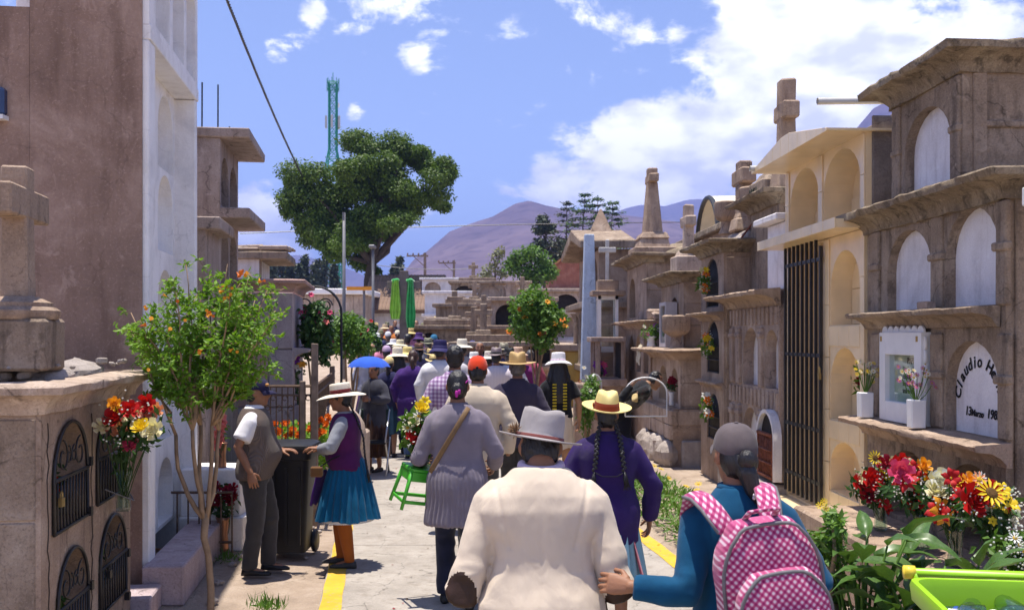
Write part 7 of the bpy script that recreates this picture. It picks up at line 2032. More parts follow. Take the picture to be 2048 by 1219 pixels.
def checkmat(name, cols, k, diag=True, bumpk=0, axes='XZ'):
    """woven check: stripes both ways, three tones"""
    if name in MATS: return MATS[name]
    m, t, b = newmat(name); tcn = node(t, 'ShaderNodeTexCoord'); sp = node(t, 'ShaderNodeSeparateXYZ'); t.links.new(tcn.outputs['Object'], sp.inputs[0])
    def mth(op, a, c):
        n_ = node(t, 'ShaderNodeMath', operation=op)
        for i, v in enumerate((a, c)):
            if isinstance(v, (int, float)): n_.inputs[i].default_value = v
            elif v is not None: t.links.new(v, n_.inputs[i])
        return n_.outputs[0]
    A, C = sp.outputs[axes[0]], sp.outputs[axes[1]]
    if diag: A, C = mth('ADD', A, C), mth('SUBTRACT', A, C)
    st = [mth('GREATER_THAN', mth('FRACT', mth('MULTIPLY', q, k), None), .5) for q in (A, C)]
    r = node(t, 'ShaderNodeValToRGB'); r.color_ramp.interpolation = 'CONSTANT'; e = r.color_ramp.elements; e.new(.5)
    for q, p, c in zip(e, (0, .4, .8), cols): q.position = p; q.color = (*c, 1)
    t.links.new(mth('MULTIPLY', mth('ADD', st[0], st[1]), .5), r.inputs['Fac'])
    t.links.new(mixc(t, ramp(t, noise(t, 12, 5), [(.3, (.0,) * 3), (.75, (.22,) * 3)]), r.outputs['Color'], tuple(x * .5 for x in cols[1])), b.inputs['Base Color'])
    b.inputs['Roughness'].default_value = .85; b.inputs['Specular IOR Level'].default_value = .15; b.inputs['Sheen Weight'].default_value = .2
    bumpn(t, b, noise(t, 500, 2), .3, .002); MATS[name] = m
    return m
GING = checkmat('pink_gingham', ((.62, .47, .54), (.43, .075, .19), (.28, .014, .10)), 42)
CHK = checkmat('lilac_check_shirt', ((.60, .52, .64), (.36, .24, .40), (.22, .12, .26)), 26, False)
def stripemat(name, a, c, k):
    m, t, b = newmat(name); tcn = node(t, 'ShaderNodeTexCoord'); wv = node(t, 'ShaderNodeTexWave'); wv.inputs['Scale'].default_value = k; wv.inputs['Distortion'].default_value = .4; t.links.new(tcn.outputs['Object'], wv.inputs['Vector'])
    t.links.new(ramp(t, wv.outputs['Fac'], [(.4, a), (.6, c)]), b.inputs['Base Color']); b.inputs['Roughness'].default_value = .9; return m
STRP = stripemat('striped_shirt', (.55, .48, .52), (.66, .60, .62), 14)

# ---- man in beige jacket and grey hat
Y = 3.66
p = Person('man in beige jacket with brown elbow patches and grey felt hat', wx(1083, Y), Y, 0, 1.625, lean=7, nod=12, girth=1.08, shoulder=1.22, stride=.1, drop=.05)
p.arms[-1].update(e=V3(-.292, -.055, .955), w=V3(-.235, .20, .95)); p.arms[1].update(e=V3(.28, -.05, .965), w=V3(.24, .19, .96))
p.body(hands=[(-1, .6, None), (1, .6, None)])
pe = np.array(p.arms[-1]['e']); pr = np.array(p.arms[1]['e'])
p.top(None, .74, 1.462, .036, 'long', .019, 'jacket', .009, .013, .16, wk=1.06, seam=True, sm=10, mats=[BEIGE, BROWNL], regions=[lambda C: (np.sqrt(((C - pe - np.array([0, -.03, -.01])) / np.array([.058, .09, .095])) ** 2 @ np.ones(3)) < 1) | (np.sqrt(((C - pr - np.array([0, -.03, -.03])) / np.array([.055, .08, .085])) ** 2 @ np.ones(3)) < 1)], collar=0, cuff=.012, shpad=.0, dk=1.1)
cb = B(); c0 = p.T(V3(0, -.010, 1.470)); pts = [c0 + V3(.073 * math.cos(a), .07 * math.sin(a), .0 + .010 * math.sin(a)) for a in [math.pi * (-1.1 + 1.2 * i / 20) for i in range(21)]]
cb.tube(pts, .017, 8); cb.obj('shirt_collar', PINKSH, p.root, smooth=True, local=True)
p.trousers(cloth('khaki_trousers', (.22, .17, .12))); p.shoes(SHOE); p.hair(HAIR, under=True)
h_ = p.hat(GREYFELT, cloth('brown_band', (.16, .05, .045)), .122, .168, .094, .006, .010, 8, 9, .036, .86, bandh=.014, pinch=1)
fb = B(); rn = random.Random(2); c = p.hp((-.098, -.05, .062))
for i in range(40): d = V3(rn.gauss(-.3, .5), rn.gauss(-.5, .4), rn.gauss(.5, .5)).normalized(); fb.tube([c, c + d * .018, c + d * .034], [.003, .0025, .0006], 4)
f_ = fb.obj('feather', cloth('brown_feather', (.22, .13, .07)), h_, local=True); f_['kind'] = 'stuff'
MAN = p

# ---- woman with pink backpack and grey cap
Y = 3.58
p = Person('woman in teal knit and grey cap wearing a pink checked backpack', wx(1478, Y), Y, 6, 1.555, lean=3, nod=2, girth=1.05, shoulder=1.06, stride=-.1, turn=2)
p.arms[-1].update(e=p.loc((wx(1372, 3.47), 3.47, wz(1186, 3.47))), w=p.loc((wx(1262, 3.5), 3.5, wz(1172, 3.5))), hd=V3(-.9, .30, .10)); p.arms[1].update(e=V3(.29, -.02, 1.0), w=V3(.27, .17, .93))
p.body(hands=[(-1, .62, (-.25, -.85, .35)), (1, .5, None)], vox=.009)
p.top(TEAL, .84, 1.468, .016, 'long', .016, 'jumper', .0105, .007, .04, collar=.014, cuff=.004)
p.trousers(JEANS); p.shoes(SHOE); p.hair(HAIR, 'side', under=True); p.cap(GREYCAP, open_back=True, tilt=8)
b = B()
for i in range(9): a = i * .7; b.ell(p.hp((.035 + .022 * math.cos(a), -.160 + .008 * math.sin(a), -.135 + .016 * math.sin(a * 1.7))), (.007, .007, .007), 8, 6)
o = b.obj('hair_beads', mat('pearl_beads', (.62, .58, .58), .25, .4, 60, 0), p.root, smooth=True, local=True); o['kind'] = 'stuff'
b = B(); b.ell(p.hp((0, -.128, -.01)), (.032, .03, .038), 12, 9); b.obj('hair_knot', HAIR, p.root, smooth=True, local=True)
# backpack
pb = thing('backpack', p.root.location + V3(.065, -.26, .755), 'pink and white checked backpack with grey piping on the woman in teal', 'backpack', rz=R(6))
pb.rotation_euler = (R(5), R(-7), R(4)); pb.scale = (1.03, 1.03, 1.06)
def sbox(b, c, hx, hy, z0, z1, e=4.5, n=28, bulge=.0, lean=0.0, topr=.5):
    rings = []
    for i in range(13):
        t = i / 12; z = z0 + (z1 - z0) * t
        k = (1 - (max(0, (t - .62) / .38) ** 2.6) * topr) * (1 - (max(0, (.14 - t) / .14) ** 2) * .25)
        kd = (1 - (max(0, (t - .6) / .4) ** 2.2) * .55) * (1 - (max(0, (.14 - t) / .14) ** 2) * .3) * (1 + bulge * math.sin(math.pi * t))
        rings.append(sring((c[0], c[1] + lean * t, z), (hx * k, 0, 0), (0, hy * kd, 0), n, e))
    b.loft(rings)
b = B(); sbox(b, (0, 0, 0), .165, .085, 0, .505, 3.6, topr=.42, bulge=.1)
V_, F_ = fuse(b, .01, 4); N_ = vnormals(V_, F_); V_ = V_ + N_ * (.006 * (1 - 2 * np.abs(vnoise(V_ * np.array([9, 9, 11]), 1, 4))))[:, None]; qobj('main_bag', V_, F_, GING, pb)
b = B(); sbox(b, (.008, -.105, 0), .150, .05, .01, .37, 3.4, topr=.40, bulge=.1); V_, F_ = fuse(b, .009, 4); N_ = vnormals(V_, F_); V_ = V_ + N_ * (.005 * (1 - 2 * np.abs(vnoise(V_ * np.array([10, 10, 12]), 1, 8))))[:, None]; qobj('middle_pocket', V_, F_, GING, pb)
b = B(); sbox(b, (.015, -.160, 0), .135, .035, .015, .26, 3.4, topr=.34, bulge=.1); V_, F_ = fuse(b, .008, 4); N_ = vnormals(V_, F_); V_ = V_ + N_ * (.003 * (1 - 2 * np.abs(vnoise(V_ * np.array([10, 10, 12]), 1, 12))))[:, None]; qobj('front_pocket', V_, F_, GING, pb)
PIPING = mat('grey_piping', (.14, .13, .14), .7, .15, 20, .3)
def piping(hx, y, z1, topr, cx, z0=.0, r_=.006, k0=.97):
    pts = []
    for i in range(13): t = i / 12; k = (1 - (max(0, (t - .62) / .38) ** 2.6) * topr); pts.append((t, k))
    L1 = [V3(cx - hx * k * k0, y + .012, z0 + (z1 - z0) * t) for t, k in pts]; Rr = [V3(cx + hx * k * k0, y + .012, z0 + (z1 - z0) * t) for t, k in reversed(pts)]
    mid = [V3(cx + hx * (1 - topr) * q, y + .022, z1 + .004 + .010 * (1 - q * q)) for q in (-.75, -.4, 0, .4, .75)]
    b = B(); b.tube(L1 + mid + Rr, r_, 6, flat=1.0); b.obj('piping', PIPING, pb, smooth=True, local=True)
piping(.165, -.075, .49, .42, 0); piping(.150, -.150, .36, .40, .008); piping(.135, -.195, .25, .34, .015, r_=.007)
b = B(); b.tube([V3(-.085, -.192, .166), V3(.0, -.204, .17), V3(.115, -.195, .158)], .011, 8, flat=.5); b.obj('zip_flap', PIPING, pb, smooth=True, local=True)
b = B(); b.tube([V3(-.075, -.199, .174), V3(.0, -.211, .18), V3(.10, -.201, .166)], .0055, 6); b.obj('zip_opening', BLKC, pb, smooth=True, local=True)
b = B(); b.box((.045, -.2035, .075), (.092, .006, .036), Matrix.Rotation(R(3), 3, 'Y')); b.obj('logo_patch', BLKC, pb, local=True, bevel=.002)
Mlogo = Matrix.Translation(pb.location) @ Matrix.Rotation(pb.rotation_euler.z, 4, 'Z') @ Matrix.Translation(V3(.004, -.2075, .064)) @ Matrix.Rotation(R(90), 4, 'X')
cu = bpy.data.curves.new('logo', 'FONT'); cu.body = 'PORTA'; cu.size = .031; cu.extrude = .0004; cu.offset = .0008
ob = bpy.data.objects.new('logo_tmp', cu); COL.objects.link(ob); dg = bpy.context.evaluated_depsgraph_get(); me = bpy.data.meshes.new_from_object(ob.evaluated_get(dg)); bpy.data.objects.remove(ob)
me.transform(Matrix.Translation(V3(.004, -.2072, .064)) @ Matrix.Rotation(R(90), 4, 'X')); me.materials.clear(); me.materials.append(WHITEP); o = bpy.data.objects.new('logo_lettering', me); COL.objects.link(o); o.parent = pb
b = B(); b.tube([V3(-.05, .03, .50), V3(-.045, -.03, .54), V3(0, -.055, .55), V3(.045, -.03, .54), V3(.05, .03, .50)], .011, 8, flat=.6); b.obj('carry_handle', GING, pb, smooth=True, local=True)
for sd in (-1, 1):
    b = B(); b.tube([V3(sd * .07 - .03, .03, .47), V3(sd * .095 - .03, .12, .525), V3(sd * .11 - .03, .19, .545), V3(sd * .12 - .03, .26, .54), V3(sd * .125 - .03, .34, .45), V3(sd * .13 - .03, .36, .34)], [.036, .037, .038, .038, .036, .03], 10, flat=.30, up=(0, -.3, 1)); b.obj('shoulder_strap', GING, pb, smooth=True, local=True)
    b = B(); b.tube([V3(sd * .105 - .03, .03, .47), V3(sd * .132 - .03, .12, .525), V3(sd * .147 - .03, .19, .544), V3(sd * .157 - .03, .26, .536)], .006, 6); b.obj('strap_binding', PIPING, pb, smooth=True, local=True)
b = B(); sbox(b, (-.168, -.02, 0), .02, .07, .0, .15, 3); V_, F_ = fuse(b, .008, 3); qobj('side_pocket', V_, F_, PIPING, pb)

# ---- woman with yellow straw hat and purple jumper
Y = 6.2
p = Person('woman in purple knit with yellow straw hat and two long braids', wx(1214, Y), Y, 0, 1.49, lean=3, girth=1.10, shoulder=1.08, stride=.06)
p.arms[-1].update(e=V3(-.28, -.02, .98), w=V3(-.24, .16, .86)); p.arms[1].update(e=V3(.285, -.01, .96), w=V3(.275, .07, .73))
p.body(hands=[(1, .5, None)], vox=.012)
p.top(PURP, .70, 1.462, .030, 'long', .024, 'jumper', .012, .009, .06, dk=1.12, collar=.012)
p.skirt(LTBLUE, .36, 1.0, .17, .27, 26, .022); p.hair(HAIR, 'short', under=True); p.shoes(SHOE)
b = B(); rings = []
for i in range(8):
    rings.append([p.T(V3(.17 + .08 * (i / 7) + .012 * math.sin(j * 2), -.18 - .04 * (i / 7) + j * .03, .72 - .045 * i)) for j in range(9)])
b.loft(rings, cap=False, closed=False); b.obj('pink_sash', PINKC, p.root, smooth=True, rec=False, local=True)
for sd in (-1, 1): p.braid([p.hp((sd * .05, -.09, -.05)), p.hp((sd * .08, -.165, -.15)), p.hp((sd * .09, -.205, -.26)), p.hp((sd * .105, -.215, -.38))], .014)
b = B(); b.tube([p.hp((-.105, -.215, -.38)), p.hp((-.05, -.235, -.41)), p.hp((.05, -.235, -.41)), p.hp((.105, -.215, -.38))], .003, 5); b.obj('braid_cord', BLKC, p.root, smooth=True, local=True)
h_ = p.hat(STRAW, BRICK, .135, .178, .092, .004, .024, 9, 4, .045, .72, bandh=.052, sag=-.022)

# ---- woman in lilac cardigan with bouquet and stool
Y = 7.0
p = Person('woman in long lilac grey cardigan with hair tied up and tan bag strap', wx(915, Y), Y, 0, 1.635, lean=2, girth=1.08, shoulder=1.06, stride=.10)
p.arms[-1].update(e=V3(-.275, -.03, 1.02), w=V3(-.26, .17, 1.0)); p.arms[1].update(e=V3(.27, -.02, 1.06), w=V3(.25, .16, .96))
p.body(hands=[(-1, .8, None), (1, .6, None)], vox=.012)
p.top(LILAC, .60, 1.462, .026, 'long', .018, 'cardigan', .011, .008, .13, dk=1.1, collar=.010, pleat=.006)
p.trousers(JEANS); p.shoes(SHOE); p.hair(HAIR, 'bun')
b = B(); b.ell(p.hp((.0, -.152, -.045)), (.012, .012, .028), 8, 6); b.ell(p.hp((.018, -.148, -.03)), (.012, .01, .02), 8, 6); b.tube([p.hp((.06, -.08, .03)), p.hp((.075, -.05, .05))], .005, 5); o = b.obj('hair_clips', MAG, p.root, smooth=True, local=True); o['kind'] = 'stuff'
b = B(); pts = []
for i in range(15):
    t = i / 14; z = 1.44 - .46 * t; x = .085 - .275 * t; r_ = np.interp(z, TZ, TD) * 1.08 * 1.1 + .034 + .012 * max(0, 1.05 - z)
    w_ = np.interp(z, TZ, TW) * 1.08 + .03; yy = -r_ * math.sqrt(max(.05, 1 - (abs(x) / (w_ + .03)) ** 2.3)) - .018; pts.append(p.T(V3(x, yy, z)))
b.tube(pts, .017, 8, flat=.22, up=(0, -1, 0)); b.obj('bag_strap', TANL, p.root, smooth=True, local=True)
base = V3(wx(826, 7.1), 7.16, wz(905, 7.1))
bq = bouquet('bouquet with big yellow bloom and fern carried by the woman in lilac', base, [(W(843, 815, 7.05), 'rose', .05, YLW), (W(850, 803, 7.1), 'lily', .05, YLW), (W(838, 832, 7.05), 'blossom', .05, WHT), (W(828, 842, 7.02), 'rose', .035, CRM), (W(842, 848, 7.05), 'rose', .035, RED), (W(822, 870, 7.0), 'rose', .032, RED), (W(830, 880, 7.0), 'rose', .032, RED), (W(815, 855, 7.02), 'blossom', .04, CRM)], .03, .05, None, 201, 150, (.11, .09, .17), LEAF_G, 30, leafL=.10)
# green stool
GRS = mat('green_plastic', (.06, .38, .025), .35, .06, 6, .03, spec=.5)
st = empty('plastic_stool', W(828, 1012, 7.12)); tag(st, 'green plastic stool carried at the hip of the woman in lilac', 'stool'); st.rotation_euler = (R(6), R(9), R(24))
b = B(); sbox(b, (0, 0, 0), .125, .125, .27, .30, 5, 32, topr=.06); b.obj('seat', GRS, st, auto=40, local=True)
for sx in (-1, 1):
    for sy in (-1, 1):
        b = B(); b.tube([V3(sx * .098, sy * .098, .275), V3(sx * .118, sy * .118, .14), V3(sx * .138, sy * .138, .0)], [.022, .019, .017], 8, flat=.7); b.obj('leg', GRS, st, smooth=True, local=True)
for (a, c) in (((-1, -1), (1, -1)), ((1, -1), (1, 1)), ((1, 1), (-1, 1)), ((-1, 1), (-1, -1))):
    b = B(); b.box(((a[0] + c[0]) * .056, (a[1] + c[1]) * .056, .235), (abs(a[0] - c[0]) * .10 + .014, abs(a[1] - c[1]) * .10 + .014, .07)); b.obj('apron', GRS, st, local=True, bevel=.006)
    b = B(); b.box(((a[0] + c[0]) * .065, (a[1] + c[1]) * .065, .055), (abs(a[0] - c[0]) * .125 + .012, abs(a[1] - c[1]) * .125 + .012, .026)); b.obj('stretcher', GRS, st, local=True, bevel=.005)

# ---- man with red cap
Y = 8.5
p = Person('man in beige jacket with bright red cap', wx(955, Y), Y, 0, 1.70, lean=2, girth=1.1, shoulder=1.15, stride=-.1)
p.body(hands=[], vox=.013); p.top(BEIGE2, .78, 1.462, .028, 'long', .022, 'jacket', .013, .008, .05, collar=.015, shpad=.0); p.trousers(GREYT); p.shoes(WCLOTH); p.hair(HAIR, under=True); cp = p.cap(REDC, tilt=4, open_back=True)
b = B(); b.ell(p.hp((0, -.112, .03)), (.013, .006, .012), 10, 6); b.obj('cap_opening', BLKC, cp, smooth=True, local=True)
# ---- man with tan hat
Y = 10.0
p = Person('man in navy jumper with wide tan straw hat', wx(1035, Y), Y, 0, 1.68, lean=2, girth=1.1, shoulder=1.15, stride=.08)
p.body(vox=.014); p.top(NAVY, .80, 1.462, .024, 'long', .020, 'jumper', .013, .008, .02, collar=.013); p.trousers(GREYT); p.shoes(SHOE); p.hair(HAIRG, under=True)
p.hat(STRAWT, cloth('tan_band', (.2, .11, .04)), .115, .19, .092, .008, .024, 2, 0, .05, .82, bandh=.012)
# ---- man in checked shirt
Y = 9.6
p = Person('tall man in lilac checked shirt with black hair', wx(910, Y), Y, 0, 1.79, girth=1.05, shoulder=1.1, stride=.05)
p.body(vox=.014); p.top(CHK, .80, 1.466, .020, 'long', .020, 'shirt', .013, .008, .02, collar=.012); p.trousers(JEANS); p.shoes(SHOE); p.hair(HAIR)
# ---- woman with white hat and laced black top
Y = 11.6
p = Person('woman in laced black top and beige skirt with white sun hat', wx(1117, Y), Y, 4, 1.66, girth=.98, skin=SKIN2, stride=.06)
p.arms[1].update(e=V3(.235, -.03, 1.12), w=V3(.245, .03, .90))
p.body(hands=[(1, .5, None), (-1, .5, None)], vox=.012); p.top(BLKC, .96, 1.45, .012, 'short', .006, 'top', .012, .004)
for sd in (-1, 1):
    for i in range(9):
        b = B(); z = 1.36 - i * .036; b.box(p.T(V3(sd * .062, -.125 - .004, z)), (.045, .012, .016)); b.obj('yellow_lacing', cloth('yellow_lace', (.55, .42, .03)), p.root, local=True)
p.skirt(CREAMC, .60, 1.0, .155, .185, 12, .006); p.shoes(SHOE); p.hair(HAIR, 'long')
p.hat(WCLOTH, PINKSH, .105, .165, .088, -.01, .0, -5, 0, .045, .88, sag=.035, pinch=0, bandh=.02)
# ---- woman in purple cardigan, ponytail
Y = 15.3
p = Person('woman in deep purple cardigan with long brown ponytail', wx(826, Y), Y, 0, 1.66, girth=1.28, shoulder=1.22, stride=.14)
p.body(vox=.016, hands=[(-1, .5, None)]); p.top(cloth('violet_knit', (.05, .018, .13), .15, .08), .62, 1.462, .026, 'long', .022, 'cardigan', .016, .009, .06); p.trousers(cloth('blue_jeans', (.10, .16, .30), .2)); p.shoes(SHOE); p.hair(HAIRB, 'pony', .01)
# ---- woman with long black hair and cream hat
Y = 16.0
p = Person('woman with cream bell hat, long black hair and dark clothes', wx(795, Y), Y, 10, 1.66, girth=1.0)
p.body(vox=.016); p.top(BLKC, .80, 1.462, .02, 'long', .02, 'top', .016); p.trousers(JEANS); p.shoes(SHOE); p.hair(HAIR, 'long', .01); p.hat(STRAWW, None, .12, .185, .09, -.01, 0, 0, 0, .045, .86, sag=.03, pinch=0)

# ---- man in taupe vest facing the bin
Y = 7.98
p = Person('stout man in taupe vest, white shirt and navy cap by the black bin', wx(512, Y), Y, -86, 1.55, lean=0, nod=4, girth=1.10, belly=.08, shoulder=1.05, z0=.004, stride=.03)
p.feet = {-1: V3(-.09, .10, 0), 1: V3(.09, -.02, 0)}
p.arms[1].update(e=p.loc((wx(477, Y - .2), Y - .23, wz(893, Y - .2))), w=p.loc((wx(500, Y - .25), Y - .24, wz(945, Y - .25))), hd=V3(.05, .25, -1))
p.arms[-1].update(e=p.loc((wx(535, Y + .2), Y + .2, wz(905, Y + .2))), w=p.loc((wx(566, Y + .2), Y + .15, wz(898, Y + .2))), hd=V3(.12, .95, .05))
p.body(hands=[(1, .45, (.9, .1, .1)), (-1, .35, (0, 0, 1))], vox=.0095)
p.top(WCLOTH, .92, 1.470, .016, 'short', .018, 'shirt', .011, .006, collar=.013)
p.top(TAUPE, .84, 1.452, .028, 'none', .010, 'vest', .011, .005)
p.trousers(GREYT, .012, .016); p.shoes(SHOE); p.hair(HAIR, under=True); cp = p.cap(NAVYC, tilt=-4)
b = B(); b.ell(p.hp((.05, .085, .075)), (.016, .016, .014), 10, 6); b.obj('cap_badge', mat('cap_badge_gold', (.5, .25, .08), .5, .5, 160, 0), cp, smooth=True, local=True)
b = B(); b.ell(p.T(V3(0, .105, .935)), (.02, .008, .016), 8, 5); b.obj('belt_buckle', CH, p.root, local=True)

# ---- woman in blue skirt facing him
Y = 8.18
p = Person('woman in plum vest, blue pleated skirt and white hat by the black bin', wx(694, Y), Y, 88, 1.475, lean=4, nod=4, girth=1.06, belly=.05, shoulder=1.0, stride=.03)
p.arms[-1].update(e=p.loc((wx(663, Y - .2), Y - .22, wz(895, Y - .2))), w=p.loc((wx(640, Y - .05), Y - .04, wz(897, Y - .05))), hd=V3(.1, .95, .1))
p.arms[1].update(e=p.loc((wx(662, Y + .2), Y + .22, wz(905, Y + .2))), w=p.loc((wx(636, Y + .2), Y + .18, wz(895, Y + .2))), hd=V3(0, 1, 0))
p.feet = {-1: V3(-.085, -.02, 0), 1: V3(.085, .08, 0)}
p.body(hands=[(-1, .5, (0, 0, 1)), (1, .5, (0, 0, 1))], vox=.0095)
p.top(GREYS, .93, 1.462, .012, 'long', .016, 'jumper', .011, .006); p.top(PURPV, .92, 1.448, .026, 'none', .008, 'vest', .011, .006)
p.skirt(BLUESK, .46, 1.02, .155, .315, 24, .022, petti=WCLOTH, dk=.92)
b = B(); k_ = p.k
for sd in (-1, 1):
    hip, kn, ank = p.leg_pts(sd); b = B(); b.tube([kn + V3(0, 0, .08), kn, kn.lerp(ank, .35), ank, ank + V3(0, 0, -.02)], [.062, .058, .060, .042, .042], 14); b.obj('stocking', ORNG, p.root, smooth=True, local=True)
p.shoes(mat('grey_felt_shoe', (.05, .05, .052), .9, .2, 30, .4)); p.hair(HAIR)
p.hat(STRAWW, MAROON, .10, .205, .088, .012, .006, -2, 0, .045, .93, sag=.03, bandh=.04, pinch=0)
p.braid([p.hp((-.04, -.09, -.06)), p.hp((-.07, -.15, -.2)), p.hp((-.09, -.20, -.38)), p.hp((-.10, -.20, -.55)), p.hp((-.10, -.21, -.68))], .014)
pg = thing('woven_pouch', p.root.location + V3(-.21, -.2, .80), 'small dark woven pouch at the waist of the blue skirted woman', 'bag')
b = B(); c = pg.location; b.box(c, (.10, .05, .085)); b.obj('pouch', checkmat('woven_pouch_cloth', ((.05, .025, .02), (.22, .12, .03), (.10, .02, .02)), 60), pg, bevel=.012)
b = B(); b.tube([c + V3(.03, -.01, .04), c + V3(.12, .02, .10), c + V3(.2, .06, .13)], .006, 5); b.obj('cord', BLKC, pg)
cl_ = B(); rings = []
for i in range(10):
    rings.append([p.root.location + V3(-.235 + .008 * j - .006 * i, -.10 + .026 * j + .012 * math.sin(i * .8 + j), .78 - .03 * i - .012 * math.sin(j * 2)) for j in range(9)])
cl_.loft(rings, cap=False, closed=False); o = cl_.obj('hanging_cloth', cloth('violet_cotton', (.07, .02, .16)), None, rec=False, smooth=True, loc=p.root.location + V3(-.2, -.1, .6)); sm_ = o.modifiers.new('s', 'SOLIDIFY'); sm_.thickness = .006; tag(o, 'violet cloth hanging from the woven pouch', 'cloth')

# ---- worker bending over at the tomb holding an arched glazed frame
Y = 13.2
p = Person('man in black shirt bending forward at the arched niche', wx(1240, Y), Y, -68, 1.68, lean=52, nod=18, girth=1.0, z0=.0, skin=SKIN2)
p.arms[1].update(e=p.loc((wx(1236, Y), Y - .32, wz(795, Y))), w=p.loc((wx(1262, Y - .2), Y - .28, wz(768, Y)))); p.arms[-1].update(e=p.loc((wx(1268, Y), Y + .05, wz(800, Y))), w=p.loc((wx(1266, Y), Y - .1, wz(790, Y))))
p.body(hands=[(1, .5, (0, -.6, .6)), (-1, .6, (0, -.6, .6))], vox=.012); p.top(BLKC, .80, 1.462, .018, 'long', .014, 'shirt', .013, .006); p.trousers(cloth('black_jeans', (.012, .012, .018))); p.shoes(SHOE); p.hair(HAIR)
c = W(1292, 832, 12.9); t = thing('arched_window', c, 'white arched aluminium frame held by the man in black', 'frame')
b = B(); r_ = .27; b.tube([c + V3(-r_, 0, 0), c + V3(-r_, 0, .30)] + [c + V3(-r_ * math.cos(q), 0, .30 + r_ * .75 * math.sin(q)) for q in [math.pi * i / 16 for i in range(1, 16)]] + [c + V3(r_, 0, .30), c + V3(r_, 0, 0), c + V3(-r_, 0, 0)], .011, 6); b.obj('rim', WHITEP, t, smooth=True)
b = B(); b.add([c + V3(-r_ * math.cos(q), .002, .30 + r_ * .75 * math.sin(q)) for q in [math.pi * i / 16 for i in range(17)]] + [c + V3(r_, .002, 0), c + V3(-r_, .002, 0)], [tuple(range(19))]); b.obj('pane', glass('thin_clear', (.97, .98, .98), .05), t, rec=False)
b = B(); rn = random.Random(1); b.ell(W(1270, 795, 12.85), (.06, .05, .045), 12, 8); o = b.obj('cleaning_cloth', cloth('yellow_duster', (.5, .38, .18)), None, loc=W(1270, 795, 12.85)); roughen(o, .03, 14); tag(o, 'crumpled yellow cloth in the hand of the bending man', 'cloth')

# ---- umbrella and figure under it
Y = 13.4
p = Person('person in dark clothes sheltering under the blue umbrella', wx(748, Y + .5), Y + .5, 150, 1.50, girth=1.15)
p.arms[-1].update(e=V3(-.25, .02, 1.0), w=V3(-.12, .25, 1.02))
p.body(vox=.016, hands=[(-1, 1.0, None)]); p.top(cloth('grey_fleece', (.05, .05, .065)), .70, 1.462, .03, 'long', .024, 'jumper', .016, .01, .05); p.skirt(cloth('brown_print', (.06, .03, .02), .6), .25, 1.0, .18, .26, 16, .02); p.shoes(SHOE); p.hair(HAIR)
c = W(738, 742, Y); t = thing('umbrella', c, 'small blue umbrella held open in the crowd', 'umbrella'); UB = cloth('blue_nylon', (.035, .11, .55), .06, .08)
for k in range(8):
    b = B(); a0, a1 = 2 * math.pi * k / 8, 2 * math.pi * (k + 1) / 8; rings = []
    for i in range(7):
        u = i / 6; rr = .29 * math.sin(u * 1.25) / math.sin(1.25); zz = .20 * math.cos(u * 1.30)
        rings.append([c + V3(rr * math.cos(a0 + (a1 - a0) * j / 6) * (1 - .05 * u * math.sin(math.pi * j / 6)), rr * math.sin(a0 + (a1 - a0) * j / 6) * (1 - .05 * u * math.sin(math.pi * j / 6)), zz + .012 * u * math.sin(math.pi * j / 6)) for j in range(7)])
    b.loft(rings, cap=False, closed=False); b.obj('canopy_panel', UB, t, smooth=True, rec=False)
    b = B(); b.tube([c + V3(0, 0, .19), c + V3(.15 * math.cos(a0), .15 * math.sin(a0), .15), c + V3(.285 * math.cos(a0), .285 * math.sin(a0), .05)], .003, 4); b.obj('rib', STEEL, t)
b = B(); b.tube([c + V3(0, 0, .24), c + V3(0, 0, -.42)], .006, 6); b.obj('shaft', STEEL, t)

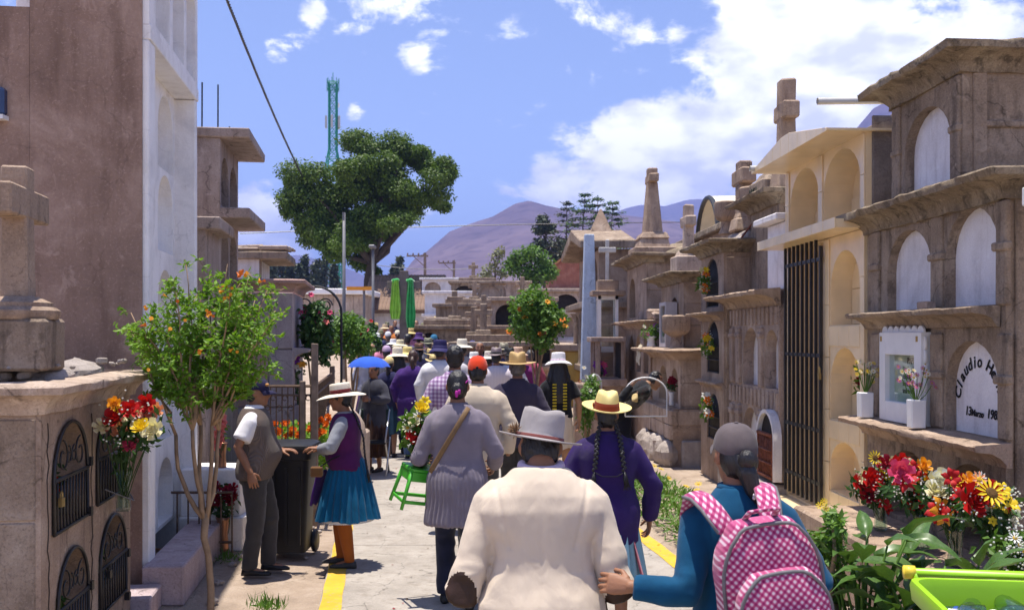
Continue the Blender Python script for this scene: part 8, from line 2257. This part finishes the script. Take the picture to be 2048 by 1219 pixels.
# ---- the crowd further along the path
CR = [  # px, head-top row, Y, kind of headwear, hat colour, top colour, facing, label
 (742, 686, 17.5, 'none', None, (.30, .32, .40), 178, 'young man with black hair facing along the path behind the blue umbrella'),
 (993, 690, 15.2, 'hat', (.23, .18, .19), 'stripe', 0, 'man in striped shirt with mauve grey hat'),
 (1036, 690, 17.0, 'brim', (.62, .42, .32), (.20, .03, .18), 5, 'woman with peach brimmed hat and purple shawl'),
 (880, 678, 14.2, 'scarf', (.022, .018, .09), (.70, .68, .70), 0, 'person with navy headscarf hat and white blouse'),
 (924, 674, 17.0, 'brim', (.72, .66, .54), (.42, .38, .36), 0, 'person with wide cream hat in the crowd'),
 (838, 682, 18.0, 'hat', (.14, .07, .045), (.10, .07, .12), 0, 'person with brown felt hat in the crowd'),
 (815, 690, 17.2, 'brim', (.72, .58, .22), (.30, .28, .33), 0, 'person with small yellow hat in the crowd'),
 (856, 672, 21.0, 'hat', (.22, .22, .15), (.2, .2, .22), 0, 'person with olive bucket hat in the crowd'),
 (868, 668, 23.0, 'cap', (.02, .13, .25), (.15, .15, .2), 0, 'person with blue cap in the crowd'),
 (773, 690, 19.0, 'cap', (.42, .30, .45), (.40, .34, .26), 0, 'person with lilac cap and tan jacket in the crowd'),
 (1008, 682, 18.6, 'hat', (.33, .30, .22), (.06, .05, .10), 0, 'person with khaki hat in dark top'),
 (960, 684, 19.0, 'none', None, (.16, .16, .24), 170, 'dark haired person facing back along the path'),
 (945, 680, 21.5, 'cap', (.05, .05, .16), (.10, .09, .15), 175, 'person with navy cap facing back along the path'),
 (978, 698, 17.2, 'brim', (.65, .60, .52), (.5, .48, .46), 0, 'person with pale sun hat behind the red cap man'),
 (848, 655, 27.0, 'brim', (.78, .76, .74), (.55, .5, .5), 40, 'person with white sun hat near the draped cross'),
 (838, 665, 24.0, 'scarf', (.06, .02, .13), (.09, .03, .15), 0, 'person with purple headscarf'),
 (770, 646, 30.0, 'brim', (.55, .42, .26), (.03, .03, .05), 170, 'person in black with tan hat near the steel lamp post'),
 (783, 650, 29.0, 'none', None, (.60, .20, .05), 175, 'person in orange top near the draped cross'),
 (755, 665, 26.0, 'cap', (.62, .62, .64), (.10, .10, .14), 190, 'person with white cap beside the low bush'),
 (776, 662, 25.0, 'cap', (.55, .56, .58), (.02, .02, .03), 0, 'person in black with pale cap before the draped cross'),
 (832, 640, 31.0, 'none', None, (.55, .22, .22), 180, 'person in pink top behind the draped cross'),
 (868, 638, 30.0, 'none', None, (.32, .42, .66), 90, 'person in light blue shirt by the stepped tombs'),
 (855, 645, 33.0, 'hat', (.10, .08, .12), (.06, .05, .10), 0, 'person in dark clothes beside the light blue shirt'),
 (892, 662, 28.0, 'brim', (.60, .52, .40), (.12, .12, .14), 180, 'person with straw hat by the stepped tombs'),
 (790, 640, 34.0, 'none', None, (.05, .05, .08), 200, 'person in navy near the house doorway'),
 (800, 676, 21.5, 'brim', (.70, .62, .40), (.35, .33, .36), 0, 'person with pale yellow bucket hat'),
 (905, 690, 15.8, 'none', None, (.5, .48, .5), 0, 'person with dark hair and white shirt behind checked shirt man'),
 (1060, 700, 19.5, 'none', None, (.35, .08, .12), 10, 'person in red near the hibiscus bush'),
 (720, 640, 36.0, 'none', None, (.25, .04, .06), 180, 'person in red beside the leafy bush'),
 (815, 668, 22.5, 'none', None, (.10, .10, .12), 0, 'dark haired person before the draped cross'),
]
rq = random.Random(77)
HC = [('white', (.75, .74, .72)), ('cream', (.70, .62, .46)), ('brown', (.13, .07, .045)), ('black', (.02, .02, .022)), ('navy', (.025, .025, .09)), ('straw', (.60, .46, .2)), ('grey', (.25, .24, .24)), ('olive', (.16, .15, .08))]
TC = [('purple', (.08, .02, .15)), ('black', (.015, .015, .018)), ('white', (.66, .64, .66)), ('navy', (.03, .03, .08)), ('red', (.28, .03, .035)), ('grey', (.2, .2, .22)), ('blue', (.06, .12, .3)), ('pink', (.5, .18, .26))]
KC = [('brim', 'sun hat'), ('hat', 'felt hat'), ('cap', 'cap'), ('none', 'bare dark head')]
combos = [(a, c, d) for a in HC for c in TC for d in KC]; rq.shuffle(combos)
spots = [(765, 22.5), (786, 24), (806, 19.5), (822, 26), (846, 24.5), (862, 19), (884, 21), (898, 24), (914, 20.5), (934, 23.5), (952, 26), (966, 22), (988, 21), (1002, 24.5), (1022, 21.5), (1040, 24), (900, 18.2), (948, 17.6), (868, 16.6), (1018, 15.8), (778, 15.6), (812, 29), (846, 31), (880, 33), (762, 28), (774, 33), (795, 27), (803, 35), (825, 36), (862, 27), (872, 36), (890, 29), (752, 31), (904, 31)]
used = set()
for (px, Y), (a, c, d) in zip(spots, combos):
    hgt = rq.uniform(1.50, 1.70); hh = {'none': 0, 'hat': .075, 'brim': .07, 'cap': .02}[d[0]]
    lab = 'person in %s top with %s deep in the crowd' % (c[0], (a[0] + ' ' + d[1]) if d[0] != 'none' else d[1])
    if lab in used: continue
    used.add(lab); CR.append((px, HY - (hgt + hh + .016 + gz(Y) - H) * FPX / Y, Y, d[0], a[1] if d[0] != 'none' else None, c[1], rq.choice([0, 0, 0, 170]), lab))
for i, (px, py, Y, hd, hcol, tcol, fc, lab) in enumerate(CR):
    rn = random.Random(i * 7 + 1); zt = wz(py, Y); hh = {'none': .0, 'hat': .075, 'brim': .07, 'cap': .02, 'scarf': .03}[hd]
    g0 = gz(Y) + .016; h = min(1.80, max(1.42, zt - hh - g0))
    p = Person(lab, wx(px, Y), Y, fc, h, girth=rn.uniform(1.08, 1.28), shoulder=1.15, stride=rn.uniform(-.1, .1), turn=rn.uniform(-12, 12), skin=SKIN if i % 2 else SKIN2, z0=g0)
    p.body(vox=.018 if Y < 20 else .024, face=(fc > 60))
    cm_ = STRP if tcol == 'stripe' else cloth('crowd_top_%d' % i, tcol)
    p.top(cm_, .76, 1.462, .024, 'long', .02, 'top', .02, .008, .04)
    if rn.random() < .35: p.skirt(cloth('crowd_skirt_%d' % (i % 5), (rn.uniform(.02, .15), rn.uniform(.02, .06), rn.uniform(.03, .2))), .40, 1.0, .17, .27, 16, .02)
    else: p.trousers([JEANS, GREYT, BLKC][i % 3], .022)
    p.shoes(SHOE)
    p.hair([HAIR, HAIR, HAIRB, HAIRG][i % 4] if hd != 'scarf' else HAIR, rn.choice(['short', 'short', 'pony', 'bun']), .014, under=hd != 'none')
    if hcol: hm_ = mat('headwear_%d' % i, hcol, .75, .12, 12, .4, 200)
    if hd == 'hat': p.hat(hm_, BLKC, .11, .16, .09, .03, .02, 0, 0, .05, .82, n=28)
    elif hd == 'brim': p.hat(hm_, None, .11, .18, .09, -.005, 0, 0, 0, .045, .86, sag=.03, pinch=0, n=28)
    elif hd == 'cap': p.cap(hm_)
    elif hd == 'scarf': p.hat(hm_, hm_, .12, .15, .096, -.01, 0, -6, 0, .02, .9, sag=.05, pinch=0, n=28, lift=.0)
